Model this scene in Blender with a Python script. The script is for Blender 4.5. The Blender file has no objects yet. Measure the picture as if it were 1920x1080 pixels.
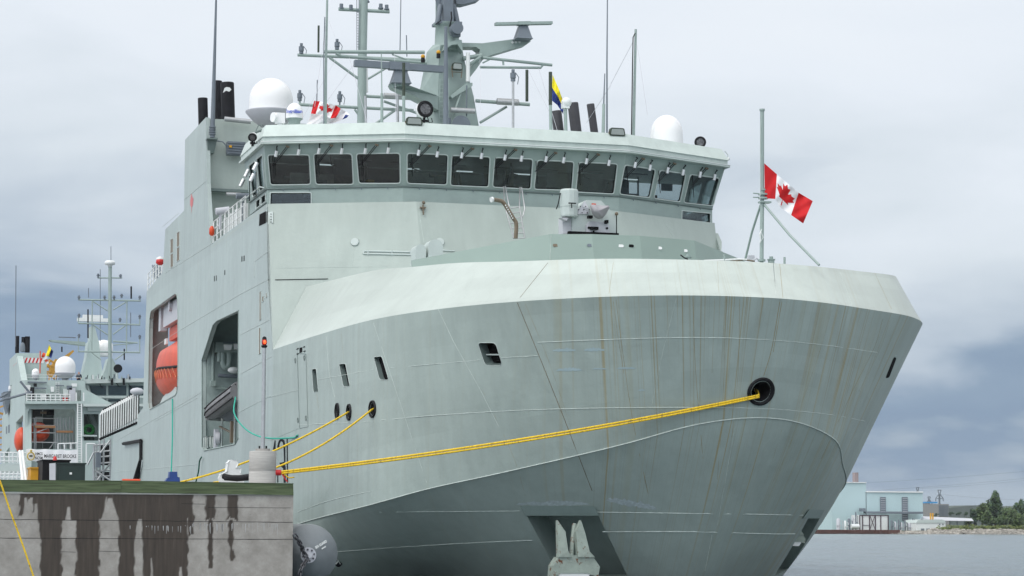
import bpy, bmesh, math, random
from mathutils import Vector, Matrix, noise
from mathutils.geometry import tessellate_polygon
from mathutils.bvhtree import BVHTree
random.seed(7)
S = bpy.context.scene
COL = S.collection
rad = math.radians

# ------------------------------------------------------------------ camera
# world: +Y runs aft along the moored ship, +X to the right, z = 0 at the lens
F = 4300.0; YAW = rad(16.3); PIT = math.atan((987 - 540) / F); ROLL = rad(.2)
D = Vector((math.sin(YAW) * math.cos(PIT), math.cos(YAW) * math.cos(PIT), math.sin(PIT)))
R = Vector((math.cos(YAW), -math.sin(YAW), 0)); U = R.cross(D)
R, U = R * math.cos(ROLL) + U * math.sin(ROLL), U * math.cos(ROLL) - R * math.sin(ROLL)
cam = bpy.data.cameras.new('camera'); co = bpy.data.objects.new('camera', cam); COL.objects.link(co)
m = Matrix((R, U, -D)).transposed().to_4x4(); co.matrix_world = m
cam.sensor_width = 36; cam.lens = 36 * F / 1920; cam.clip_start = .5; cam.clip_end = 12000
S.camera = co

# ------------------------------------------------------------------ light
S.view_settings.view_transform = 'Standard'; S.view_settings.look = 'None'
S.view_settings.exposure = EXPO = 0.17; S.view_settings.gamma = 1
SUN_EL, SUN_AZ = rad(52), rad(238)      # azimuth from +Y towards +X: behind the camera, a little to the left
sun = bpy.data.lights.new('sun', 'SUN'); sun.energy = 1.1; sun.angle = rad(22); sun.color = (1, .96, .9)
so = bpy.data.objects.new('sun', sun); COL.objects.link(so)
sd = Vector((math.sin(SUN_AZ) * math.cos(SUN_EL), math.cos(SUN_AZ) * math.cos(SUN_EL), math.sin(SUN_EL)))
so.rotation_euler = sd.to_track_quat('Z', 'Y').to_euler(); so.location = (0, -20, 60)
W = bpy.data.worlds.new('World'); S.world = W; W.use_nodes = True
nt = W.node_tree; nt.nodes.clear()
def nd(nt, t, **k):
    n = nt.nodes.new(t)
    for a, b in k.items():
        if a.startswith('i_'): n.inputs[a[2:].replace('_', ' ')].default_value = b
        else: setattr(n, a, b)
    return n
def ramp(nt, pts, interp='LINEAR'):
    n = nt.nodes.new('ShaderNodeValToRGB'); cr = n.color_ramp; cr.interpolation = interp
    while len(cr.elements) < len(pts): cr.elements.new(.5)
    for e, (p, c) in zip(cr.elements, pts):
        e.position = p; e.color = (*c, 1) if hasattr(c, '__len__') else (c, c, c, 1)
    return n
def srgb(r, g, b):
    f = lambda c: ((c / 255 + .055) / 1.055) ** 2.4 if c > 10 else c / 255 / 12.92
    return (f(r), f(g), f(b))
L = nt.links.new
tc = nd(nt, 'ShaderNodeTexCoord'); sep = nd(nt, 'ShaderNodeSeparateXYZ'); L(tc.outputs['Generated'], sep.inputs[0])
mp = nd(nt, 'ShaderNodeMapping'); mp.inputs['Scale'].default_value = (1, 1, 3.2); L(tc.outputs['Generated'], mp.inputs[0])
n1 = nd(nt, 'ShaderNodeTexNoise', i_Scale=7.5, i_Detail=5., i_Roughness=.5, i_Distortion=.3); L(mp.outputs[0], n1.inputs['Vector'])
mp2 = nd(nt, 'ShaderNodeMapping'); mp2.inputs['Scale'].default_value = (1, 1, 5); mp2.inputs['Location'].default_value = (.7, .2, .35); L(tc.outputs['Generated'], mp2.inputs[0])
n2 = nd(nt, 'ShaderNodeTexNoise', i_Scale=2.8, i_Detail=3., i_Roughness=.45); L(mp2.outputs[0], n2.inputs['Vector'])
a1 = nd(nt, 'ShaderNodeMath', operation='MULTIPLY_ADD'); L(n1.outputs[0], a1.inputs[0]); a1.inputs[1].default_value = .17; L(sep.outputs[2], a1.inputs[2])
a2 = nd(nt, 'ShaderNodeMath', operation='MULTIPLY_ADD'); L(n2.outputs[0], a2.inputs[0]); a2.inputs[1].default_value = .16; L(a1.outputs[0], a2.inputs[2])
a3 = nd(nt, 'ShaderNodeMath', operation='SUBTRACT'); L(a2.outputs[0], a3.inputs[0]); a3.inputs[1].default_value = .16
skr = ramp(nt, [(0, srgb(152, 168, 184)), (.022, srgb(160, 175, 190)), (.04, srgb(128, 149, 174)), (.062, srgb(136, 156, 179)), (.09, srgb(178, 191, 205)), (.15, srgb(212, 221, 229)), (.21, srgb(226, 233, 241)), (.5, srgb(246, 249, 251))])
L(a3.outputs[0], skr.inputs[0])
sky = nd(nt, 'ShaderNodeTexSky', sky_type='NISHITA', sun_disc=False, sun_elevation=SUN_EL, sun_rotation=SUN_AZ)
bg1 = nd(nt, 'ShaderNodeBackground'); L(sky.outputs[0], bg1.inputs[0]); bg1.inputs[1].default_value = .05
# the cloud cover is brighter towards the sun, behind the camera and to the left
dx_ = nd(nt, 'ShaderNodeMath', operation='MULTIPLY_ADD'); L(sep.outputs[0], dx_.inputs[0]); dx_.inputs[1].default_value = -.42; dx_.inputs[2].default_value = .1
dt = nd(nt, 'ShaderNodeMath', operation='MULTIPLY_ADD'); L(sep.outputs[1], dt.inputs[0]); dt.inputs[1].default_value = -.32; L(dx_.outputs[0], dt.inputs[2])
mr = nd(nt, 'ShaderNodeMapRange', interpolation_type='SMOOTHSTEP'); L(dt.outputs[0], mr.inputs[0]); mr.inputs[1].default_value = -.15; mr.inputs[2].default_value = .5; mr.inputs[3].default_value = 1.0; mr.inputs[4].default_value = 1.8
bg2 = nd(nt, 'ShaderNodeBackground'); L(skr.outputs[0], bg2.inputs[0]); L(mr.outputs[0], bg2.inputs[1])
mx = nd(nt, 'ShaderNodeMixShader'); mx.inputs[0].default_value = .93       # thin share of clear sky behind the cloud
L(bg1.outputs[0], mx.inputs[1]); L(bg2.outputs[0], mx.inputs[2])
wo = nd(nt, 'ShaderNodeOutputWorld'); L(mx.outputs[0], wo.inputs[0])

# ------------------------------------------------------------------ layout helpers
def ray(px, py): return D * F + R * (px - 960) + U * (540 - py)
def at(px, py, X=None, Y=None, Z=None):
    r = ray(px, py)
    k = X / r.x if X is not None else (Y / r.y if Y is not None else Z / r.z)
    return r * k
def onplane(px, py, p0, n):
    r = ray(px, py); return r * (Vector(p0).dot(n) / r.dot(n))
def pxm(Y): return F / (Y / math.cos(YAW))      # rough pixels per metre at depth Y

# ------------------------------------------------------------------ mesh helpers
class MB:
    def __init__(s): s.v = []; s.f = []; s.m = []; s.sm = []; s.mi = 0; s.smooth = False
    def add(s, vs, fs):
        b = len(s.v); s.v += [tuple(v) for v in vs]
        for f in fs: s.f.append([b + i for i in f]); s.m.append(s.mi); s.sm.append(s.smooth)
    def box(s, c, size, rot=None):
        hx, hy, hz = [q / 2 for q in size]; M = rot or Matrix.Identity(3); c = Vector(c)
        vs = [c + M @ Vector((x * hx, y * hy, z * hz)) for x in (-1, 1) for y in (-1, 1) for z in (-1, 1)]
        s.add(vs, [(0, 1, 3, 2), (4, 6, 7, 5), (0, 4, 5, 1), (2, 3, 7, 6), (0, 2, 6, 4), (1, 5, 7, 3)]); return s
    def box2(s, a, b): 
        a, b = Vector(a), Vector(b); return s.box((a + b) / 2, [abs(q) for q in (b - a)])
    def quad(s, *p): s.add(p, [tuple(range(len(p)))]); return s
    def prism(s, poly, vec, holes=()):
        """closed slab: planar polygon (with holes) extruded by vec"""
        vec = Vector(vec); loops = [[Vector(p) for p in poly]] + [[Vector(p) for p in h] for h in holes]
        flat = [p for l in loops for p in l]; n = len(flat)
        tris = tessellate_polygon(loops)
        s.add(flat + [p + vec for p in flat], [tuple(t) for t in tris] + [tuple(n + i for i in reversed(t)) for t in tris])
        b = len(s.v) - 2 * n; o = 0
        for l in loops:
            k = len(l)
            for i in range(k):
                j = (i + 1) % k
                s.f.append([b + o + i, b + o + j, b + n + o + j, b + n + o + i]); s.m.append(s.mi); s.sm.append(False)
            o += k
        return s
    def tube(s, pts, r, n=8, cap=True, r2=None):
        pts = [Vector(p) for p in pts]; k = len(pts); rings = []
        up = None
        for i, p in enumerate(pts):
            t = (pts[min(i + 1, k - 1)] - pts[max(i - 1, 0)]).normalized()
            if up is None: up = t.orthogonal().normalized()
            else: up = (up - t * up.dot(t)).normalized()
            sd_ = t.cross(up); rr = r if r2 is None else r + (r2 - r) * i / (k - 1)
            if hasattr(r, '__len__'): rr = r[i]
            rings.append([p + (up * math.cos(a) + sd_ * math.sin(a)) * rr for a in [2 * math.pi * j / n for j in range(n)]])
        vs = [v for g in rings for v in g]
        fs = [(i * n + j, i * n + (j + 1) % n, (i + 1) * n + (j + 1) % n, (i + 1) * n + j) for i in range(k - 1) for j in range(n)]
        o = s.smooth; s.smooth = n > 5; s.add(vs, fs); s.smooth = o
        if cap: s.add(rings[0], [tuple(range(n))[::-1]]); s.add(rings[-1], [tuple(range(n))])
        return s
    def cyl(s, c, r, h, n=20, r2=None, axis=(0, 0, 1)):
        c = Vector(c); a = Vector(axis).normalized(); return s.tube([c, c + a * h], r, n, True, r2 if r2 is not None else r)
    def lathe(s, c, prof, n=24, axis=(0, 0, 1), caps=True):
        c = Vector(c); a = Vector(axis).normalized(); u = a.orthogonal().normalized(); w = a.cross(u)
        vs = [c + a * z + (u * math.cos(2 * math.pi * j / n) + w * math.sin(2 * math.pi * j / n)) * r for r, z in prof for j in range(n)]
        k = len(prof)
        o = s.smooth; s.smooth = True
        s.add(vs, [(i * n + j, i * n + (j + 1) % n, (i + 1) * n + (j + 1) % n, (i + 1) * n + j) for i in range(k - 1) for j in range(n)]); s.smooth = o
        if caps: s.add(vs[:n], [tuple(range(n))[::-1]]); s.add(vs[-n:], [tuple(range(n))])
        return s
    def sphere(s, c, r, n=16, sc=(1, 1, 1)):
        c = Vector(c); vs = []; k = n // 2
        for i in range(k + 1):
            t = math.pi * i / k
            for j in range(n):
                a = 2 * math.pi * j / n
                vs.append(c + Vector((r * sc[0] * math.sin(t) * math.cos(a), r * sc[1] * math.sin(t) * math.sin(a), r * sc[2] * math.cos(t))))
        o = s.smooth; s.smooth = True
        s.add(vs, [(i * n + j, (i + 1) * n + j, (i + 1) * n + (j + 1) % n, i * n + (j + 1) % n) for i in range(k) for j in range(n)]); s.smooth = o
        return s
    def build(s, name, mat, parent=None, label=None, cat=None, group=None, kind=None):
        me = bpy.data.meshes.new(name)
        off = Vector((0, 0, 0))
        if parent is None and s.v and kind != 'structure':
            xs, ys, zs = zip(*s.v); off = Vector(((min(xs) + max(xs)) / 2, (min(ys) + max(ys)) / 2, min(zs)))
        me.from_pydata([Vector(v) - off for v in s.v], [], s.f)
        mats = mat if isinstance(mat, (list, tuple)) else [mat]
        for q in mats: me.materials.append(q)
        me.polygons.foreach_set('material_index', s.m); me.polygons.foreach_set('use_smooth', s.sm)
        me.validate(); me.update()
        o = bpy.data.objects.new(name, me); COL.objects.link(o); o.location = off
        attach(o, parent); tag(o, label, cat, group, kind)
        return o
def attach(o, parent):
    if parent is None: return
    o.parent = parent
    if parent.type == 'EMPTY': o.matrix_parent_inverse = Matrix.Translation(-parent.location)
def tag(o, label=None, cat=None, group=None, kind=None):
    if label: o['label'] = label
    if cat: o['category'] = cat
    if group: o['group'] = group
    if kind: o['kind'] = kind
    return o
def empty(name, loc, label, cat, group=None):
    o = bpy.data.objects.new(name, None); COL.objects.link(o); o.location = loc; o.empty_display_size = .3
    return tag(o, label, cat, group)
def text_mesh(txt, size, font_shear=0, bold=0.0, ext=.004):
    cu = bpy.data.curves.new('t', 'FONT'); cu.body = txt; cu.size = size; cu.align_x = 'CENTER'; cu.align_y = 'CENTER'; cu.offset = bold; cu.extrude = ext
    ob = bpy.data.objects.new('t', cu); COL.objects.link(ob)
    dg = bpy.context.evaluated_depsgraph_get(); me = bpy.data.meshes.new_from_object(ob.evaluated_get(dg))
    bpy.data.objects.remove(ob); return me
def put_text(mb, txt, size, c, right, up, bold=0., sx=1., ext=.004):
    me = text_mesh(txt, size, 0, bold, ext); right = Vector(right).normalized(); up = Vector(up).normalized(); nn = right.cross(up)
    vs = [Vector(c) + right * v.co.x * sx + up * v.co.y + nn * v.co.z for v in me.vertices]
    mb.add(vs, [tuple(p.vertices) for p in me.polygons]); bpy.data.meshes.remove(me)
def catmull(P, n):
    P = [Vector(p) for p in P]; out = []
    Q = [P[0] * 2 - P[1]] + P + [P[-1] * 2 - P[-2]]
    for i in range(len(P) - 1):
        a, b, c, d = Q[i:i + 4]
        for k in range(n):
            t = k / n
            out.append(.5 * ((2 * b) + (c - a) * t + (2 * a - 5 * b + 4 * c - d) * t * t + (3 * b - a - 3 * c + d) * t ** 3))
    return out + [P[-1]]
def sag(a, b, h, n=16):
    a, b = Vector(a), Vector(b)
    return [a.lerp(b, i / n) - Vector((0, 0, h * 4 * (i / n) * (1 - i / n))) for i in range(n + 1)]
def rrect(c4, r, n=3):
    """rounded quad: corner radius r (m) along the edges"""
    out = []
    for i in range(4):
        p = Vector(c4[i]); a = (Vector(c4[i - 1]) - p); b = (Vector(c4[(i + 1) % 4]) - p)
        pa, pb = p + a.normalized() * min(r, a.length * .45), p + b.normalized() * min(r, b.length * .45)
        for k in range(n + 1):
            t = k / n; out.append(pa * (1 - t) ** 2 + p * 2 * t * (1 - t) + pb * t * t)
    return out
def inpoly(x, y, P):
    c = False; j = len(P) - 1
    for i in range(len(P)):
        if (P[i][1] > y) != (P[j][1] > y) and x < (P[j][0] - P[i][0]) * (y - P[i][1]) / (P[j][1] - P[i][1]) + P[i][0]: c = not c
        j = i
    return c

# ------------------------------------------------------------------ materials
def mat_base(name, rough=.5, metal=0., spec=.5):
    mt = bpy.data.materials.new(name); mt.use_nodes = True; t = mt.node_tree; b = t.nodes['Principled BSDF']
    b.inputs['Roughness'].default_value = rough; b.inputs['Metallic'].default_value = metal; b.inputs['Specular IOR Level'].default_value = spec
    return mt, t, b
def plain(name, col, rough=.5, metal=0., var=.12, scale=2.5, bump=0., spec=.5, stretch=(1, 1, 1)):
    mt, t, b = mat_base(name, rough, metal, spec); L = t.links.new
    tc = nd(t, 'ShaderNodeTexCoord'); mp = nd(t, 'ShaderNodeMapping'); mp.inputs['Scale'].default_value = stretch; L(tc.outputs['Object'], mp.inputs[0])
    n = nd(t, 'ShaderNodeTexNoise', i_Scale=scale, i_Detail=6., i_Roughness=.6); L(mp.outputs[0], n.inputs['Vector'])
    r = ramp(t, [(.25, tuple(c * (1 - var) for c in col)), (.75, tuple(min(1, c * (1 + var)) for c in col))]); L(n.outputs[0], r.inputs[0]); L(r.outputs[0], b.inputs['Base Color'])
    if bump:
        bp = nd(t, 'ShaderNodeBump', i_Strength=bump, i_Distance=.02); L(n.outputs[0], bp.inputs['Height']); L(bp.outputs[0], b.inputs['Normal'])
    return mt
def paint(name, col, rust=.0, plates=True, uvrust=False, wash=.5, ramt=1.):
    """ship paint: faint plate tone steps, vertical wash marks, dents, optional rust runs"""
    mt, t, b = mat_base(name, .42, 0, .4); L = t.links.new
    tc = nd(t, 'ShaderNodeTexCoord')
    m1 = nd(t, 'ShaderNodeMapping'); m1.inputs['Scale'].default_value = (1.6, 1.6, .16); L(tc.outputs['Object'], m1.inputs[0])
    n1 = nd(t, 'ShaderNodeTexNoise', i_Scale=1.3, i_Detail=7., i_Roughness=.65); L(m1.outputs[0], n1.inputs['Vector'])
    n3 = nd(t, 'ShaderNodeTexNoise', i_Scale=.35, i_Detail=3.); L(tc.outputs['Object'], n3.inputs['Vector'])
    r1 = ramp(t, [(.3, 1 - .10 * wash * 2), (.7, 1 + .06 * wash * 2)]); L(n1.outputs[0], r1.inputs[0])
    r3 = ramp(t, [(.3, .94), (.7, 1.04)]); L(n3.outputs[0], r3.inputs[0])
    mA = nd(t, 'ShaderNodeMix', data_type='RGBA', blend_type='MULTIPLY'); mA.inputs[0].default_value = 1
    mA.inputs[6].default_value = (*col, 1); L(r1.outputs[0], mA.inputs[7])
    mB = nd(t, 'ShaderNodeMix', data_type='RGBA', blend_type='MULTIPLY'); mB.inputs[0].default_value = 1
    L(mA.outputs[2], mB.inputs[6]); L(r3.outputs[0], mB.inputs[7]); cur = mB.outputs[2]
    if plates:      # tone steps from plate to plate
        m2 = nd(t, 'ShaderNodeMapping'); L(tc.outputs['UV' if uvrust else 'Object'], m2.inputs[0])
        m2.inputs['Scale'].default_value = (26, .95, 1) if uvrust else (1, 1, 1)
        if not uvrust: m2.inputs['Rotation'].default_value = (rad(90), 0, rad(90))
        br = nd(t, 'ShaderNodeTexBrick', i_Scale=1. if uvrust else .5, i_Mortar_Size=.0)
        br.inputs['Color1'].default_value = (.93, .93, .93, 1); br.inputs['Color2'].default_value = (1.03, 1.03, 1.03, 1); br.inputs['Brick Width'].default_value = 3.1; br.inputs['Row Height'].default_value = .52 if uvrust else 1.1
        L(m2.outputs[0], br.inputs['Vector'])
        mC = nd(t, 'ShaderNodeMix', data_type='RGBA', blend_type='MULTIPLY'); mC.inputs[0].default_value = .8; L(cur, mC.inputs[6]); L(br.outputs[0], mC.inputs[7]); cur = mC.outputs[2]
    if uvrust:
        su = nd(t, 'ShaderNodeSeparateXYZ'); L(tc.outputs['UV'], su.inputs[0])
        def streak(scu, scv, lo, hi, colr, amt, mlo, mhi, loc=0):
            nonlocal cur
            wv = nd(t, 'ShaderNodeMapping'); wv.inputs['Scale'].default_value = (scu, scv, 1); wv.inputs['Location'].default_value = (loc, loc, 0); L(tc.outputs['UV'], wv.inputs[0])
            ns = nd(t, 'ShaderNodeTexNoise', i_Scale=1., i_Detail=2., i_Roughness=.5, i_Distortion=.0); L(wv.outputs[0], ns.inputs['Vector'])
            rr = ramp(t, [(lo, 0), (hi, 1)]); L(ns.outputs[0], rr.inputs[0])
            mk = ramp(t, [(mlo - .06, .08), (mlo, 1), (mhi, 1), (mhi + .08, .15)]); L(su.outputs[0], mk.inputs[0])
            q = nd(t, 'ShaderNodeMath', operation='MULTIPLY'); L(rr.outputs[0], q.inputs[0]); L(mk.outputs[0], q.inputs[1])
            wf = nd(t, 'ShaderNodeMapping'); wf.inputs['Scale'].default_value = (14, .3, 1); L(tc.outputs['UV'], wf.inputs[0]); fd = nd(t, 'ShaderNodeTexNoise', i_Scale=1., i_Detail=2.); L(wf.outputs[0], fd.inputs['Vector'])
            q1 = nd(t, 'ShaderNodeMath', operation='MULTIPLY'); L(q.outputs[0], q1.inputs[0]); L(fd.outputs[0], q1.inputs[1])
            q2 = nd(t, 'ShaderNodeMath', operation='MULTIPLY', use_clamp=True); L(q1.outputs[0], q2.inputs[0]); q2.inputs[1].default_value = amt * 2 * ramt
            mm = nd(t, 'ShaderNodeMix', data_type='RGBA'); L(q2.outputs[0], mm.inputs[0]); L(cur, mm.inputs[6]); mm.inputs[7].default_value = (*colr, 1); cur = mm.outputs[2]
        streak(620, .05, .60, .66, (.27, .205, .085), .50, .40, .68)
        streak(210, .035, .62, .68, (.33, .255, .105), .55, .36, .74, 3.3)
        streak(52, .03, .60, .70, (.33, .30, .165), .42, .30, .80, 9.1)
        streak(900, .08, .56, .75, (.20, .19, .13), .28, .36, .72, 5.7)
    if rust:
        m4 = nd(t, 'ShaderNodeMapping'); m4.inputs['Scale'].default_value = (5, 5, .25); L(tc.outputs['Object'], m4.inputs[0])
        n4 = nd(t, 'ShaderNodeTexNoise', i_Scale=1.5, i_Detail=4.); L(m4.outputs[0], n4.inputs['Vector'])
        r4 = ramp(t, [(.66, 0), (.76, rust)]); L(n4.outputs[0], r4.inputs[0])
        mm = nd(t, 'ShaderNodeMix', data_type='RGBA'); L(r4.outputs[0], mm.inputs[0]); L(cur, mm.inputs[6]); mm.inputs[7].default_value = (.30, .22, .10, 1); cur = mm.outputs[2]
    L(cur, b.inputs['Base Color'])
    nb = nd(t, 'ShaderNodeTexNoise', i_Scale=1.1, i_Detail=4.); L(tc.outputs['Object'], nb.inputs['Vector'])
    bp = nd(t, 'ShaderNodeBump', i_Strength=.5, i_Distance=.06); L(nb.outputs[0], bp.inputs['Height']); L(bp.outputs[0], b.inputs['Normal'])
    return mt
GREY = (.375, .455, .44)
M = dict(
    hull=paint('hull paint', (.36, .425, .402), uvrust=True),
    hullside=paint('ship side paint', (.39, .457, .447), rust=.35),
    house=paint('deckhouse paint', (.385, .442, .414), plates=False, wash=.35),
    trim=plain('grey green trim paint', (.28, .35, .332), .45, var=.08),
    light=plain('pale grey paint', (.48, .54, .525), .45, var=.06),
    bwater=plain('breakwater paint', (.25, .325, .295), .5, var=.05, scale=.6),
    seam=plain('weld seam paint', (.52, .58, .55), .5, var=.25, scale=6),
    seamside=plain('side seam paint', (.50, .56, .545), .5, var=.1),
    seamdark=plain('rusty seam', (.16, .12, .07), .7, var=.4, scale=4),
    dark=plain('dark opening', (.008, .008, .009), .9, spec=.1),
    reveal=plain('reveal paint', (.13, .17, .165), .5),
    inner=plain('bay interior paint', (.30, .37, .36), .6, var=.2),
    slate=plain('slate grey equipment', (.145, .17, .20), .5, var=.1, spec=.3),
    black=plain('black rubber', (.010, .010, .012), .6, var=.3, spec=.2),
    funnel=plain('sooty black funnel', (.008, .008, .011), .6, var=.5, scale=3, spec=.2),
    white=plain('white gelcoat', (.80, .80, .81), .25, var=.02),
    whitep=plain('white paint', (.70, .72, .72), .4, var=.05),
    dish=plain('grey dome underside', (.48, .49, .53), .5, var=.05),
    steel=plain('galvanised steel', (.42, .43, .44), .38, .6, var=.15, scale=8),
    chrome=plain('bright metal', (.75, .75, .76), .3, .5, var=.05),
    brown=plain('tan pipe', (.16, .125, .085), .5, var=.2),
    canvas=plain('grey canvas', (.30, .29, .31), .85, var=.12, scale=4, bump=.5),
    red=plain('red paint', (.55, .02, .02), .4),
    flagred=plain('red flag cloth', (.56, .004, .008), .75, var=.06),
    flagwhite=plain('white flag cloth', (.78, .78, .80), .75, var=.03),
    flagyel=plain('yellow flag cloth', (.85, .72, .02), .75, var=.05),
    flagblue=plain('blue flag cloth', (.01, .03, .18), .75, var=.05),
    orange=plain('orange lifeboat shell', (.60, .058, .010), .4, var=.15, scale=1.5),
    rib=plain('grey inflatable rubber', (.20, .20, .21), .6, var=.25, scale=2),
    ropey=plain('yellow mooring rope', (.76, .50, .02), .75, var=.35, scale=30, bump=.6),
    ropet=plain('teal rope', (.03, .38, .29), .75, var=.2, scale=20),
    roped=plain('dark green rope', (.01, .09, .06), .8, var=.2),
    chain=plain('chain steel', (.10, .10, .11), .45, .7, var=.4, scale=12),
    olive=plain('olive antenna cover', (.03, .045, .03), .55, var=.2),
    fender=plain('grey foam fender', (.20, .22, .235), .55, var=.15, scale=2),
    blue=plain('blue paint', (.01, .045, .20), .4),
    bluetxt=plain('blue lettering', (.02, .06, .45), .4),
    yellow=plain('yellow paint', (.60, .30, .01), .5, var=.15),
    craney=plain('ochre crane paint', (.45, .24, .03), .6, var=.3),
    green=plain('dark green container paint', (.004, .018, .015), .4, var=.25),
    anchor=plain('anchor paint', (.34, .41, .365), .6, var=.25, scale=5),
    wood=plain('interior wood', (.35, .17, .07), .5),
    letter=plain('black lettering', (.010, .011, .015), .8, spec=.1),
    ochre=plain('ochre rust run', (.27, .20, .085), .7, var=.4, scale=3),
)
def emis(name, col, st):
    mt, t, b = mat_base(name); b.inputs['Base Color'].default_value = (*col, 1); b.inputs['Emission Color'].default_value = (*col, 1); b.inputs['Emission Strength'].default_value = st; return mt
def rusty(name, col, lo=.56, hi=.62, sc=7.):
    mt = plain(name, col, .65, var=.2, scale=4); t = mt.node_tree; L = t.links.new; b = t.nodes['Principled BSDF']; src = b.inputs['Base Color'].links[0].from_socket
    tc = nd(t, 'ShaderNodeTexCoord'); n = nd(t, 'ShaderNodeTexNoise', i_Scale=sc, i_Detail=6., i_Roughness=.7); L(tc.outputs['Object'], n.inputs['Vector']); r = ramp(t, [(lo, 0), (hi, 1)]); L(n.outputs[0], r.inputs[0])
    m = nd(t, 'ShaderNodeMix', data_type='RGBA'); L(r.outputs[0], m.inputs[0]); L(src, m.inputs[6]); m.inputs[7].default_value = (.12, .045, .018, 1); L(m.outputs[2], b.inputs['Base Color']); return mt
M['anchor'] = rusty('anchor paint with rust', (.27, .32, .285), .57, .62, 6.)
def ropemat(m_):
    t = m_.node_tree; L = t.links.new; b = t.nodes['Principled BSDF']; src = b.inputs['Base Color'].links[0].from_socket
    tc = nd(t, 'ShaderNodeTexCoord'); n = nd(t, 'ShaderNodeTexNoise', i_Scale=22., i_Detail=2.); L(tc.outputs['Object'], n.inputs['Vector']); r = ramp(t, [(.60, 0), (.66, .75)]); L(n.outputs[0], r.inputs[0])
    m = nd(t, 'ShaderNodeMix', data_type='RGBA'); L(r.outputs[0], m.inputs[0]); L(src, m.inputs[6]); m.inputs[7].default_value = (.16, .10, .03, 1); L(m.outputs[2], b.inputs['Base Color'])
ropemat(M['ropey'])
M['beacon'] = emis('lit red beacon', (1, .09, .02), 1.6)
M['lampwarm'] = emis('lit warm lamp', (1, .55, .2), 2.)
def glassy(name, tint, fac=.55):
    mt, t, b = mat_base(name); L = t.links.new; t.nodes.remove(b)
    tr = nd(t, 'ShaderNodeBsdfTransparent'); tr.inputs[0].default_value = (*tint, 1)
    gl = nd(t, 'ShaderNodeBsdfGlossy', i_Roughness=.03); gl.inputs[0].default_value = (.9, .95, 1, 1)
    lw = nd(t, 'ShaderNodeLayerWeight', i_Blend=.5); pw = nd(t, 'ShaderNodeMath', operation='POWER'); L(lw.outputs['Facing'], pw.inputs[0]); pw.inputs[1].default_value = 3.; fr = nd(t, 'ShaderNodeMath', operation='MULTIPLY_ADD'); L(pw.outputs[0], fr.inputs[0]); fr.inputs[1].default_value = .6; fr.inputs[2].default_value = .05; mx = nd(t, 'ShaderNodeMixShader'); L(fr.outputs[0], mx.inputs[0]); L(tr.outputs[0], mx.inputs[1]); L(gl.outputs[0], mx.inputs[2])
    L(mx.outputs[0], t.nodes['Material Output'].inputs[0]); return mt
M['glass'] = glassy('tinted bridge glass', (.62, .68, .68))
M['darkglass'] = plain('dark window glass', (.02, .045, .05), .08, var=.2)
# ================================================================== SHIP IN THE FOREGROUND
SX = 16.06          # plane of the starboard side
SHIP = empty('warship', (25.56, 110, -1.8), 'large pale grey naval ship with rust-streaked bow towards the viewer, filling the photo', 'ship')
K = [(16.06, 88, 6.81), (15.98, 79, 6.66), (16.3, 72, 6.6), (17.3, 68, 6.6), (18.9, 64.8, 6.6), (21.1, 62.4, 6.6), (23.3, 61.3, 6.6), (25.56, 61.05, 6.58), (27.6, 61.85, 6.58), (29.85, 63.4, 6.58), (32.2, 65.4, 6.6), (34.0, 68.3, 6.6), (35.0, 72.6, 6.6), (35.1, 79, 6.66), (35.06, 88, 6.81)]
C_ = [(16.06, 88, -.3), (16.06, 80, .2), (16.3, 72, .65), (17.6, 69.3, 1.15), (19.2, 66.8, 1.6), (21.9, 64, 2.35), (23.9, 62.9, 2.95), (25.56, 62.5, 3.18), (27.2, 62.9, 3.1), (29, 64.2, 2.65), (30.2, 66.3, 2.0), (31.6, 69.2, 1.4), (32.6, 73.2, .8), (33.4, 79.5, .25), (34.2, 88, -.3)]
W_ = [(16.4, 88, -1.7), (16.9, 82, -1.7), (18.9, 76, -1.7), (20, 72.8, -1.7), (21.2, 70, -1.7), (22.9, 68, -1.7), (24.3, 66.8, -1.7), (25.56, 66.3, -1.7), (26.6, 66.9, -1.7), (28, 68, -1.7), (29.5, 70, -1.7), (30.9, 73, -1.7), (32., 77, -1.7), (32.8, 82, -1.7), (33.6, 88, -1.7)]
T_ = [(17.35, 88, 9.32), (17.95, 79.2, 9.02), (18.15, 74.5, 8.65), (18.6, 69.8, 8.3), (19.65, 67.2, 8.1), (21.6, 64.3, 7.93), (23.8, 63.1, 7.85), (25.9, 62.8, 7.82), (28, 63.5, 7.85), (30, 64.8, 7.92), (32.0, 66.3, 8), (33.05, 68.8, 8.2), (33.1, 73.5, 8.6), (33, 80, 9.1), (32.8, 88, 9.7)]
SUB = 6
cT, cK, cC, cW = [catmull(q, SUB) for q in (T_, K, C_, W_)]
cB = [Vector((25.56 + (p.x - 25.56) * .75, p.y + 3.2 if p.y < 86 else p.y, -4.6)) for p in cW]
for c in (cT, cK, cC, cW, cB):
    c[0].y = c[-1].y = 88.0
NU = len(cK)
rows = []; vv = []
def seg(a, b, n, v0, v1, bow=0):
    for i in range(n):
        t = i / n
        rows.append([p.lerp(q, t) + Vector((0, 0, 0)) for p, q in zip(a, b)]); vv.append(v0 + (v1 - v0) * t)
seg(cB, cW, 2, -3, 0); seg(cW, cC, 5, 0, 3.); seg(cC, cK, 6, 3., 7.5); seg(cK, cT, 3, 7.5, 9.5); rows.append(cT); vv.append(9.5)
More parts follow.
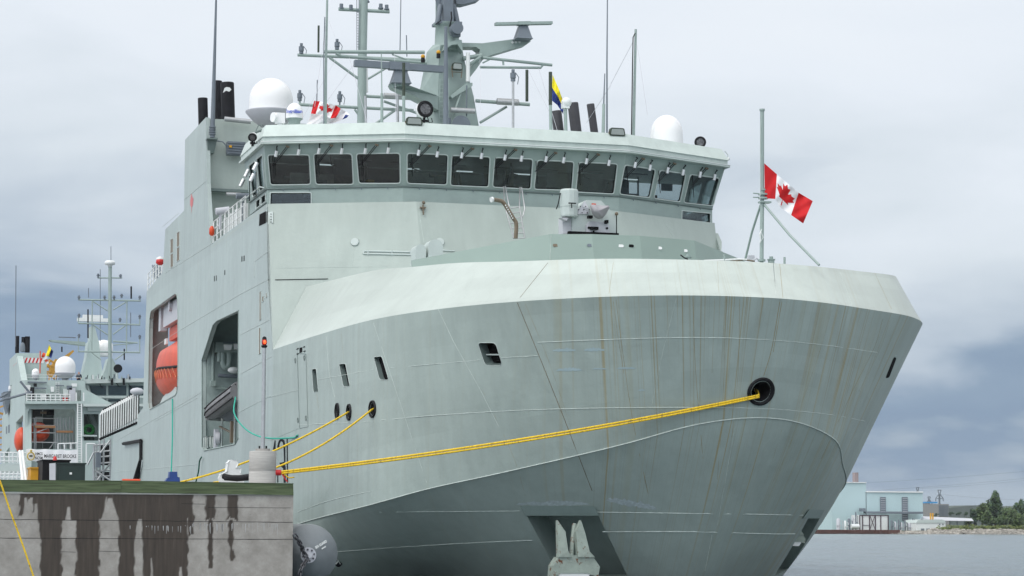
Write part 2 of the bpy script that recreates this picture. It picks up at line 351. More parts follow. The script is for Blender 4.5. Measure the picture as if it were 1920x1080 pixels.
# a little fullness between waterline and chine
for ri, (r_, v_) in enumerate(zip(rows, vv)):
    if 0 < v_ < 3:
        b_ = math.sin(v_ / 3 * math.pi) * .22
        for i, p in enumerate(r_):
            fx = (p.x - 25.56) / 9.5; p.y -= b_ * (1 - abs(fx)) ; p.x += b_ * .8 * fx
verts = [p for r_ in rows for p in r_]; faces = []; fm = []
NR = len(rows)
for j in range(NR - 1):
    for i in range(NU - 1):
        faces.append((j * NU + i, j * NU + i + 1, (j + 1) * NU + i + 1, (j + 1) * NU + i))
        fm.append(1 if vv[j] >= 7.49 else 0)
nshell = len(faces)
# aft bulkhead, bottom and forecastle deck close the body
aft = [j * NU for j in range(NR)] + [j * NU + NU - 1 for j in reversed(range(NR))]
tri = tessellate_polygon([[verts[i] for i in aft]]); faces += [tuple(aft[k] for k in t) for t in tri]
for j in (0, NR - 1):
    for i in range(NU // 2):
        a, b, c, d = j * NU + i, j * NU + i + 1, j * NU + NU - 2 - i, j * NU + NU - 1 - i
        faces.append((a, b, c, d) if b != c else (a, b, d))
fm += [0] * (len(faces) - nshell)
me = bpy.data.meshes.new('hull'); me.from_pydata(verts, [], faces)
uv = me.uv_layers.new(name='UVMap')
for p in me.polygons:
    p.material_index = fm[p.index]
    for li in p.loop_indices:
        vi = me.loops[li].vertex_index; uv.data[li].uv = ((vi % NU) / (NU - 1), vv[vi // NU])
bm = bmesh.new(); bm.from_mesh(me); bmesh.ops.recalc_face_normals(bm, faces=bm.faces); bm.to_mesh(me)
BV = BVHTree.FromBMesh(bm); bm.free()
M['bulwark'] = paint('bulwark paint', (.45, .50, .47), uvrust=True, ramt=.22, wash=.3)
for q in (M['hull'], M['bulwark'], M['reveal'], M['dark'], M['seam'], M['seamdark'], M['ochre']): me.materials.append(q)
hull = bpy.data.objects.new('hull', me); COL.objects.link(hull)

def hit(px, py, bv=None):
    r = ray(px, py).normalized(); loc, n, i, d = (bv or BV).ray_cast(Vector((0, 0, 0)), r, 500)
    if loc is None: return at(px, py, X=SX), Vector((-1, 0, 0))      # abaft the shell: the flat side
    if n.dot(r) > 0: n = -n
    return loc, n
# openings: cut pockets with booleans
CUT = []
def cutter(mb, mats=(2, 3)):
    o = mb.build('cutter', [M['hull'], M['bulwark'], M['reveal'], M['dark']], SHIP); CUT.append(o); return o
def pocket(pxs, depth, rr=.12, inward=None, side=2, out=.35):
    hs = [hit(*p) for p in pxs]; n = sum((h[1] for h in hs), Vector()) / len(hs); n.normalize()
    inw = Vector(inward).normalized() if inward else -n
    c = [h[0] for h in hs]; loop = rrect(c, rr) if rr else c
    mb = MB(); mb.mi = side; mb.prism([p - inw * out for p in loop], inw * (depth + out))
    bmx = bmesh.new(); o = cutter(mb)
    bmx.from_mesh(o.data); bmesh.ops.recalc_face_normals(bmx, faces=bmx.faces)
    # the far cap of the pocket is black, painting in the shade inside
    ctr = sum(c, Vector()) / len(c) + inw * depth
    for f in bmx.faces:
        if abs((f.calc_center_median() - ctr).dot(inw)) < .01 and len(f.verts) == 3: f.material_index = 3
    bmx.to_mesh(o.data); bmx.free()
    return c, n, inw
WIN = []
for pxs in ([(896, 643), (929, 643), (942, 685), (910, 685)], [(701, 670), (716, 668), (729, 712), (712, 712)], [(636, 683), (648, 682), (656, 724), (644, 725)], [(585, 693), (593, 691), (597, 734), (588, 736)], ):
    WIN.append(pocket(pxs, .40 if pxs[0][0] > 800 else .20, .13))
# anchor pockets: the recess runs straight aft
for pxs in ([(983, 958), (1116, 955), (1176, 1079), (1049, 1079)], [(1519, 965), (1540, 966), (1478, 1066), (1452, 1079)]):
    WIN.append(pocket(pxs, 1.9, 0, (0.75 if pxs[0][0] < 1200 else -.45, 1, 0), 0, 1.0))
HAW = []
def hawse_cut(px, py, r):
    p, n = hit(px, py); HAW.append((p, n, r)); mb = MB(); mb.mi = 3; mb.cyl(p + n * .4, r * .78, 1.5, 24, axis=-n); cutter(mb)
hawse_cut(1427, 734, .40); hawse_cut(633, 771, .26); hawse_cut(655, 773, .26); hawse_cut(699, 767, .26)
dg = bpy.context.evaluated_depsgraph_get()
bm = bmesh.new()
for c in CUT:
    b2 = bmesh.new(); b2.from_mesh(c.data); bmesh.ops.remove_doubles(b2, verts=b2.verts, dist=1e-5); bmesh.ops.recalc_face_normals(b2, faces=b2.faces); b2.to_mesh(c.data); b2.free()
for c in CUT:
    md = hull.modifiers.new('b', 'BOOLEAN'); md.operation = 'DIFFERENCE'; md.object = c; md.solver = 'EXACT'
dg = bpy.context.evaluated_depsgraph_get(); dg.update()
nm = bpy.data.meshes.new_from_object(hull.evaluated_get(dg)); hull.modifiers.clear()
for c in CUT: bpy.data.objects.remove(c)
hull.data = nm; attach(hull, SHIP)
nm.name = 'hull'
print('hull polys', len(nm.polygons), [x.name for x in nm.materials])
# smooth the shell by angle
nm.polygons.foreach_set('use_smooth', [True] * len(nm.polygons))
bm = bmesh.new(); bm.from_mesh(nm)
for e in bm.edges:
    if len(e.link_faces) == 2:
        a, b = e.link_faces
        e.smooth = a.calc_area() > 0 and b.calc_area() > 0 and a.normal.length > 0 and b.normal.length > 0 and a.normal.angle(b.normal, 0) < rad(16) and a.material_index == b.material_index
# weld seams and plate edges laid on the shell
def seam_into(bm, pts, r, mi):
    mb = MB(); mb.tube(pts, r, 5); vs = [bm.verts.new(v) for v in mb.v]
    for f in mb.f:
        fc = bm.faces.new([vs[i] for i in f]); fc.material_index = mi; fc.smooth = True
def along(pxs, step=22, lift=.004):
    out = []
    for a, b in zip(pxs, pxs[1:]):
        k = max(1, int(math.dist(a, b) / step))
        for i in range(k):
            p, n = hit(a[0] + (b[0] - a[0]) * i / k, a[1] + (b[1] - a[1]) * i / k); out.append(p + n * lift)
    p, n = hit(*pxs[-1]); out.append(p + n * lift); return out
def cpx(pxs, n=4): return [(p.x, p.y) for p in catmull([(a, b, 0) for a, b in pxs], n)]
for pxs, r in (([(1008, 642), (1130, 637), (1270, 633), (1400, 635), (1530, 645), (1680, 666)], .010),
               ([(560, 797), (690, 790), (800, 780), (960, 770), (1130, 765), (1320, 764), (1450, 767), (1560, 778), (1637, 793)], .010),
               ([(595, 712), (700, 693)], .007), ([(733, 690), (900, 675)], .008), ([(940, 671), (1010, 667)], .008),
               ([(1118, 960), (1250, 962), (1400, 964), (1505, 966)], .014), ([(712, 960), (850, 959), (975, 958)], .012),
               ([(1130, 997), (1300, 997), (1440, 1001), (1490, 1001)], .018), ([(625, 1035), (760, 1025), (900, 1017), (998, 1013)], .016),
               ([(558, 960), (620, 938), (695, 921)], .010),
               ([(503, 745), (560, 731)], .007), ([(505, 826), (560, 803)], .008)):
    seam_into(bm, along(cpx(pxs)), r, 4)
# the chine is picked out by a raised bead
ch = [cC[i] for i in range(4, NU - 14)]
seam_into(bm, [p + Vector((((p.x - 25.56) * .002), -.012, 0)) for p in ch], .016, 4)
for pxs, r in (([(970, 567), (1010, 665), (1060, 790), (1110, 920)], .009), ([(822, 580), (850, 640), (900, 730), (935, 800)], .006), ([(612, 631), (617, 700), (628, 745)], .005),
               ([(1268, 560), (1245, 650), (1222, 760)], .004), ([(700, 605), (800, 905)], .004), ([(1335, 1003), (1322, 1070)], .010), ([(1378, 800), (1345, 985)], .006),
               ([(1027, 493), (975, 558)], .007), ([(1275, 489), (1268, 550)], .004), ([(890, 508), (870, 560)], .005), ([(1575, 510), (1598, 572)], .004), ([(1450, 493), (1455, 555)], .005)):
    seam_into(bm, along(pxs, 30, .001), r, 5 if r in (.009, .007) else 4)
for pxs, r in (([(1155, 562), (1165, 640), (1185, 780), (1215, 925)], .008), ([(1299, 556), (1304, 690), (1318, 860)], .007), ([(1362, 560), (1355, 760), (1345, 900)], .005), ([(1387, 560), (1384, 700), (1372, 820)], .006), ([(1462, 566), (1448, 650), (1432, 705)], .011), ([(1466, 566), (1450, 660)], .009), ([(1500, 790), (1440, 930)], .005), ([(1480, 760), (1425, 940)], .006), ([(1560, 580), (1530, 680), (1480, 820), (1440, 930)], .005),
               ([(1655, 598), (1640, 650), (1600, 730), (1540, 860)], .011), ([(1668, 602), (1650, 655), (1610, 735)], .006), ([(640, 625), (645, 680)], .005), ([(594, 738), (597, 765)], .008), ([(1150, 565), (1160, 640), (1170, 700)], .006), ([(1340, 560), (1335, 700)], .004), ([(985, 570), (1030, 680), (1070, 800)], .005), ([(890, 700), (960, 850), (985, 930)], .005), ([(1462, 495), (1468, 558)], .008), ([(1345, 490), (1348, 548)], .004), ([(1640, 512), (1672, 580)], .008), ([(1150, 492), (1142, 550)], .005)):
    seam_into(bm, along(cpx(pxs), 24, -r * .55), r, 6)
bm.to_mesh(nm); bm.free()

# window panes, sills and fittings of the shell openings
for k, (c, n, inw) in enumerate(WIN[:4]):
    ctr = sum(c, Vector()) / 4
    cc = [ctr + (p - ctr) * .97 + inw * (.36 if k == 0 else .165) for p in c]
    w_ = MB().prism(rrect(cc, .1), inw * (.03 if k < 4 else .01)).build('window', M['dark'], SHIP)
    fr = MB(); fr.tube(rrect([ctr + (p - ctr) * 1.02 - inw * .004 for p in c], .13) + [rrect([ctr + (p - ctr) * 1.02 - inw * .004 for p in c], .13)[0]], .009, 6)
    fr.build('window_rim', M['light'], w_)
    if k == 0:
        b_ = MB(); b_.tube([c[0].lerp(c[3], .58) + inw * .2, c[1].lerp(c[2], .58) + inw * .2], .025, 6); b_.build('cross_bar', M['light'], w_)
q = [hit(*p)[0] + hit(*p)[1] * .006 for p in ((1676, 669), (1681, 671), (1667, 708), (1660, 709))]; w_ = MB().prism(rrect(q, .12), (-.004, .004, 0)).build('window', M['dark'], SHIP)

for p, n, r in HAW:
    mb = MB(); mb.lathe(p - n * .4, [(r * .62, -.3), (r * .66, .1), (r * .70, .25), (r * .78, .38), (r * .92, .46), (r * 1.06, .45), (r * 1.12, .36), (r * 1.12, .2)], 28, n, caps=False)
    h_ = mb.build('mooring_fairlead', M['black'], SHIP)

# ---- starboard side plate with the two boat bays cut out
def sp(px, py, x=SX): return at(px, py, X=x)
outl = [(500, 382), (395, 458), (388, 345), (386, 220), (347, 262), (345, 395), (310, 430), (305, 510), (275, 547), (268, 765), (259, 777), (257, 797), (213, 815), (207, 905)]
poly = [sp(*p) for p in outl] + [Vector((SX, 143.5, -2.6)), Vector((SX, 88.0, -2.6)), Vector((SX, 88.0, 6.81)), Vector((SX, 88.35, 7.4)), sp(502, 525)]
h1 = rrect([sp(334, 547), sp(334, 738), sp(278, 770), sp(281, 585)], .9)
h2 = [sp(*p) for p in [(448, 582), (447, 822), (441, 833), (383, 845), (379, 838), (379, 676), (387, 650), (400, 609), (408, 601)]]
h3 = [sp(*p) for p in [(487, 402), (499, 402), (499, 417), (485, 419)]]
mb = MB(); mb.prism(poly, (.18, 0, 0), [h1, h2]); side = mb.build('ship_side', M['hullside'], SHIP)
mb = MB()
for a in (h1, h2):
    mb.tube([p - Vector((.01, 0, 0)) for p in a] + [a[0] - Vector((.01, 0, 0))], .03, 5, cap=False)
mb.build('bay_edge', M['trim'], SHIP)
mb = MB()
for pxs in ([(512, 655), (500, 382)], [(501, 525), (450, 552), (336, 620), (283, 655)], [(505, 600), (450, 628)], [(510, 668), (450, 702)], [(378, 735), (336, 760), (212, 830)], [(508, 742), (450, 772), (448, 775)], [(372, 745), (290, 790)], [(376, 870), (213, 885)], [(386, 340), (345, 375)], [(400, 455), (310, 512)], [(505, 470), (478, 490), (478, 520)], [(335, 400), (305, 425)]):
    q = [sp(*p) - Vector((.004, 0, 0)) for p in pxs]; mb.tube(q, .010, 5)
mb.build('weld_lines', M['seamside'], SHIP)
def slot(name, px4, mat, parent=SHIP, inset=.0, th=.05, frame=True, x=SX):
    q = [sp(*p, x=x) - Vector((.006, 0, 0)) for p in px4]
    o = MB().prism(q, (.003, 0, 0)).build(name, mat, parent)
    if frame:
        c = sum(q, Vector()) / 4; f = MB(); f.tube([c + (p - c) * 1.05 for p in q] + [c + (q[0] - c) * 1.05], .022, 4); f.build('frame', M['light'], o)
    return o
for a in ([(487, 548), (490, 547), (490, 598), (487, 600)], [(486, 616), (489, 615), (489, 661), (486, 664)], [(492, 556), (495, 555), (495, 564), (492, 566)], [(499, 550), (501, 549), (501, 556), (499, 558)]):
    slot('vent_slot', a, M['brown'])
for a in ([(453, 481), (454.6, 480), (454.6, 490), (453, 491)], [(457, 480), (458.6, 479), (458.6, 489), (457, 490)], [(421, 507), (422.4, 506), (422.4, 515), (421, 516)], [(401.5, 518), (402.7, 517), (402.7, 527), (401.5, 528)], [(405, 517), (406.2, 516), (406.2, 526), (405, 527)]):
    slot('scupper_slot', a, M['dark'], frame=False)
for a in ([(320, 450), (325, 447), (325, 472), (320, 475)], [(320, 478), (325, 475), (325, 499), (320, 502)], [(332, 437), (337, 434), (337, 460), (332, 463)], [(332, 466), (337, 463), (337, 487), (332, 490)]):
    slot('side_window', a, M['brown'])
# hull side door outline forward, with hinges
def hp(px, py, lift=.006):
    p, n = hit(px, py); return p + n * lift
d = MB(); q = [hp(558, 662), hp(574, 664), hp(578, 800), hp(562, 803)]; d.tube(q + [q[0]], .012, 5)
for p in ((554, 676), (571, 671), (559, 788), (574, 784)):
    a = hp(*p, .01); d.tube([a + Vector((.0, 0, .09 * math.cos(t))) + Vector((0, .12 * math.sin(t), 0)) for t in [k * math.pi / 4 for k in range(9)]], .012, 4)
d.build('hull_door_outline', M['reveal'], SHIP)
d = MB(); q = [hp(562, 652, .012), hp(567, 651, .012), hp(567, 660, .012), hp(562, 662, .012)]; d.prism(q, (.01, .01, 0)); 
for a, b in (((557, 655), (560, 653)), ((569, 651), (572, 650)), ((557, 664), (560, 663)), ((570, 659), (573, 658))): d.tube([hp(*a, .012), hp(*b, .012)], .02, 4)
d.build('door_latch', M['dark'], SHIP)
# hull number strokes, foreshortened on the side
d = MB()
SB = lambda px, py: hp(px, py, .006)
def stroke(pts):
    q = [SB(*p) for p in pts]; d.prism(q, (.002, 0, 0))
stroke([(511.5, 846), (515.3, 825), (517, 826), (517, 846)]); stroke([(511.5, 848), (517, 847), (517, 851), (511.5, 852)])
stroke([(520, 836), (523, 826), (528, 822), (533, 825), (535, 833), (531.5, 834), (530, 829), (527, 827), (524.5, 832), (523.5, 843), (520.5, 844)])
stroke([(531.5, 834), (535, 833), (535.5, 866), (533, 868)]); stroke([(524, 868), (533, 866), (536, 876), (536, 905), (532, 905), (531, 878), (527, 875)])
stroke([(537.5, 822), (539.6, 821), (540.4, 905), (538, 905)]); stroke([(520, 890), (522, 890), (522, 905), (520, 905)])
d.build('hull_number', M['letter'], SHIP)
d = MB()        # round thruster mark low on the bow
p, n = hit(635, 1051); d.prism([p + n * .01 + (Vector((.16 * math.cos(t), 0, .22 * math.sin(t)))) for t in [k * math.pi / 10 for k in range(20)]], n * .004)
d.build('thruster_mark', M['letter'], SHIP)
d = MB(); u_ = Vector((1, 0, 0)); w_ = Vector((0, 0, 1))
for (a, b) in (((-.08, .07), (.08, -.07)), ((-.08, -.07), (.08, .07))): d.tube([p + n * .02 + u_ * a[0] + w_ * a[1] * 1.6, p + n * .02 + u_ * b[0] + w_ * b[1] * 1.6], .018, 5)
d.build('mark_cross', M['light'], SHIP)
# worn paint patches on the bow
def patch(pxs, mat, name='worn_patch'):
    d = MB(); rnd = random.Random(int(pxs[0][0])); top, bot = [], []
    x0, y0, x1, y1, h = pxs[0][0], pxs[0][1], pxs[1][0], pxs[1][1], pxs[2]
    k = 26
    for i in range(k):
        t = i / (k - 1); x = x0 + (x1 - x0) * t; y = y0 + (y1 - y0) * t; e = math.sin(math.pi * min(1, max(0, t * 1.0))) ** .4
        top.append(hp(x, y - h * e * (.5 + .5 * rnd.random()), .005)); bot.append(hp(x, y + h * .35 * e * rnd.random(), .005))
    vs = top + bot; d.add(vs, [(i, i + 1, k + i + 1, k + i) for i in range(k - 1)]); return d.build(name, mat, SHIP)
M['worn'] = plain('scuffed paint', (.40, .46, .48), .6, var=.25, scale=12); M['worn2'] = plain('touched up paint', (.36, .46, .49), .5, var=.04, scale=2)
patch([(1137, 938), (1232, 955), 12], M['worn']); patch([(968, 946), (1106, 946), 8], M['worn'])
for x0, y0, x1, y1, h in ((1036, 658, 1080, 657, 6), (1095, 657, 1134, 657, 6), (1043, 695, 1091, 694, 6), (1110, 692, 1138, 692, 3), (1156, 691, 1193, 691, 4), (1196, 732, 1210, 732, 3)):
    patch([(x0, y0), (x1, y1), h], M['worn2'], 'touch_up_patch')

# anchors in their pockets
def anchor_part(cx, cy, Y, s=1., rz=0.):
    o = at(cx, cy, Y=Y); k = F / (Y * 1.02) # px per metre
    def w(x, y, dy=0.): 
        v = Vector((x / 60 * s, dy, -y / 60 * s)); v.rotate(Matrix.Rotation(rz, 3, 'Z')); return o + v
    mb = MB()
    # crown block and two flukes, pixel-like units at 60 px/m
    mb.prism([w(-48, 10), (w(-36, -8)), w(-12, -12), w(20, -12), w(40, -10), w(56, 12), w(52, 34), w(28, 26), w(-30, 26), w(-50, 34)], (0, .5, 0))
    mb.prism([w(-38, -8, -.05), w(-36, -86, .1), w(-20, -62, .05), (w(-16, -22, -.05)), (w(-8, -8, -.05))], (0, .22, 0))
    mb.prism([w(6, -8, -.05), w(4, -62, .05), w(16, -86, .1), w(24, -60, .05), (w(32, -20, -.05)), w(44, -8, -.05)], (0, .22, 0))
    a = mb.build('anchor', M['anchor'], SHIP)
    if s > .5: sh = MB(); sh.tube([w(-9, 4, .05), w(12, -78, .55)], .075, 6); sh.build('shank', M['anchor'], a)
    lo = MB(); lo.prism([w(-40, 26, .02), w(36, 26, .02), w(20, 46, .02), w(-24, 44, .02)], (0, .4, 0)); lo.build('crown_plate', M['whitep'], a)
    return a
M['rust'] = plain('rust', (.12, .035, .015), .9, var=.4)
anchor_part(1078, 1052, 65.4, .84)
anchor_part(1492, 1006, hit(1496, 1000)[0].y + .95, .40, rad(10))
# brow plates above the anchor pockets
def lip(pxs, out=.16):
    q = [hit(*p)[0] for p in pxs]; n = Vector((0, -1, 0)); MB().prism([p + n * out for p in q], -n * (out + .05)).build('anchor_pocket_lip', M['bulwark'] if False else M['trim'], SHIP)
lip([(975, 949), (1108, 949), (1114, 953), (1119, 967), (983, 967)])
lip([(1516, 955), (1544, 956), (1535, 972), (1504, 972)], .1)

# ---- deckhouse front wall below the bridge (three facets leaning back)
dh = dict(a0=Vector((SX, 88.0, 6.81)), a1=Vector((SX, 89.56, 12.74)), b0=Vector((21.75, 85.5, 6.9)), b1=Vector((21.53, 87.16, 12.74)), c0=Vector((29.4, 85.5, 6.9)), c1=Vector((29.6, 87.16, 12.74)), d0=Vector((35.06, 88.0, 6.81)), d1=Vector((35.06, 89.53, 12.74)))
mb = MB()
for a, b in (('a', 'b'), ('b', 'c'), ('c', 'd')):
    mb.prism([dh[a + '0'], dh[b + '0'], dh[b + '1']], (0, .12, 0)); mb.prism([dh[a + '0'], dh[b + '1'], dh[a + '1']], (0, .12, 0))
# roof, port side and the block behind
mb.prism([(SX, 89.7, 12.62), (21.53, 87.35, 12.62), (29.6, 87.35, 12.62), (35.06, 89.7, 12.62), (35.06, 104, 12.62), (SX, 104, 12.62)], (0, 0, .1))
mb.build('deckhouse_front', M['house'], SHIP)
bmx = bmesh.new(); [bmx.verts.new(v) for v in (dh['a0'], dh['b0'], dh['b1'], dh['a1'], dh['c0'], dh['c1'], dh['d0'], dh['d1'])]; bmx.verts.ensure_lookup_table()
for f in ((0, 1, 2), (0, 2, 3), (1, 4, 5), (1, 5, 2), (4, 6, 7), (4, 7, 5)): bmx.faces.new([bmx.verts[i] for i in f])
bmx.normal_update(); BV2 = BVHTree.FromBMesh(bmx); bmx.free()
def wp(px, py, lift=.02):
    p, n = hit(px, py, BV2); return p + n * lift
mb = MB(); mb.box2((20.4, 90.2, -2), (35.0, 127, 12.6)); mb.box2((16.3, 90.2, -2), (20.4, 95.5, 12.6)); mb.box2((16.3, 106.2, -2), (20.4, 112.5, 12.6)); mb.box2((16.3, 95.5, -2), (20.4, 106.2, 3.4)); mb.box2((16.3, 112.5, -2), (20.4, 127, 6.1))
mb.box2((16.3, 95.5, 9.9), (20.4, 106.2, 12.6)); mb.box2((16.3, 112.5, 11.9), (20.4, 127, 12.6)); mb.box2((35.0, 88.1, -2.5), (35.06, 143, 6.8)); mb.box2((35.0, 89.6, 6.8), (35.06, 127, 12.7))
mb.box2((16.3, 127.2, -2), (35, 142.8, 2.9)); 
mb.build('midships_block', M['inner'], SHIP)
mb = MB(); mb.box2((16.26, 126.0, 5.6), (17.15, 126.8, 12.4)); mb.build('bay_pillar', plain('scuffed pillar', (.40, .41, .40), .7, var=.25, scale=2), SHIP)
# small fittings on the wall
mb = MB(); mb.tube([wp(683, 471), wp(777, 473)], .035, 6); mb.tube([wp(681, 476), wp(777, 478)], .035, 6)
mb.tube([wp(683, 471), wp(681, 476)], .035, 6)
for x in (690, 735, 770): mb.box(wp(x, 475), (.05, .06, .2))
mb.tube([wp(830, 470), wp(852, 471)], .03, 6); mb.build('wall_handrail', M['light'], SHIP)
for p in ((665.5, 454), (825, 454)):
    c, n = hit(*p, BV2); o = MB().cyl(c - n * .02, .145, .05, 20, axis=n).build('porthole', M['slate'], SHIP)
    MB().lathe(c, [(.145, 0), (.17, .03), (.155, .06)], 20, n).build('porthole_ring', M['light'], o)
    MB().cyl(c + n * .028 + Vector((0, 0, -.02)), .11, .01, 18, axis=n).build('porthole_glass', M['light'], o)
mb = MB(); mb.tube([wp(503 + 14 * i, 525 - .25 * i, .012) for i in range(9)], .018, 4); mb.build('painted_ledge_shadow', M['dark'], SHIP)  # shadow line of the ledge, painted as a dark strip on the wall
for q in ([(785, 381), (788, 412), (795, 455)], [(503 + 15 * i, 503 - .2 * i) for i in range(16)], [(665, 462), (659, 500)], [(1240, 408), (1262, 445)]):
    MB().tube([wp(*p, .003) for p in q], .006, 4).build('wall_weld_line', M['seamdark'] if q[0][0] == 665 and False else M['seam'], SHIP)
# bow thruster camera style lamp hung on the wall, open box at the corner
mb = MB(); mb.sphere(wp(793, 382, .12), .07, 10); mb.tube([wp(792, 386, .1), wp(793, 404, .08)], .03, 6); mb.box(wp(792, 391, .08), (.22, .1, .06)); mb.build('bracket_lamp', M['brown'], SHIP)
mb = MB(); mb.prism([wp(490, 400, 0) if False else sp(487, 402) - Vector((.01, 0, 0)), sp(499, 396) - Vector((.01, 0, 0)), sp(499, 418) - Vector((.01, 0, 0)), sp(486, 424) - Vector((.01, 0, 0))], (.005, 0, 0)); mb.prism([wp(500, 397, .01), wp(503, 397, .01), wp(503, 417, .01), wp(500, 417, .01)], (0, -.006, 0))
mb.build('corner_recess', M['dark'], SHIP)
mb = MB(); mb.prism([wp(503, 398), wp(512, 397), wp(512, 419), wp(503, 421)], (0, -.02, 0)); mb.build('corner_hinge_plate', M['light'], SHIP)
mb = MB()
for k in range(4): mb.box(wp(508.5, 402 + k * 5, .04), (.04, .02, .03))
mb.build('hinge_bolts', M['dark'], SHIP)
# stepped wing edge at the far port corner
mb = MB(); mb.prism([(35.06, 88.0, 10.2), (35.5, 88.2, 10.2), (35.35, 88.8, 11.3), (35.15, 89.0, 11.5), (35.25, 89.2, 11.9), (35.2, 89.5, 12.3), (35.06, 89.5, 12.3)], (0, .3, 0)); mb.build('wing_bracket', M['house'], SHIP)

# ---- breakwater in front of the gun
bw = [at(772, 488, Y=77.5), at(960, 449, Y=75.2), at(1030, 439, Y=74), at(1120, 440, Y=73.8), at(1250, 445, Y=74.2), at(1302, 451, Y=75), at(1392, 489, Y=79)]
mb = MB()
top = [at(772, 488, Y=77.5), at(1030, 439, Y=74), at(1110, 439, Y=73.7), at(1200, 442, Y=74), at(1302, 451, Y=75.2), at(1396, 489, Y=79.3)]
fine = []
for a, b in zip(top, top[1:]):
    for i in range(6): fine.append(a.lerp(b, i / 6))
fine.append(top[-1])
pl = [p for p in fine] + [Vector((p.x, p.y - .5, 7.6)) for p in reversed(fine)]
k = len(fine); vs = fine + [Vector((p.x, p.y - .55, 7.6)) for p in fine]; vs2 = [v + Vector((0, .08, 0)) for v in vs]
mb.add(vs, [(i, i + 1, k + i + 1, k + i) for i in range(k - 1)]); mb.add(vs2, [(i, k + i, k + i + 1, i + 1) for i in range(k - 1)])
mb.add([fine[0], vs[k], vs2[k], vs2[0]], [(0, 1, 2, 3)]); mb.add([fine[-1], vs[-1], vs2[-1], vs2[k - 1]], [(0, 1, 2, 3)])
for i in range(k - 1): mb.add([vs[i], vs[i + 1], vs2[i + 1], vs2[i]], [(0, 1, 2, 3)])
bw_o = mb.build('breakwater', M['bwater'], SHIP)
def onbw(px, py):
    best = None
    for i in range(k - 1):
        n = (vs[i + 1] - vs[i]).cross(vs[k + i] - vs[i]); p = onplane(px, py, vs[i], n)
        if min(vs[i].x, vs[i + 1].x) - .02 <= p.x <= max(vs[i].x, vs[i + 1].x) + .02: return p
    return at(px, py, Y=74)
for (x, y, mt) in ((1042, 460, 'brown'), (1106, 460, 'slate'), (1164, 461, 'whitep'), (1183, 461, 'dark'), (1236, 465, 'whitep'), (1284, 470, 'whitep')):
    p = onbw(x, y) + Vector((0, -.012, 0))
    q = [p + Vector((sx * .055 + .05 * math.cos(t), .27 * .05 * math.sin(t), .05 * math.sin(t))) for sx, t in [(1, -1.57 + j * .52) for j in range(7)] + [(-1, 1.57 + j * .52) for j in range(7)]]
    o = MB().prism(q, (0, .004, 0)).build('drain_hole', M[mt], bw_o)
mb = MB(); mb.tube([onbw(1033, 441) + Vector((0, -.01, 0)), onbw(1031, 487) + Vector((0, -.01, 0))], .006, 4); mb.build('breakwater_seam', M['seam'], bw_o)
# mushroom vents at the left of the breakwater
for (x, y, w_, h_) in ((789, 468, 10, 20), (817, 462, 14, 24)):
    p = at(x, y, Y=79); s_ = w_ / pxm(79)
    mb = MB(); mb.prism([p + Vector((-s_, 0, -.5))] + [p + Vector((s_ * -math.cos(t), 0, .02 + s_ * math.sin(t) * .9)) for t in [j * math.pi / 10 for j in range(11)]] + [p + Vector((s_, 0, -.5))], (0, .7, 0)); mb.build('ventilator', M['light'], SHIP)
# ================================================================== BRIDGE
def V(*a): return Vector(a)
XC = 25.56; BY = 87.44
# plan points at sill height, lip height (leaning outward), roof edge
ZL, ZS, ZW, ZR = 12.74, 13.36, 15.08, 15.70
base = [V(SX, 89.80, ZL), V(21.05, BY, ZL), V(30.07, BY, ZL), V(35.06, 89.80, ZL)]
sill = [V(SX, 89.80, ZS), V(21.05, BY, ZS), V(30.07, BY, ZS), V(35.06, 89.80, ZS)]
lipp = [V(SX - .30, 89.02, ZW), V(20.93, BY - .74, ZW), V(30.19, BY - .74, ZW), V(35.06 + .30, 89.02, ZW)]
BR = SHIP
def facet(i): return sill[i], sill[i + 1], lipp[i + 1], lipp[i]
WPX = {0: [[(502, 290), (580, 290), (583, 346), (507, 347)], [(588, 288), (660, 288), (663, 346), (592, 346)], [(668, 288), (750, 287), (751, 344), (673, 344)]],
       1: [[(763, 287), (840, 290), (838, 347), (763, 344)], [(847, 291), (919, 294), (916, 351), (844, 348)], [(928, 295), (999, 298), (995, 355), (923, 351)], [(1007, 300), (1076, 303), (1072, 357), (1001, 355)], [(1085, 304), (1158, 307), (1151, 364), (1079, 360)]],
       2: [[(1171, 309), (1229, 318), (1218, 371), (1161, 364)], [(1237, 319), (1286, 326), (1275, 379), (1225, 372)], [(1294, 327), (1349, 334), (1337, 386), (1281, 380)]]}
walls = MB()
def make_window(c4, n, r=.13, th=.12):
    """n points outward; returns rounded hole loop and adds pane + frame"""
    loop = rrect(c4, r)
    ctr = sum(c4, Vector()) / 4
    w_ = MB().prism([ctr + (p - ctr) * 1.0 - n * .08 for p in loop], n * .008).build('window', M['glass'], SHIP)
    f = MB(); ring = [p + n * .012 for p in loop]; f.tube(ring + [ring[0]], .028, 5, cap=False); f.build('window_frame', M['light'], w_)
    g = MB(); ring = [ctr + (p - ctr) * .985 - n * .05 for p in loop]; g.tube(ring + [ring[0]], .02, 4, cap=False); g.build('gasket', M['black'], w_)
    return loop, w_
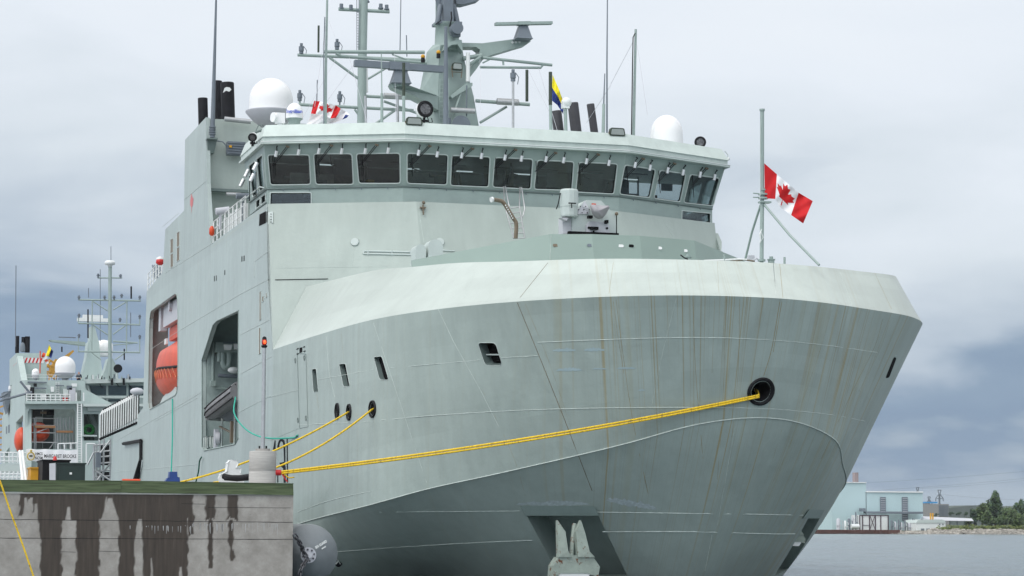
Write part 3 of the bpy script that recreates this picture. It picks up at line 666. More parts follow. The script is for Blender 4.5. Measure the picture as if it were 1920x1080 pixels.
for i in range(3):
    a, b, c, d = facet(i); n = (b - a).cross(d - a).normalized()
    if n.y > 0: n = -n
    holes = []
    for q in WPX[i]:
        c4 = [onplane(x, y, a, n) for x, y in q]; loop, w_ = make_window(c4, n); holes.append(loop)
    walls.prism([a, b, c, d], -n * .1, holes)
    # sill band
    a0, b0 = base[i], base[i + 1]; n0 = (b0 - a0).cross(V(0, 0, 1)).normalized()
    if n0.y > 0: n0 = -n0
    hb = []
    if i == 0: q = [(507, 361), (584, 361), (584, 385), (506, 385)]
    elif i == 2: q = [(1278, 395), (1332, 400), (1332, 422), (1278, 418)]
    else: q = None
    e = V(0, 0, -.35)
    if q:
        c4 = [onplane(x, y, a0, n0) for x, y in q]; loop, w_ = make_window(c4, n0, .07); hb.append(loop)
    walls.prism([a0 + e, b0 + e, sill[i + 1], sill[i]], -n0 * .1, hb)
# starboard and port bridge sides (leaning outward as well), two slim windows each
WLEN = 4.0
for s_ in (0, 3):
    sg = -1 if s_ == 0 else 1
    a = sill[s_]; b = a + V(0, WLEN, 0); c = lipp[s_] + V(0, WLEN + .6, 0); d = lipp[s_]
    n = V(sg, 0, 0) * 1.0; n = (b - a).cross(d - a).normalized(); n = n if n.x * sg > 0 else -n
    holes = []
    for t0, t1 in ((.10, .40), (.47, .80)):
        c4 = [a.lerp(b, t0).lerp(d.lerp(c, t0), .06), a.lerp(b, t1).lerp(d.lerp(c, t1), .06), a.lerp(b, t1).lerp(d.lerp(c, t1), .80), a.lerp(b, t0).lerp(d.lerp(c, t0), .80)]
        loop, w_ = make_window(c4, n); holes.append(loop)
    walls.prism([a, b, c, d], -n * .1, holes)
    a0 = base[s_]; b0 = a0 + V(0, WLEN, 0); hb = []
    for t0, t1 in ((.06, .32), (.38, .62)):
        c4 = [a0.lerp(b0, t0) + V(0, 0, .15), a0.lerp(b0, t1) + V(0, 0, .15), a0.lerp(b0, t1) + V(0, 0, .48), a0.lerp(b0, t0) + V(0, 0, .48)]
        loop, w_ = make_window(c4, V(sg, 0, 0), .05); hb.append(loop)
    walls.prism([a0 + V(0, 0, .105), b0 + V(0, 0, .105), b, a], V(-sg * .1, 0, 0), hb)
walls.build('bridge_wall', M['trim'], SHIP)
# sill rail with little drip hooks
mb = MB()
for i in range(3): mb.tube([sill[i] + V(0, -.03, -.0), sill[i + 1] + V(0, -.03, -.0)], .03, 6)
mb.tube([sill[0] + V(-.03, 0, 0), sill[0] + V(-.03, WLEN, 0)], .03, 6)
mb.build('sill_rail', M['reveal'], SHIP)
for i, k in ((0, 5), (1, 8), (2, 4)):
    for j in range(k):
        p = sill[i].lerp(sill[i + 1], (j + .6) / (k + .2)); MB().tube([p + V(0, -.05, -.03), p + V(.02, -.1, -.1)], .018, 5).build('drip_hook', M['slate'], SHIP)
# roof: overhanging lip, recessed band, sloping fascia, flat top
def ring(dx, dy, z, ylen=4.3):
    P0 = [V(SX - dx, 89.80 - dy, z), V(21.05 - dx * .4, BY - dy, z), V(30.07 + dx * .4, BY - dy, z), V(35.06 + dx, 89.80 - dy, z)]
    return [V(SX - dx, 89.8 + ylen, z)] + P0 + [V(35.06 + dx, 89.8 + ylen, z)]
rings = [ring(.30, .76, 15.02), ring(.44, .98, 15.02), ring(.44, .98, 15.10), ring(.36, .88, 15.14), ring(.36, .88, 15.30), ring(.40, .94, 15.32), ring(.20, .62, 15.84), ring(.0, .3, 15.84)]
mb = MB(); vs = [p for r_ in rings for p in r_]; k = 6
fs = [(j * k + i, j * k + i + 1, (j + 1) * k + i + 1, (j + 1) * k + i) for j in range(len(rings) - 1) for i in range(k - 1)]
mb.add(vs, fs); mb.add(rings[-1], [tuple(range(k))]); mb.add(rings[0], [tuple(range(k))[::-1]])
mb.add([r_[0] for r_ in rings], [tuple(range(len(rings)))]); mb.add([r_[-1] for r_ in rings], [tuple(range(len(rings)))])
mb.build('bridge_roof', paint('roof paint', (.50, .57, .545), plates=False, wash=.5, rust=.1), SHIP)
mb = MB(); rr_ = ring(.445, .985, 15.105)[1:5]
mb.tube(rr_, .014, 4); mb.build('gutter_edge', M['whitep'], SHIP)
M['lampin'] = emis('lit interior strip', (.9, .95, 1), .9); M['tanp'] = plain('interior wall panel', (.42, .38, .33), .7, var=.3, scale=2)
# interior of the bridge
mb = MB(); mb.prism([(16.3, 90.0, 12.9), (21.1, 87.7, 12.9), (30.0, 87.7, 12.9), (34.8, 90.0, 12.9), (34.8, 95, 12.9), (16.3, 95, 12.9)], (0, 0, .03))
mb.box2((16.6, 93.4, 12.9), (32.6, 93.5, 15)); mb.build('bridge_floor', plain('bridge interior', (.10, .10, .10), .7, var=.6, scale=1.2), SHIP)
mb = MB()
for x in (18.2, 20.3, 23.4, 25.6, 28.0, 31.5): mb.box((x, 89.4 + abs(x - 25.5) * .12, 13.45), (1.1, .5, .55)); mb.box((x, 89.5 + abs(x - 25.5) * .12, 13.8), (.8, .08, .25))
mb.build('bridge_console', plain('console grey', (.10, .11, .12), .5, var=.3), SHIP)
mb = MB()
for x in (19.9, 22.8, 24.6, 27.7): mb.box((x, 88.35 + (.9 if x < 20.5 else 0), 13.46), (.85, .1, .05))
mb.build('window_ledge_trim', M['wood'], SHIP)
mb = MB()
for x in range(18, 34, 2):
    mb.box((x, 91.0, 14.9), (1.2, .12, .04)); mb.tube([(x + .7, 92.5, 12.9), (x + .7, 92.5, 15)], .04, 6)
mb.build('ceiling_strip', plain('ceiling strip', (.35, .36, .36), .6), SHIP)
mb = MB(); mb.box((20.3, 90, 13.75), (.3, .3, .4)); mb.box((21.0, 90.2, 13.6), (.3, .25, .25)); mb.build('bridge_chair', plain('mustard upholstery', (.45, .28, .03), .7), SHIP)
rn = random.Random(8)
for x in (18.9, 22.4, 24.7, 27.2, 29.6, 32.0): MB().box((x, 91.6, 14.75), (.7, .1, .04)).build('interior_lamp', M['lampin'], SHIP)
for x0_, x1_, z0_, z1_, mt_ in ((17.2, 20.2, 13.4, 14.25, 'tanp'), (19.0, 19.9, 13.9, 14.9, 'slate'), (22.0, 23.0, 13.4, 14.5, 'tanp'), (26.6, 27.6, 13.4, 14.2, 'tanp'), (28.6, 30.6, 13.6, 14.8, 'tanp'), (24.6, 25.4, 13.4, 14.4, 'slate')): MB().box2((x0_, 90.9, z0_), (x1_, 91.0, z1_)).build('bridge_bulkhead', M[mt_], SHIP)
M['paper'] = plain('interior pale things', (.45, .45, .42), .6); M['tan'] = plain('interior tan panel', (.20, .16, .12), .7)
for k_ in range(34):
    x = 17 + 17.4 * rn.random(); y = 90.2 + abs(x - 25.5) * .16 + 2.4 * rn.random(); z = 13.3 + 1.4 * rn.random(); w_ = rn.choice((.12, .2, .5, .9)); h_ = rn.choice((.06, .12, .3, .6))
    MB().box((x, y, z), (w_, .08, h_)).build(rn.choice(('bridge_screen', 'bridge_panel', 'bridge_cabinet')), M[rn.choice(('paper', 'tan', 'slate', 'reveal', 'tan'))], SHIP)
for x in (18.6, 19.9, 22.0, 26.2, 29.3, 31.0): MB().tube([V(x, 89.8, 14.9), V(x + .1, 90, 14.5), V(x + .35, 90, 14.45)], .03, 5).build('overhead_handset', M['black'], SHIP)
# wipers and nozzle lamps under the lip
def onfac(i, px, py, lift=.0):
    a, b, c, d = facet(i); n = (b - a).cross(d - a).normalized(); n = n if n.y < 0 else -n
    return onplane(px, py, a + n * lift, n), n
LAMPS = {0: [(519, 283), (561, 280), (599, 278), (642, 278), (686, 278), (729, 277)], 1: [(786, 281), (821, 284), (867, 286), (904, 287), (948, 290), (979, 292), (1025, 293), (1058, 295), (1101, 297), (1143, 300)], 2: [(1192, 304), (1220, 309), (1253, 314), (1282, 318), (1314, 322), (1341, 327)]}
for i, ls in LAMPS.items():
    for (x, y) in ls:
        p, n = onfac(i, x, y, .16); q, _ = onfac(i, x - 1.6, y + 8, .20)
        cap_ = MB().tube([p, q + (q - p) * .35], .066, 8).build('nozzle_cap', M['chrome'], SHIP)
        t_, _ = onfac(i, x + 1, y - 9, .02); MB().tube([p, p + V(0, 0, .08), t_ + n * .1, t_], .022, 5).build('nozzle_bracket', M['black'], cap_)
WIP = {0: [((541, 275), (512, 312)), ((623, 273), (594, 310)), ((708, 272), (677, 310))], 1: [((807, 274), (772, 309)), ((887, 279), (850, 312)), ((968, 281), (930, 316)), ((1043, 287), (1006, 322)), ((1123, 290), (1086, 325))], 2: [((1207, 298), (1176, 332)), ((1266, 307), (1236, 340)), ((1326, 316), (1299, 348))]}
for i, ws in WIP.items():
    for (a, b) in ws:
        A_, n = onfac(i, *a, .10); B_, _ = onfac(i, *b, .08); C2, _ = onfac(i, a[0] - 3, a[1] - 1, .10); D2, _ = onfac(i, b[0] - 3, b[1], .08)
        mb = MB(); mb.tube([A_, B_], .016, 5); mb.tube([C2, D2], .016, 5)
        w_ = mb.build('wiper_arm', M['black'], SHIP)
        u1, _ = onfac(i, b[0] - 1, b[1] - 20, .06); u2, _ = onfac(i, b[0] + 2, b[1] + 22, .06)
        MB().tube([u1, u2], .014, 4).build('wiper_blade', M['black'], w_)
        mb = MB(); mb.sphere(A_ + n * .02, .05, 8); mb.sphere(C2 + n * .02, .045, 8); mb.build('wiper_motor', M['brown'], w_)
# starboard side lamps and wipers
for (x, y) in ((466, 318), (457, 336), (476, 326), (482, 305)):
    p = at(x, y, X=SX - .55); MB().tube([p, p + V(-.14, .0, -.3)], .075, 8).build('side_lamp', M['chrome'], SHIP)
for (x, y) in ((468, 330), (480, 322)):
    p = at(x, y, X=SX - .4); MB().tube([p, p + V(.05, .2, -1.0)], .02, 5).build('side_wiper', M['black'], SHIP)
mb = MB()
mb.tube([V(SX - .1, 89.9, 13.42), V(SX - .22, 90.2, 13.5), V(SX - .22, 95, 13.5)], .035, 6); mb.build('side_handrail', M['light'], SHIP)

# ---- floodlights and searchlights on the roof edge
def P(px, py, Y): return at(px, py, Y=Y)
def floodlight(px, py, Y, w=.34, face=V(0, -1, 0), mat='olive'):
    c = P(px, py, Y); mb = MB(); hw = w; hh = .16
    mb.prism(rrect([c + V(-hw, 0, -hh), c + V(hw, 0, -hh), c + V(hw * .85, 0, hh), c + V(-hw * .85, 0, hh)], .07), (0, .22, 0))
    o = mb.build('floodlight', M[mat], SHIP)
    MB().prism(rrect([c + V(-hw * .85, -.01, -hh * .75), c + V(hw * .85, -.01, -hh * .75), c + V(hw * .72, -.01, hh * .7), c + V(-hw * .72, -.01, hh * .7)], .05), (0, .006, 0)).build('lens', plain('lamp lens', (.25, .28, .27), .15) if 'lens' not in M else M['lens'], o)
    mb = MB()
    for s_ in (-1, 1): mb.tube([c + V(s_ * hw * 1.0, .1, 0), c + V(s_ * hw * .95, .1, -.25), c + V(s_ * hw * .8, .1, -.5)], .022, 5)
    mb.tube([c + V(-hw, .1, -.25), c + V(hw, .1, -.25)], .02, 5); mb.build('bracket', M['brown'], o)
M['lampglass'] = plain('searchlight glass', (.10, .10, .105), .12, .3, var=.9, scale=14)
M['lens'] = plain('lamp lens glass', (.25, .28, .27), .15)
floodlight(777, 227, 86.7); floodlight(1158, 247, 86.7)
floodlight(858, 124, 97.2, .24)
def searchlight(px, py, Y, r, d=V(.1, -1, .0), body='white'):
    c = P(px, py, Y); d = d.normalized(); mb = MB()
    mb.lathe(c + d * .05 * r * 5, [(r, 0), (r * 1.02, -r * .5), (r * .9, -r * 1.1), (r * .5, -r * 1.5), (.01, -r * 1.6)], 24, d); o = mb.build('searchlight', M[body], SHIP)
    MB().lathe(c + d * r * .26, [(r * .62, 0), (r * .7, .05), (r * 1.0, .06), (r * 1.05, 0), (r * 1.0, -.06)], 24, d).build('rim', M['black'], o)
    MB().lathe(c + d * r * .28, [(.01, -.02), (r * .3, .0), (r * .68, .02)], 20, d).build('reflector', M['lampglass'], o)
    mb = MB(); mb.tube([c + V(0, .05, -r * .9), c + V(0, .05, -r * 2.1)], .05, 8); mb.box(c + V(0, .05, -r * 1.4), (r * 1.1, .1, .08)); mb.tube([c + V(r * .3, -.1, -r), c + V(r * .5, -.15, -r * 1.7), c + V(r * .9, -.15, -r * 1.6), c + V(r * .8, -.1, -r * 1.1)], .02, 5)
    mb.build('yoke', M['black'], o); return o
searchlight(796, 205, 88.5, .33); searchlight(1313, 267, 90, .24, V(-.4, -1, 0))
searchlight(474, 257, 89.6, .17, V(-.5, -1, -.5))
mb = MB(); c = P(525, 222, 90); mb.box(c, (.35, .3, .42)); mb.cyl(c + V(-.22, -.15, 0), .2, .12, 16, axis=(-1, -.4, 0)); mb.tube([c + V(0, 0, -.2), c + V(0, 0, -.5)], .1, 8); mb.build('camera_housing', M['white'], SHIP)
mb = MB(); q = [P(1356, 296, 89.5), P(1353, 287, 89.5), P(1360, 284, 89.5), P(1365, 291, 89.5), P(1364, 298, 89.5)]; mb.tube(q, .02, 5); mb.build('whip_loop', M['light'], SHIP)
mb = MB(); mb.tube([P(1361, 300, 89.5), P(1367, 297, 89.5)], .06, 8); mb.build('corner_lamp', M['whitep'], SHIP)
mb = MB(); mb.tube([P(470, 252, 90), P(482, 247, 90), P(495, 243, 90)], .05, 6); mb.tube([P(480, 245, 90), P(484, 236, 90), P(492, 234, 90), P(496, 240, 90)], .02, 5); mb.build('lamp_bracket', M['reveal'], SHIP)

# ---- radomes
def radome(px, ptop, pbot, hw, Y, under=0, name='radome', grp=None):
    c = P(px, pbot, Y); tp = P(px, ptop, Y); H = tp.z - c.z; r = hw / pxm(Y); 
    prof = [(r * .99, 0), (r * 1.0, H * .12), (r * .985, H * .3)] + [(r * .985 * math.cos(t), H * .36 + H * .64 * math.sin(t)) for t in [j * math.pi / 2 / 9 for j in range(10)]]
    prof[-1] = (.005, H)
    o = MB().lathe(c, prof, 40).build(name, M['white'], SHIP)
    if under:
        u_ = under / pxm(Y); MB().lathe(c, [(r * 1.14, .06), (r * 1.14, 0), (r * .8, -u_ * .6), (r * .45, -u_), (r * .3, -u_ * 1.0), (r * .3, -u_ * 1.6)], 40).build('radome_base', M['dish'], o)
    return o
radome(508, 147, 212, 41, 99, 26); 
sd_ = radome(552, 193, 223, 16, 91.5)
MB().lathe(P(552, 223, 91.5), [(.33, .02), (.36, 0), (.28, -.05), (.24, -.1), (.24, -.6)], 24).build('radome_pedestal', M['trim'], sd_)
t_ = MB(); c = P(552, 212, 91.5); n_ = V(-c.x, -c.y, 0).normalized(); put_text(t_, 'Intellian', .20, c + n_ * .375, V(-n_.y, n_.x, 0) if False else R, V(0, 0, 1), .006, 1.05); t_.build('dome_lettering', M['bluetxt'], sd_)
radome(1250, 216, 271, 32, 92.5)

# ---- funnels and their casings
def stack(px0, ptop, px1, pbot, w, Y, mat='funnel'):
    a = P(px0, pbot, Y); b = P(px1, ptop, Y); r = w / 2 / pxm(Y)
    MB().lathe(a, [(r, -2), (r, 0), (r * 1.0, (b - a).length * .97), (r * .94, (b - a).length), (r * .8, (b - a).length - .02), (r * .78, (b - a).length - .6)], 24, b - a).build('exhaust_stack', M[mat], SHIP)
stack(381, 184, 380, 224, 18, 111); stack(408, 152, 407, 222, 19, 111); stack(428, 155, 426, 222, 25, 108.5)
M['fun2'] = plain('worn funnel', (.035, .035, .042), .6, var=.3)
stack(1048, 208, 1043, 250, 20, 108, 'fun2'); stack(1081, 193, 1074, 252, 21, 107, 'fun2'); stack(1115, 195, 1107, 252, 15, 109, 'fun2')
MB().prism([P(421, 165, 107.9), P(425, 163, 107.9), P(431, 164, 107.9), (P(434, 168, 107.9)), P(430, 172, 107.9), P(424, 170, 107.9), (P(418, 174, 107.9))], (0, .01, 0)).build('peeled_paint', M['whitep'], SHIP)
mb = MB()
mb.prism([(16.25, 106.6, 15.6), (16.25, 106.6, 19.1), (16.25, 113.1, 19.1), (16.25, 113.1, 15.6)], (4.9, 0, 0))
mb.prism([(16.25, 106.9, 12.7), (16.25, 106.9, 15.6), (16.25, 119.8, 15.4), (16.25, 120.5, 12.7)], (4.9, 0, 0))
mb.prism([(30.0, 106.6, 12.7), (30.0, 106.6, 19.0), (30.0, 113, 19.0), (30.0, 113, 12.7)], (4.9, 0, 0)); mb.box2((21, 100, 12.7), (30, 112, 15.4))
mb.build('funnel_casing', M['house'], SHIP)
mb = MB(); a_, b_ = V(16.25, 106.35, 15.75), V(21.1, 106.35, 15.75); mb.box2((16.25, 106.3, 15.62), (21.2, 106.6, 15.75)); mb.build('casing_ledge', M['reveal'], SHIP)
mb = MB(); mb.tube([P(421, 223, 106), P(470, 228, 106)], .12, 10); mb.build('tubular_lamp', M['steel'], SHIP)
mb = MB(); mb.tube([P(424, 364, 106), P(452, 365, 106)], .1, 10); mb.build('tubular_lamp', M['steel'], SHIP)
mb = MB(); q = P(442, 279, 106.1); mb.box(q, (.85, .45, .62)); 
for k in range(5): mb.box(q + V(0, -.24, -.24 + k * .12), (.82, .06, .05))
e_ = mb.build('ribbed_equipment_box', M['slate'], SHIP)
MB().box(q + V(-.3, -.3, .05), (.12, .05, .1)).build('label_plate', M['yellow'], e_); mb = MB(); mb.tube([P(406, 264, 106), P(418, 266, 106), P(424, 273, 106), P(425, 285, 106)], .03, 5); mb.build('cable', M['slate'], e_)
mb = MB(); q = P(397, 262, 105.9); mb.prism([q + V(-.2, 0, 0), q + V(.25, 0, 0), q + V(.15, .2, -.6), q + V(-.15, .2, -.6)], (0, .4, 0)); mb.box(q + V(0, 0, .02), (.5, .5, .06)); mb.build('antenna_bracket', M['reveal'], SHIP)
# wing deck rail behind the bridge
mb = MB(); a = V(SX + .1, 95.5, 12.82); b = V(SX + .1, 104.1, 12.82)
for k in range(9): p = a.lerp(b, k / 8); mb.tube([p, p + V(0, 0, 1.05)], .035, 6)
for h in (.35, .7, 1.05): mb.tube([a + V(0, 0, h), b + V(0, 0, h)], .025, 5)
mb.build('wing_rail', M['whitep'], SHIP)
for k in (1.5, 3.2, 4.6, 6.0): p = a.lerp(b, k / 8) + V(.25, 0, .55); MB().box(p, (.2, .5, .8)).build('deck_locker', M['whitep'], SHIP)
mb = MB(); p = at(456, 368, Y=97); mb.tube([p + V(-.3, 0, 0), p + V(.35, 0, .02)], .13, 10); mb.tube([p, p - V(0, 0, 1.2)], .05, 6); mb.build('pelorus_scope', M['slate'], SHIP)
mb = MB(); p = at(413, 397, Y=101); mb.tube([p + V(-.2, 0, 0), p + V(.4, 0, .1)], .16, 10); mb.tube([p, p - V(0, 0, .8)], .06, 6); mb.build('deck_camera', M['dish'], SHIP)
mb = MB(); p = at(397, 434, Y=104); mb.lathe(p, [(.05, -.2), (.12, -.12), (.12, .12), (.05, .25)], 12); mb.build('rail_strobe', M['orange'], SHIP)
# maple emblem seen edge on at the casing
mb = MB(); q = [sp(359, 363), sp(361, 369), sp(363, 373), sp(362, 384), sp(360, 389), sp(359.5, 400), sp(359, 389), sp(357, 384), sp(357, 376)]; q = [p - V(.01, 0, 0) for p in q]; mb.prism(q, (.004, 0, 0)); mb.build('leaf_emblem', plain('faded red emblem', (.55, .16, .17), .6), SHIP)
# items aft of the funnel casing, seen over the side
mb = MB(); p = at(300, 490, Y=121.5); mb.lathe(p, [(.1, -.2), (.22, -.1), (.2, .1), (.05, .2)], 14); mb.build('red_mast_lamp', M['red'], SHIP)
mb = MB(); p = at(300, 488, Y=121.5); mb.lathe(p, [(.2, 0), (.2, .12), (.05, .2)], 14); mb.build('lamp_cap', M['whitep'], SHIP)
mb = MB(); a = at(277, 547, X=16.2); b = at(303, 520, X=16.2)
for k in range(6): p = a.lerp(b, k / 5); mb.tube([p, p + V(0, 0, 1.0)], .035, 5)
for h in (.35, .7, 1.0): mb.tube([a + V(0, 0, h), b + V(0, 0, h)], .025, 5)
mb.build('aft_rail', M['whitep'], SHIP)
mb = MB()
for k in range(4): p = at(286 + k * 4, 508, X=16.5); mb.tube([p + V(0, 0, .3), p + V(0, -.3, .15), p + V(0, -.5, -.5)], .06, 6)
mb.build('rolled_nets', M['slate'], SHIP)

# ================================================================== MASTS
MY = 98.0
def Q(px, py, dy=0., Y=None): return at(px, py, Y=(Y or MY) + dy)
def bar(name, pts, w, mat='trim', Y=None, n=8, parent=None, dy=0.):
    mb = MB(); r = w / 2 / pxm(Y or MY); mb.tube([Q(x, y, dy, Y) for x, y in pts], r, n); return mb.build(name, M[mat], parent or SHIP)
mb = MB()
def loft(rows_):   # rows of (px_left, px_mid, px_right, py): front corner at px_mid is nearest
    vs = []
    for (l, m_, r_, y) in rows_: vs += [Q(l, y, .3), Q(m_, y, -.7), Q(r_, y, .1), Q((l + r_) / 2, y, 1.6)]
    k = len(rows_); mb.add(vs, [(i * 4 + j, i * 4 + (j + 1) % 4, i * 4 + 4 + (j + 1) % 4, i * 4 + 4 + j) for i in range(k - 1) for j in range(4)]); mb.add(vs[:4], [(0, 3, 2, 1)]); mb.add(vs[-4:], [(0, 1, 2, 3)])
loft([(779, 821, 898, 238), (785, 822, 888, 180), (797, 823, 872, 118), (800, 824, 868, 98), (812, 826, 862, 84)])
mast = mb.build('main_mast', M['trim'], SHIP)
mb = MB(); p = Q(838, 88); mb.lathe(p, [(.62, -.2), (.56, 0), (.52, (88 - 50) / pxm(MY)), (.60, (88 - 48) / pxm(MY)), (.62, (88 - 44) / pxm(MY))], 24); mb.build('mast_head', M['trim'], mast)
# gun-director frame on top: four splayed legs with windows and a turret
mb = MB()
for (x0, x1) in ((820, 826), (858, 850), (836, 834), (848, 846)): mb.tube([Q(x0, 46, -.3), Q((x0 + x1) / 2, 26, -.3), Q(x1, 10, -.1)], .12, 6)
mb.prism([Q(834, 44, -.55), Q(850, 44, -.55), Q(850, -14, -.5), Q(832, -14, -.5)], (0, .9, 0))
mb.prism([Q(820, -16), Q(850, -16), Q(850, 6), Q(843, 14), Q(834, 8), Q(826, 12)], (0, .6, 0)); mb.prism([Q(855, -4), Q(896, -10), Q(899, 0), Q(870, 8), Q(856, 7)], (0, .7, 0))
mb.box(Q(838, 46), (1.15, 1.0, .12)); mb.build('director_frame', M['slate'], mast)
mb = MB(); mb.tube([Q(846, 22, -.8), Q(847, 34, -.85), Q(843, 50, -.8)], .03, 5); mb.tube([Q(817, 45, -.5), Q(827, 38, -.5)], .02, 5); mb.build('loose_cable', M['black'], mast)
mb = MB(); mb.cyl(Q(858, 52, -1.2), .27, .5, 24, axis=(0, 1, 0)); mb.box(Q(856, 63, -.8), (.3, .3, .3)); mb.tube([Q(850, 63, -.9), Q(845, 60, -.9), Q(844, 66, -.9), Q(850, 68, -.9)], .02, 5); mb.build('round_sensor', M['slate'], mast)
# forward radar platform arm to the right
mb = MB(); mb.prism([Q(864, 80), Q(905, 81), Q(980, 71), Q(993, 72), Q(995, 78), Q(988, 83), Q(925, 102), Q(908, 108), Q(893, 130), Q(882, 144), Q(881, 128), Q(898, 104), Q(900, 93), Q(893, 88), Q(868, 88)], (0, .75, 0)); mb.tube([Q(868, 110, -.1), Q(903, 104, -.1)], .1, 6); mb.build('radar_arm', M['trim'], mast)
for x in (961, 967, 974): MB().cyl(Q(x, 79.6 - (x - 961) * .05, -.0), .055, .02, 12, axis=(0, -1, 0)).build('arm_port', M['whitep'], mast)
mb = MB(); mb.prism([Q(835, 83, -.9), Q(858, 74, -.9), Q(866, 75, -.9), Q(868, 98, -.9), Q(858, 83, -.9), Q(847, 84, -.9), Q(830, 95, -.9)], (0, .5, 0)); mb.build('sensor_hood', M['trim'], mast)
def radar(px, py, Y, s, x0, y0, x1, y1, wdt=.16):
    r = 1 / pxm(Y); c = Q(px, py, 0, Y)
    mb = MB(); lo = [(-17, 0), (17, 0), (17, 0), (-17, 0)]
    b = [c + V(x * r * s, y, 0) for x, y in ((-17, -.35), (17, -.35), (17, .35), (-17, .35))]; t = [c + V(x * r * s, y, 28 * r * s) for x, y in ((-9, -.2), (9, -.2), (9, .2), (-9, .2))]
    e = [c + V(x * r * s, y, -3 * r * s) for x, y in ((-19, -.38), (19, -.38), (19, .38), (-19, .38))]
    vs = e + b + t; mb.add(vs, [(i, (i + 1) % 4, 4 + (i + 1) % 4, 4 + i) for i in range(4)] + [(4 + i, 4 + (i + 1) % 4, 8 + (i + 1) % 4, 8 + i) for i in range(4)] + [(8, 9, 10, 11), (3, 2, 1, 0)])
    o = mb.build('radar_pedestal', M['slate'], SHIP)
    a, b2 = Q(x0, y0, 0, Y), Q(x1, y1, -.3, Y); mm = MB(); d = b2 - a; ang = math.atan2(d.z, d.x)
    mm.box((a + b2) / 2, (d.length, .3, wdt), Matrix.Rotation(-ang, 3, 'Y')); mm.box((a + b2) / 2 + V(0, 0, -.0), (d.length * .22, .36, wdt * 1.25), Matrix.Rotation(-ang, 3, 'Y')); mm.build('radar_scanner', M['slate'] if wdt > .2 else M['trim'], o); return o
radar(980, 72, 97.6, .85, 927, 46.5, 1036, 42, .12)
radar(750, 155, 94, 1.0, 663, 120, 832, 129, .27)
mb = MB(); mb.prism([Q(733, 157, 0, 94), Q(762, 158, 0, 94), Q(822, 180, 1.5, 95.5), Q(822, 207, 1.5, 95.5), Q(778, 180, 0, 94), Q(737, 164, 0, 94)], (0, .6, 0)); mb.build('radar_arm', M['trim'], mast)
# yards and spreaders
for a in (([(607, 97), (796, 98)], 7), ([(630, 100), (640, 105), (800, 118)], 6), ([(735, 102), (775, 116)], 3), ([(905, 108), (1035, 122)], 6), ([(900, 126), (1014, 127), (1018, 121)], 5), ([(905, 118), (925, 108)], 3), ([(943, 112), (944, 122)], 4)):
    bar('yard', a[0], a[1], parent=mast, dy=-.1)
mb = MB(); mb.prism([Q(844, 180, -.8), Q(874, 156, -.8), Q(886, 155, -.8), Q(886, 161, -.8), Q(848, 184, -.8)], (0, .7, 0)); mb.build('antenna_shelf', M['trim'], mast)
bar('shelf_strut', [(866, 168), (850, 218)], 5, parent=mast, dy=-.7); bar('arm_strut', [(876, 124), (902, 106)], 6, parent=mast, dy=-.3)
bar('antenna_tube', [(877.5, 153), (877.5, 99)], 8, 'whitep', parent=mast, dy=-.8); bar('shelf_rod', [(875, 160), (875, 218)], 2.5, 'slate', parent=mast, dy=-.8)
mb = MB(); mb.cyl(Q(845, 206, -1.0), .12, 1.1, 12, axis=(1, 0, 0)); mb.build('tubular_lamp', M['steel'], mast)
mb = MB(); mb.lathe(Q(865, 234, -1.6), [(.42, 0), (.36, .12), (.2, .35), (.12, .7)], 24, (0, 1, 0)); mb.build('loudhailer', M['slate'], mast)
mb = MB()
for k in range(11): y = 150 + k * 8; mb.tube([Q(825, y, -.85), Q(841, y, -.85)], .02, 4)
mb.tube([Q(825, 148, -.85), Q(823, 232, -.85)], .025, 4); mb.tube([Q(841, 148, -.85), Q(841, 232, -.85)], .025, 4); mb.build('mast_ladder', M['trim'], mast)
for (x, y) in ((822, 103), (793, 111)):
    mb = MB(); mb.sphere(Q(x, y - 5, -.9), .1, 10); mb.sphere(Q(x, y - 1, -.9), .07, 8); o = mb.build('signal_lamp', M['yellow'], mast); MB().cyl(Q(x, y + 6, -.9), .09, .2, 10).build('lamp_base', M['black'], o)
mb = MB(); mb.tube([Q(838, 236, -1.5), Q(838, 222, -1.5)], .18, 12); mb.build('whip_base', M['slate'], mast)
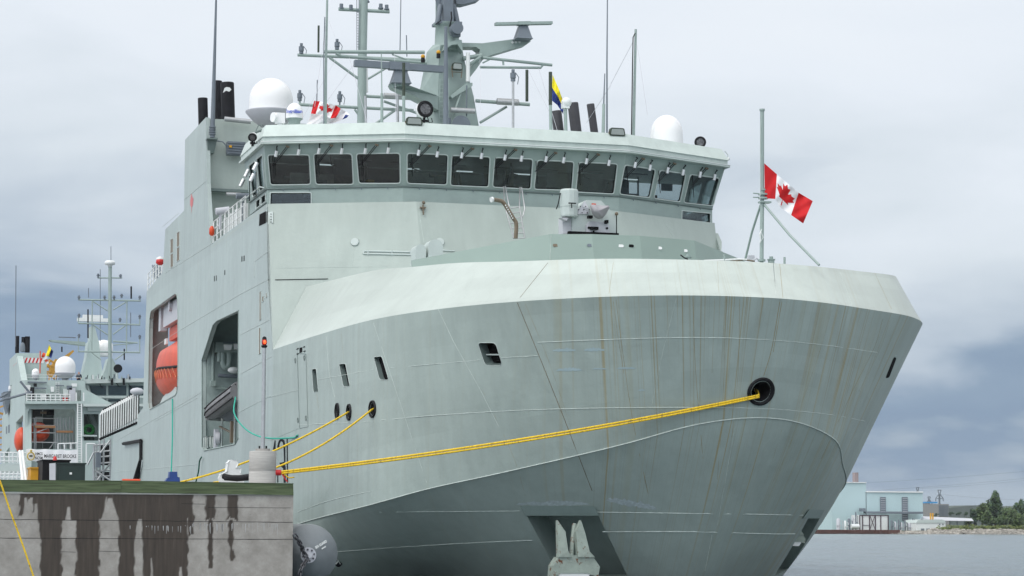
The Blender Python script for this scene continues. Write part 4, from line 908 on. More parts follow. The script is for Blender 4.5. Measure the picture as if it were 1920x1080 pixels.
# whips, tubes and poles standing on the roof
def pole(name, pts, w0, w1, mat, Y=93.):
    mb = MB(); pr = pxm(Y); mb.tube([at(x, y, Y=Y) for x, y in pts], [(w0 + (w1 - w0) * i / (len(pts) - 1)) / 2 / pr for i in range(len(pts))], 8); return mb.build(name, M[mat], SHIP)
pole('whip_antenna', [(836, 236), (836, 130), (836, 50)], 11, 6, 'slate', 92)
pole('whip_antenna', [(398, 258), (402, 120), (406, -30)], 9, 3, 'slate', 105.9)
mb = MB(); p = at(398, 256, Y=105.9)
for k in range(4): mb.cyl(p + V(0, 0, .08 + k * .11), .16, .06, 14)
mb.build('whip_insulator', M['slate'], SHIP)
for (pts, w0, w1, mt, Y) in (([(610, 236), (611, 120), (613.5, 0)], 6, 4, 'trim', 90), ([(607, 235), (607, 100), (609, 32)], 2, 2, 'slate', 89.9), ([(716, 232), (716, 200), (716, 175)], 6, 5, 'trim', 90), ([(716, 175), (715, 100)], 2.4, 2, 'trim', 90),
                             ([(757, 230), (757, 180)], 6, 6, 'trim', 90), ([(757, 180), (757, 118)], 6, 6, 'olive', 90), ([(1033, 245), (1032, 197)], 7, 6, 'trim', 90), ([(1032, 197), (1032, 135)], 7, 7, 'olive', 90), ([(988, 190), (988, 131)], 6, 6, 'olive', 97),
                             ([(962, 240), (962, 150)], 5, 5, 'steel', 91), ([(1061, 246), (1060, 205)], 7, 7, 'trim', 90), ([(1131, 250), (1132, 195)], 7, 6, 'trim', 91), ([(1132, 195), (1134, 138)], 3, 2, 'slate', 91), ([(1138, 250), (1138, 120), (1139, -20)], 4, 2, 'slate', 92), ([(1188, 256), (1190, 150), (1192, 55)], 6, 5, 'trim', 92), ([(1184, 256), (1186, 120), (1187, 70), (1191, 62)], 2.5, 2, 'black', 91.9),
                             ([(597, 98), (597.5, 48)], 4, 4, 'olive', 104), ([(763, 106), (762, 66)], 2, 2, 'slate', 104), ([(594, 190), (595, 150)], 2, 2, 'slate', 104), ([(750, 95), (752, -20)], 2, 1.6, 'slate', 104), ([(818, 50), (818, -20)], 3, 3, 'trim', 99),
                             ([(687, 173), (686, 112)], 7, 7, 'whitep', 104), ([(686, 232), (685, 180)], 5, 5, 'steel', 95), ([(746, 232), (745, 165)], 5, 5, 'steel', 99)):
    pole('roof_antenna', pts, w0, w1, mt, Y)
for (x, y, Y) in ((562, 178, 104), (637, 180, 104), (632, 82, 104), (962, 140, 91), (565, 90, 104)):
    mb = MB(); p = at(x, y, Y=Y); mb.cyl(p - V(0, 0, .28), .1, .1, 12); mb.cyl(p - V(0, 0, .15), .12, .22, 12); mb.cyl(p + V(0, 0, .1), .07, .12, 10); mb.tube([p + V(.1, 0, .1), p + V(.25, 0, -.1), p + V(.2, 0, -.4)], .018, 5); mb.build('mast_sensor', M['slate'], SHIP)
mb = MB(); mb.sphere(at(1062, 192, Y=90), .22, 14); mb.box(at(1060, 199, Y=90), (.3, .25, .2)); mb.build('camera_ball', M['whitep'], SHIP)
pole('sensor_post', [(637, 200), (637, 184)], 3, 3, 'slate', 104); pole('sensor_post', [(562, 196), (562, 182)], 4, 4, 'trim', 104); pole('sensor_post', [(632, 96), (632, 86)], 3, 3, 'slate', 104)
# aft pole mast with its yards
AY = 104.
am = bar('pole_mast', [(678, 235), (679, 120), (682, -20)], 17, Y=AY, n=16)
for a in (([(558, 103), (800, 113)], 6), ([(635, 17), (730, 22)], 7), ([(560, 196), (775, 207)], 6), ([(618, 108), (678, 152)], 5), ([(740, 118), (690, 148)], 4), ([(700, 235), (743, 205)], 5), ([(720, 190), (790, 215)], 5), ([(680, 180), (790, 186)], 6), ([(665, 205), (672, 215)], 4)):
    bar('yard', a[0], a[1], Y=AY, parent=am)
for (x, y) in ((640, 12), (725, 14), (714, 12), (688, 0), (658, 14)):
    mb = MB(); p = at(x, y, Y=AY); mb.cyl(p - V(0, 0, .1), .09, .22, 10); mb.cyl(p - V(0, 0, .12), .13, .06, 10); mb.build('mast_sensor', M['slate'], am)
mb = MB()
for k in range(15): y = 18 + k * 5; mb.tube([at(669, y, Y=AY - .2), at(673, y, Y=AY - .2)], .016, 4)
mb.tube([at(669, -5, Y=AY - .2), at(669, 95, Y=AY - .2)], .018, 4); mb.tube([at(673, -5, Y=AY - .2), at(673, 95, Y=AY - .2)], .018, 4); mb.build('pole_ladder', M['slate'], am)
mb = MB(); mb.cyl(at(720, 179, Y=AY - .3), .13, 1.3, 12, axis=(1, 0, 0)); mb.build('tubular_lamp', M['steel'], am)
bar('lower_yard', [(892, 189), (993, 196)], 7, parent=mast); bar('yard_strut', [(900, 230), (950, 200)], 5, parent=mast)
mb = MB(); mb.cyl(Q(932, 190, -.3), .15, 1.0, 12, axis=(1, 0, 0)); mb.build('tubular_lamp', M['steel'], mast)
# wire stays and flag halyards
for a, b in (((613, 30), (590, 200)), ((617, 40), (628, 68)), ((1145, 158), (1186, 80)), ((1195, 85), (1214, 215)), ((1010, 128), (1045, 245)), ((990, 130), (1030, 210)), ((630, 110), (560, 235)), ((668, 115), (605, 200)), ((1100, 230), (1145, 160)), ((740, 100), (742, 225)), ((655, 108), (690, 235)), ((900, 110), (901, 205))):
    MB().tube([at(*a, Y=95), at(*b, Y=92)], .009, 4).build('rigging_wire', M['dish'], SHIP)

# ================================================================== FOREDECK FITTINGS
# remote gun
GY = 78.5
def G(x, y, dy=0.): return at(x, y, Y=GY + dy)
mb = MB(); mb.prism([G(1073, 437), G(1155, 439), G(1155, 405), G(1148, 398), G(1127, 376), G(1100, 375), G(1090, 387), G(1073, 401)], (0, 1.6, 0)); gun = mb.build('gun_mount', M['light'], SHIP)
mb = MB(); mb.prism([G(1073, 402, -.04), G(1104, 401, -.04), G(1104, 390, -.1), G(1096, 376, 0), G(1090, 387, -.0)], (0, .03, 0)); mb.prism([G(1100, 436, -.15), G(1143, 437, -.15), G(1143, 424, -.15), G(1136, 416, -.15), G(1106, 415, -.15), G(1100, 422, -.15)], (0, .15, 0)); mb.build('mount_panels', M['dish'], gun)
mb = MB()
for x, y in ((1104, 427), (1138, 428)): mb.cyl(G(x, y, -.16), .045, .03, 12, axis=(0, -1, 0))
mb.box(G(1114, 428, -.22), (.3, .12, .1)); mb.box(G(1113, 434, -.2), (.06, .05, .06)); mb.box2(G(1067, 440, -.2), G(1157, 438.3, 0)); mb.tube([G(1156, 439), G(1156, 402)], .02, 5); mb.box(G(1106, 407, -.25), (.16, .2, .1)); mb.box(G(1137, 416, -.25), (.1, .2, .12))
for k in range(9): mb.box(G(1082 + k * 3.2, 399 - (k % 3) * 6, -.05), (.03, .03, .03))
mb.build('gun_bolts_and_brackets', M['dark'], gun)
# canvas cover over the barrel
cvp = [(1100, 380), (1110, 377), (1128, 384), (1147, 381), (1151, 386), (1141, 402), (1133, 415), (1121, 416), (1108, 408), (1104, 395)]
mb = MB(); n_ = len(cvp); cen = G(1122, 396, -1.0); vs = [G(x, y, -.12) for x, y in cvp]
mid = [G(1122 + (x - 1122) * .62, 396 + (y - 396) * .62, -.75 - .12 * math.sin(i * 2.3)) for i, (x, y) in enumerate(cvp)]
mb.smooth = True; mb.add(vs + mid + [cen], [(i, (i + 1) % n_, n_ + (i + 1) % n_, n_ + i) for i in range(n_)] + [(n_ + i, n_ + (i + 1) % n_, 2 * n_) for i in range(n_)] + [tuple(range(n_))[::-1]])
cv = mb.build('canvas_cover', M['canvas'], gun)
md = cv.modifiers.new('s', 'SUBSURF'); md.levels = md.render_levels = 2
MB().box(G(1113, 383, -.5), (.14, .1, .05)).build('cover_tag', M['orange'], cv)
# sensor drum left of the gun
mb = MB(); p = G(1067, 407); r = 17.5 / pxm(GY); h = 33 / pxm(GY)
mb.lathe(p - V(0, 0, .0), [(r * .9, 0), (r * .96, .05), (r * .96, h * .55), (r, h * .6), (r, h * 1.5), (r * .93, h * 1.6), (r * .5, h * 1.62)], 12); o = mb.build('sensor_drum', M['light'], gun)
for f in o.data.polygons: f.use_smooth = False
mb = MB(); mb.box2(G(1055, 438, .1), G(1068, 412, .6)); mb.prism([G(1052, 408, -.2), G(1066, 408, -.2), G(1062, 414, -.2)], (0, .3, 0)); mb.build('drum_stand', M['dish'], o)
mb = MB(); mb.box(G(1073, 381, -.45), (.28, .05, .04)); mb.tube([G(1072, 381, -.45), G(1072, 390, -.45)], .02, 5); mb.tube([G(1051, 362, -.1), G(1046, 385, -.1), G(1043, 392, -.1)], .022, 5); mb.build('drum_clips', M['black'], o)
mb = MB(); mb.sphere(G(1156, 401, -.1), .07, 10); mb.build('brass_lamp', M['brown'], gun)
# ladder and gooseneck pipe up to the deck
mb = MB()
A0, A1 = at(963, 447, Y=84.8), at(948, 392, Y=86.3); B0, B1 = at(984, 446, Y=84.8), at(974, 388, Y=86.3)
mb.tube([A0, A1, at(944, 350, Y=86.6), at(947, 349, Y=86.6), at(955, 388, Y=86.1)], .03, 6); mb.tube([B0, B1, at(975, 351, Y=86.6), at(978, 352, Y=86.6), at(984, 392, Y=86.1), at(980, 407, Y=86)], .03, 6)
for k in range(7): mb.tube([A0.lerp(A1, k / 6), B0.lerp(B1, k / 6)], .024, 5)
mb.build('deck_ladder', M['steel'], SHIP)
mb = MB(); q = catmull([at(967, 447, Y=80), at(968, 420, Y=80), at(963, 410, Y=80), at(952, 392, Y=80), at(943, 379, Y=80), at(936, 376, Y=80), at(923, 374, Y=79.8)], 4); mb.tube(q, .075, 10); o = mb.build('gooseneck_vent', M['brown'], SHIP)
MB().cyl(at(924, 374, Y=79.78), .10, .08, 14, axis=(-1, -.3, -.2)).build('vent_cap', M['whitep'], o)
mb = MB(); 
for k in range(7): p = at(948 + k * 2.2, 385 + k * 4, Y=79.9); mb.box(p, (.035, .03, .05))
mb.build('pipe_stickers', M['whitep'], o)
# jackstaff with stays
JY = 65.0
def J(x, y, dy=0.): return at(x, y, Y=JY + dy)
mb = MB(); mb.tube([J(1428, 492), J(1429, 380), J(1429, 208)], .062, 12); mb.cyl(J(1429, 208), .085, .06, 14); mb.cyl(J(1428, 490), .12, .06, 14); js = mb.build('jackstaff', M['trim'], SHIP)
mb = MB(); mb.tube([J(1430, 380), J(1480, 440, -1.0), J(1536, 497, -2.0)], .038, 8); mb.build('stay_leg', M['trim'], js)
mb = MB(); mb.tube([J(1426, 385), J(1410, 435, .8), J(1397, 488, 1.6)], .036, 8); mb.build('stay_leg', M['trim'], js)
mb = MB(); p = J(1428, 367)
for dz in (-.10, .02, .16): mb.cyl(p + V(0.05, 0, dz), .15 if dz < .1 else .10, .05, 16)
mb.cyl(p + V(.1, 0, -.1), .07, .35, 10); mb.tube([p + V(-.28, 0, .07), p + V(.1, 0, .05)], .02, 5); mb.tube([p + V(-.28, 0, -.06), p + V(.1, 0, -.05)], .02, 5); mb.box(p + V(.1, 0, -.2), (.35, .25, .05)); mb.build('bow_light', M['trim'], js)
mb = MB(); mb.tube([J(1428, 430, -.1), J(1424, 440, -.12), J(1427, 452, -.12), J(1431, 445, -.12), J(1427, 434, -.12), J(1425, 455, -.12)], .016, 5); mb.tube([J(1425, 375, -.07), J(1425, 230, -.07)], .008, 4); mb.build('halyard_coil', M['whitep'], js)
# bits along the forecastle edge
def dk(name, pts, r, mat, Y=65.): 
    mb = MB(); mb.tube([at(x, y, Y=Y) for x, y in pts], r, 6); return mb.build(name, M[mat], SHIP)
dk('deck_pipe', [(1320, 489), (1350, 488), (1385, 486), (1400, 487)], .03, 'whitep'); dk('deck_pipe', [(1370, 490), (1395, 487), (1415, 490)], .025, 'brown')
mb = MB(); mb.box(at(1406, 484, Y=65.3), (.13, .1, .16)); mb.box(at(1411, 482, Y=65.3), (.1, .1, .1)); mb.tube([at(1412, 488, Y=65), at(1418, 484, Y=65), at(1424, 489, Y=65)], .03, 5); mb.build('deck_camera', M['dish'], SHIP)
for x, y in ((1290, 484), (1446, 489)): mb = MB(); p = at(x, y, Y=65.2); mb.cyl(p - V(0, 0, .1), .1, .12, 14); mb.cyl(p + V(0, 0, .02), .13, .03, 14); mb.cyl(p + V(0, 0, .05), .06, .08, 10); mb.build('deck_bollard', M['trim'], SHIP)
dk('deck_post', [(1471, 495), (1471, 482)], .035, 'trim'); dk('deck_post', [(1358, 492), (1358, 477)], .03, 'trim'); dk('deck_cable', [(1276, 478), (1284, 484), (1290, 486)], .02, 'black')

# ================================================================== BOATS IN THE BAYS
LB = empty('lifeboat', at(318, 720, X=17.2), 'enclosed orange lifeboat hanging in the open bay of the near grey ship', 'lifeboat')
mb = MB(); mb.smooth = True
cx, yb, yf, zc = 17.3, 118.6, 113.2, 8.05
ns, nr = 15, 22; vs = []
for i in range(ns):
    t = i / (ns - 1); y = 125.4 + (113.4 - 125.4) * t; w = (math.sin(math.pi * min(1, max(0.0, (t * .96 + .02)))) ** .38)
    for j in range(nr):
        a = 2 * math.pi * j / nr; ca, sa = math.cos(a), math.sin(a)
        rx = 1.42 * w * (abs(ca) ** .62) * (1 if ca > 0 else -1); rz = (1.55 if sa > 0 else 1.55) * w * (abs(sa) ** .62) * (1 if sa > 0 else -1)
        if sa < -.2: rx *= 1 + .25 * (sa + .2)
        if sa > .55: rx *= .8
        vs.append(V(cx + rx, y, zc + rz))
mb.add(vs, [(i * nr + j, i * nr + (j + 1) % nr, (i + 1) * nr + (j + 1) % nr, (i + 1) * nr + j) for i in range(ns - 1) for j in range(nr)])
mb.add(vs[:nr], [tuple(range(nr))]); mb.add(vs[-nr:], [tuple(range(nr))]); mb.build('boat_shell', M['orange'], LB)
mb = MB(); q = []
for i in range(ns):
    t = i / (ns - 1); y = 125.4 - 12 * t; w = (math.sin(math.pi * (t * .96 + .02)) ** .38); q.append(V(cx - 1.44 * w, y, zc + .0 + .12 * math.sin(t * 5)))
mb.tube(q, .07, 6); mb.build('rubbing_strake', M['black'], LB)
mb = MB()
for i in range(1, ns - 2):
    a, b = q[i] + V(-.06, 0, -.05), q[i + 1] + V(-.06, 0, -.05); mb.tube([a, (a + b) / 2 + V(.08, 0, -.5), b], .02, 4)
mb.build('grab_line', plain('pale orange cord', (.6, .2, .1), .7), LB)
mb = MB(); mb.box2((16.7, 116.5, 9.75), (18.1, 122.2, 10.45)); mb.build('canopy_hatch', M['orange'], LB)
mb = MB(); mb.box((cx - 1.0, 120.5, 9.6), (.1, .7, .3)); mb.build('reflective_patch', M['whitep'], LB)
for y_ in (116.0, 123.0):
    mb = MB(); mb.tube([V(17.5, y_, 9.9), V(17.5, y_, 11.4)], .05, 6); mb.build('davit_fall', M['slate'], SHIP)
mb = MB(); mb.box2((16.4, 117.0, 10.5), (18.3, 122.5, 11.6)); mb.box2((16.35, 123.2, 10.4), (16.7, 124.0, 11.7)); mb.cyl(V(16.45, 119.4, 11.4), .3, .2, 14, axis=(-1, 0, 0)); mb.build('davit_frame', M['dish'], SHIP)
mb = MB(); mb.prism([V(16.3, 115.5, 6.2), V(16.3, 123.5, 6.2), V(16.3, 121.5, 6.7), V(16.3, 117, 7.2)], (1.2, 0, 0)); mb.build('boat_cradle', M['light'], SHIP)
# RIB and the after bulkhead of its bay
RB = empty('rigid_inflatable_boat', at(415, 790, Y=103), 'grey rigid inflatable boat stowed in the mid-ship bay above a cradle', 'inflatable boat')
mb = MB()
a, b = at(391, 778, Y=104.3), at(450, 733, Y=97.6)
q = [a.lerp(b, i / 8) for i in range(9)]; mb.tube(q, [.18, .33, .40, .42, .43, .43, .43, .43, .43], 14); q2 = [p + V(1.4, .2, 0) for p in q]; mb.tube(q2, [.14, .27, .32, .34, .35, .35, .35, .35, .35], 14); mb.tube([q[0], q[0] + V(.7, .5, 0), q2[0]], .26, 10)
mb.build('inflatable_tube', M['rib'], RB)
for a_ in (2.7, 3.3, 3.9): MB().tube([p + V(math.cos(a_), 0, math.sin(a_)) * (r_ + .01) for p, r_ in zip(q, [.18, .33, .40, .42, .43, .43, .43, .43, .43])], .03, 6).build('rubbing_strake', M['black'], RB)
mb = MB(); mb.prism([q[1] + V(.1, 0, -.1), q[8] + V(.1, 0, -.1), q[8] + V(.5, 0, -.75), q[2] + V(.5, 0, -.55)], (.6, 0, 0)); mb.build('boat_hull', M['slate'], RB)
mb = MB(); mb.tube([p + V(-.2, 0, .28 + .03 * (i % 2)) for i, p in enumerate(q)], .03, 5); mb.build('lifeline', M['black'], RB)
for yy in (104.1, 100.6): 
    for xx in (16.7, 18.1): MB().tube([V(xx, yy, 3.5), V(xx, yy, 5.9)], .05, 6).build('boat_cradle', M['light'], SHIP)
I_ = lambda x, y, dy=0.: at(x, y, Y=105.9 + dy)
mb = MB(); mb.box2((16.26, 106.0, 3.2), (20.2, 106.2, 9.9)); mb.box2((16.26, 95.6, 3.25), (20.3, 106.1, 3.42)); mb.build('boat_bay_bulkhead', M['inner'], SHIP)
mb = MB(); mb.tube([I_(400, 640, -.1), I_(399, 718, -.1), I_(404, 727, -.1), I_(440, 731, -.1)], .07, 8); mb.box(I_(399, 719, -.2), (.25, .2, .25)); mb.build('bulkhead_pipe', M['trim'], SHIP)
mb = MB(); q = catmull([I_(418, 655, -.3), I_(418, 680, -.3), I_(423, 689, -.3), (I_(429, 680, -.3)), I_(429, 655, -.3)], 4); mb.tube(q, .14, 10); mb.tube([I_(411, 655, -.3), I_(411, 678, -.3)], .1, 8); mb.box(I_(425, 652, -.3), (1.1, .4, .45)); mb.build('ventilation_duct', M['trim'], SHIP)
mb = MB(); mb.tube([I_(409, 704, -.3), I_(446, 706, -.3)], .09, 8); mb.build('tubular_lamp', M['slate'], SHIP)
for x, y in ((428, 650), (446, 649)):
    mb = MB(); c = I_(x, y, -1.0); mb.prism([c + V(-.18, 0, .1), c + V(.18, 0, .1), c + V(.14, 0, -.14), c + V(-.14, 0, -.14)], (0, .25, 0)); o = mb.build('bay_floodlight', M['whitep'], SHIP); MB().box(c + V(0, .1, .18), (.5, .05, .04)).build('bracket', M['slate'], o)
mb = MB(); mb.sphere(I_(438, 694, -.8), .22, 10, (1.3, 1, .7)); mb.build('bay_camera', M['whitep'], SHIP)
mb = MB(); mb.box2(at(402, 842, Y=103), at(408, 805, Y=103.3)); mb.cyl(at(405, 822, Y=103), .28, .2, 14, axis=(1, -.3, 0)); mb.build('winch', M['dish'], SHIP)
mb = MB(); mb.box2(at(432, 830, Y=100), at(437, 790, Y=100.2)); mb.tube([at(412, 800, Y=103), at(436, 812, Y=101)], .05, 6); mb.build('cradle_post', M['brown'], SHIP)
for x0, x1 in ((383, 386), (389, 394), (396, 399)):
    mb = MB(); mb.tube([at(x0, 840, Y=104.5), at(x0, 822, Y=104.5), at(x1, 818, Y=104.5), at(x1, 838, Y=104.5)], .035, 6); mb.build('grab_rail', M['light'], SHIP)
# stern quarter: folded L-shaped rail and dark canvas chute
mb = MB(); mb.tube([at(231, 832, X=15.95), at(264, 826, X=15.95), at(264, 862, X=15.95)], .1, 5); mb.tube([at(263, 862, X=15.9), at(255, 900, X=15.9)], [.08, .18], 6); mb.build('folded_boarding_rail', M['black'], SHIP)
# ================================================================== FLAGS
LEAF = [(0, 1), (.13, .72), (.33, .82), (.24, .30), (.47, .52), (.52, .38), (.80, .42), (.70, .14), (.84, .04), (.42, -.30), (.47, -.46), (.03, -.38), (.05, -.85)]
LEAF = LEAF + [(-x, y) for x, y in reversed(LEAF[1:])]
def flag(name, top, bot, Y, colf, mats, label, cat='flag', nu=110, nv=56, wave=.12, group=None):
    """top / bot: [(s, px, py)] along the upper and lower edge; real cloth waving in depth"""
    def ev(tab, s):
        for a, b in zip(tab, tab[1:]):
            if s <= b[0] + 1e-9:
                t = (s - a[0]) / (b[0] - a[0]); return a[1] + (b[1] - a[1]) * t, a[2] + (b[2] - a[2]) * t
        return tab[-1][1:]
    mb = MB(); vs = []
    for j in range(nv + 1):
        for i in range(nu + 1):
            s, t = i / nu, j / nv; a, b = ev(top, s), ev(bot, s)
            dy = wave * (.25 + s) * (math.sin(s * 9 + t * 3.2) + .5 * math.sin(s * 19 - t * 4.) + .3 * math.sin(s * 31 + t * 9.)) 
            vs.append(at(a[0] + (b[0] - a[0]) * t, a[1] + (b[1] - a[1]) * t, Y=Y + dy))
    mb.v = [tuple(v) for v in vs]; W1 = nu + 1
    for j in range(nv):
        for i in range(nu):
            mb.f.append([j * W1 + i, j * W1 + i + 1, (j + 1) * W1 + i + 1, (j + 1) * W1 + i]); mb.m.append(colf((i + .5) / nu, (j + .5) / nv)); mb.sm.append(True)
    return mb.build(name, mats, None, label, cat, group)
def canada(s, t):
    if s < .25 or s > .75: return 0
    return 0 if inpoly((s - .5) * 2 / .56, (.5 - t) / .47 + .02, LEAF) else 1
flag('flag', [(0, 1433, 306), (.25, 1457, 327), (.75, 1497, 361), (1, 1524, 377)], [(0, 1434, 372), (.25, 1454, 373), (.5, 1463, 389), (.75, 1483, 403), (1, 1506, 419)], 64.9, canada, [M['flagred'], M['flagwhite']], 'large red and white maple leaf flag flying from the jackstaff above the bow', nu=150, nv=80, wave=.075)
flag('flag', [(0, 589, 189), (.25, 600, 190), (.75, 629, 197), (1, 639, 204)], [(0, 583, 213), (.25, 592, 214), (.5, 606, 214), (.75, 619, 222), (1, 630, 221)], 92.5, canada, [M['flagred'], M['flagwhite']], 'small red and white maple leaf flag behind the white radomes above the bridge roof', nu=70, nv=36, wave=.1)
def wht(s, t): return 1 if (s > .9 and t > .3) else 0
flag('flag', [(0, 584, 214), (.4, 612, 215), (.7, 640, 204), (1, 656, 214)], [(0, 573, 236), (.4, 600, 236), (.7, 625, 231), (1, 650, 221)], 92.8, wht, [M['flagwhite'], M['flagblue']], 'plain white ensign drooping below the small maple leaf flag', nu=40, nv=16, wave=.14)
def yb_(s, t): return 0 if t < .5 else 1
flag('pennant', [(0, 1036, 140), (.5, 1047, 165), (1, 1057, 192)], [(0, 1034, 188), (.5, 1045, 197), (1, 1056, 214)], 96, yb_, [M['flagyel'], M['flagblue']], 'yellow and blue signal flag hanging beside the dark tube right of the near mast', cat='signal flag', nu=30, nv=24, wave=.1, group='yellow and blue signal flags')
flag('pennant', [(0, 92, 646), (.5, 96, 654), (1, 100, 659)], [(0, 86, 667), (.5, 92, 669), (1, 96, 672)], 222, lambda s, t: 0 if s < .5 else 1, [M['flagyel'], M['flagblue']], 'yellow and blue signal flag flying over the distant ship at the far left', cat='signal flag', nu=20, nv=16, wave=.2, group='yellow and blue signal flags')

# ================================================================== PIER
PY = 63.5; PZ = at(300, 925, Y=PY).z; PXR = at(550, 940, Y=PY).x
pier = empty('pier', (5, 80, -1.8), 'grey concrete pier with wet dark streaks down its end wall', 'pier')
# end wall: fine grid carrying the stains as an attribute
x0, x1 = at(-160, 960, Y=PY).x, PXR
NX, NZ = 420, 110; z0, z1 = -3.6, PZ
STN = [(36, 145, 925, 936), (76, 118, 936, 975), (60, 78, 925, 962), (72, 145, 925, 975), (75, 116, 960, 1100), (143, 186, 925, 1100), (140, 250, 925, 972), (222, 360, 925, 975), (222, 258, 970, 1100), (265, 352, 960, 1100), (150, 230, 925, 950), (385, 404, 925, 975), (391, 399, 970, 1065), (425, 445, 925, 974), (430, 438, 975, 1052), (36, 52, 926, 965), (250, 262, 1000, 1040), (352, 362, 925, 1000)]
HOL = [(120, 136, 951, 1100, 5), (190, 222, 934, 1100, 8), (60, 74, 945, 985, 4), (196, 202, 932, 965, 3), (252, 268, 978, 1100, 4), (282, 287, 1045, 1100, 2), (333, 344, 1064, 1100, 3), (42, 55, 932, 960, 3)]
def stain(px, py):
    n = noise.noise(Vector((px * .06, py * .05, 0))) * 5 + noise.noise(Vector((px * .22, py * .1, 3))) * 2.5
    v = 0.
    for a, b, c, d in STN:
        if c - 1 <= py <= d + n * 1.5: v = max(v, min(1, max(0, (min(px + n - a, b - px + n)) / 2.2 + .5)))
    h = 0.
    for a, b, c, d, w in HOL:
        if py >= c:
            t = min(1, (py - c) / 40); m_ = (a + b) / 2; hw = (b - a) / 2 * (.25 + .75 * t)
            h = max(h, min(1, max(0, (hw - abs(px - m_ + n * .4)) / 2 + .5)))
    return v * (1 - h)
def cam_px(p):
    d = p.dot(D); return 960 + F * p.dot(R) / d, 540 - F * p.dot(U) / d
me = bpy.data.meshes.new('end_wall'); vs = []; st = []
for j in range(NZ + 1):
    for i in range(NX + 1):
        p = V(x0 + (x1 - x0) * i / NX, PY, z0 + (z1 - z0) * j / NZ); vs.append(p); st.append(stain(*cam_px(p)))
W1 = NX + 1; fs = [(j * W1 + i, j * W1 + i + 1, (j + 1) * W1 + i + 1, (j + 1) * W1 + i) for j in range(NZ) for i in range(NX)]
b0 = len(vs); vs += [V(x0, PY, z0), V(x1, PY, z0), V(x1, PY, z1), V(x0, PY, z1), V(x0, PY + .5, z0), V(x1, PY + .5, z0), V(x1, PY + .5, z1), V(x0, PY + .5, z1)]
fs += [tuple(b0 + q for q in f) for f in ((1, 5, 6, 2), (4, 0, 3, 7), (3, 2, 6, 7), (5, 4, 7, 6))]; st += [0.] * 8
me.from_pydata(vs, [], fs); at_ = me.attributes.new('stain', 'FLOAT', 'POINT'); at_.data.foreach_set('value', st)
mt, t, b = mat_base('wet streaked concrete', .85); L = t.links.new
tc = nd(t, 'ShaderNodeTexCoord'); n1 = nd(t, 'ShaderNodeTexNoise', i_Scale=2.2, i_Detail=9., i_Roughness=.7); L(tc.outputs['Object'], n1.inputs['Vector'])
mpv = nd(t, 'ShaderNodeMapping'); mpv.inputs['Scale'].default_value = (6, 1, .5); L(tc.outputs['Object'], mpv.inputs[0]); n2 = nd(t, 'ShaderNodeTexNoise', i_Scale=2., i_Detail=5.); L(mpv.outputs[0], n2.inputs['Vector'])
dry = ramp(t, [(.3, (.24, .225, .205)), (.55, (.33, .312, .29)), (.75, (.42, .405, .38))]); L(n1.outputs[0], dry.inputs[0])
wet = ramp(t, [(.3, (.033, .024, .018)), (.6, (.055, .041, .031)), (.8, (.09, .07, .053))]); L(n2.outputs[0], wet.inputs[0])
atn = nd(t, 'ShaderNodeAttribute', attribute_name='stain'); mm = nd(t, 'ShaderNodeMix', data_type='RGBA'); L(atn.outputs['Fac'], mm.inputs[0]); L(dry.outputs[0], mm.inputs[6]); L(wet.outputs[0], mm.inputs[7])
n5 = nd(t, 'ShaderNodeTexNoise', i_Scale=26., i_Detail=3.); L(tc.outputs['Object'], n5.inputs['Vector']); pr_ = ramp(t, [(.24, .35), (.33, 1.)]); L(n5.outputs[0], pr_.inputs[0])
m5 = nd(t, 'ShaderNodeMix', data_type='RGBA', blend_type='MULTIPLY'); m5.inputs[0].default_value = .8; L(mm.outputs[2], m5.inputs[6]); L(pr_.outputs[0], m5.inputs[7]); L(m5.outputs[2], b.inputs['Base Color'])
rg = nd(t, 'ShaderNodeMath', operation='MULTIPLY_ADD'); L(atn.outputs['Fac'], rg.inputs[0]); rg.inputs[1].default_value = -.35; rg.inputs[2].default_value = .9; L(rg.outputs[0], b.inputs['Roughness'])
bp = nd(t, 'ShaderNodeBump', i_Strength=.5, i_Distance=.02); L(n1.outputs[0], bp.inputs['Height']); L(bp.outputs[0], b.inputs['Normal'])
me.materials.append(mt); o = bpy.data.objects.new('end_wall', me); COL.objects.link(o); attach(o, pier)
M['concrete'] = plain('concrete', (.34, .325, .31), .9, var=.2, scale=3, bump=.4)
mb = MB()
for (ya, yb) in ((973, 979), (1009, 1011)):
    a, b = at(-160, ya - 1.5, Y=PY - .004), at(549, yb, Y=PY - .004); k_ = 60; tp_ = [a.lerp(b, i / k_) + V(0, 0, .012 * noise.noise(V(i * .6, ya, 0))) for i in range(k_ + 1)]; bt_ = [p - V(0, 0, .010 + .012 * abs(noise.noise(V(i * .9, ya, 7)))) for i, p in enumerate(tp_)]; mb.add(tp_ + bt_, [(i, i + 1, k_ + 2 + i, k_ + 1 + i) for i in range(k_)])
for (xa, xb, y) in ((113, 142, 1034), (183, 224, 1033), (390, 545, 951), (340, 385, 944)):
    a, b = at(xa, y, Y=PY - .004), at(xb, y + 1, Y=PY - .004); mb.add([a, b, b + V(0, 0, -.008), a + V(0, 0, -.008)], [(0, 1, 2, 3)])
mb.build('pour_joints', M['black'], pier)
mb = MB(); rnd = random.Random(5)
for (xa, xb, ya, yb, k) in ((360, 520, 980, 1000, 46), (240, 360, 985, 1000, 22), (5, 60, 978, 984, 8)):
    for i in range(k):
        x = xa + (xb - xa) * rnd.random(); y = ya + 3 * rnd.random(); h = (yb - ya) * rnd.random(); w = .4 + rnd.random() * 1.2
        mb.add([at(x, y, Y=PY - .006), at(x + w, y, Y=PY - .006), at(x + w * .8, y + h, Y=PY - .006), at(x + w * .3, y + h, Y=PY - .006)], [(0, 1, 2, 3)])
mb.build('lime_runs', plain('lime run', (.42, .42, .42), .9, var=.15), pier)
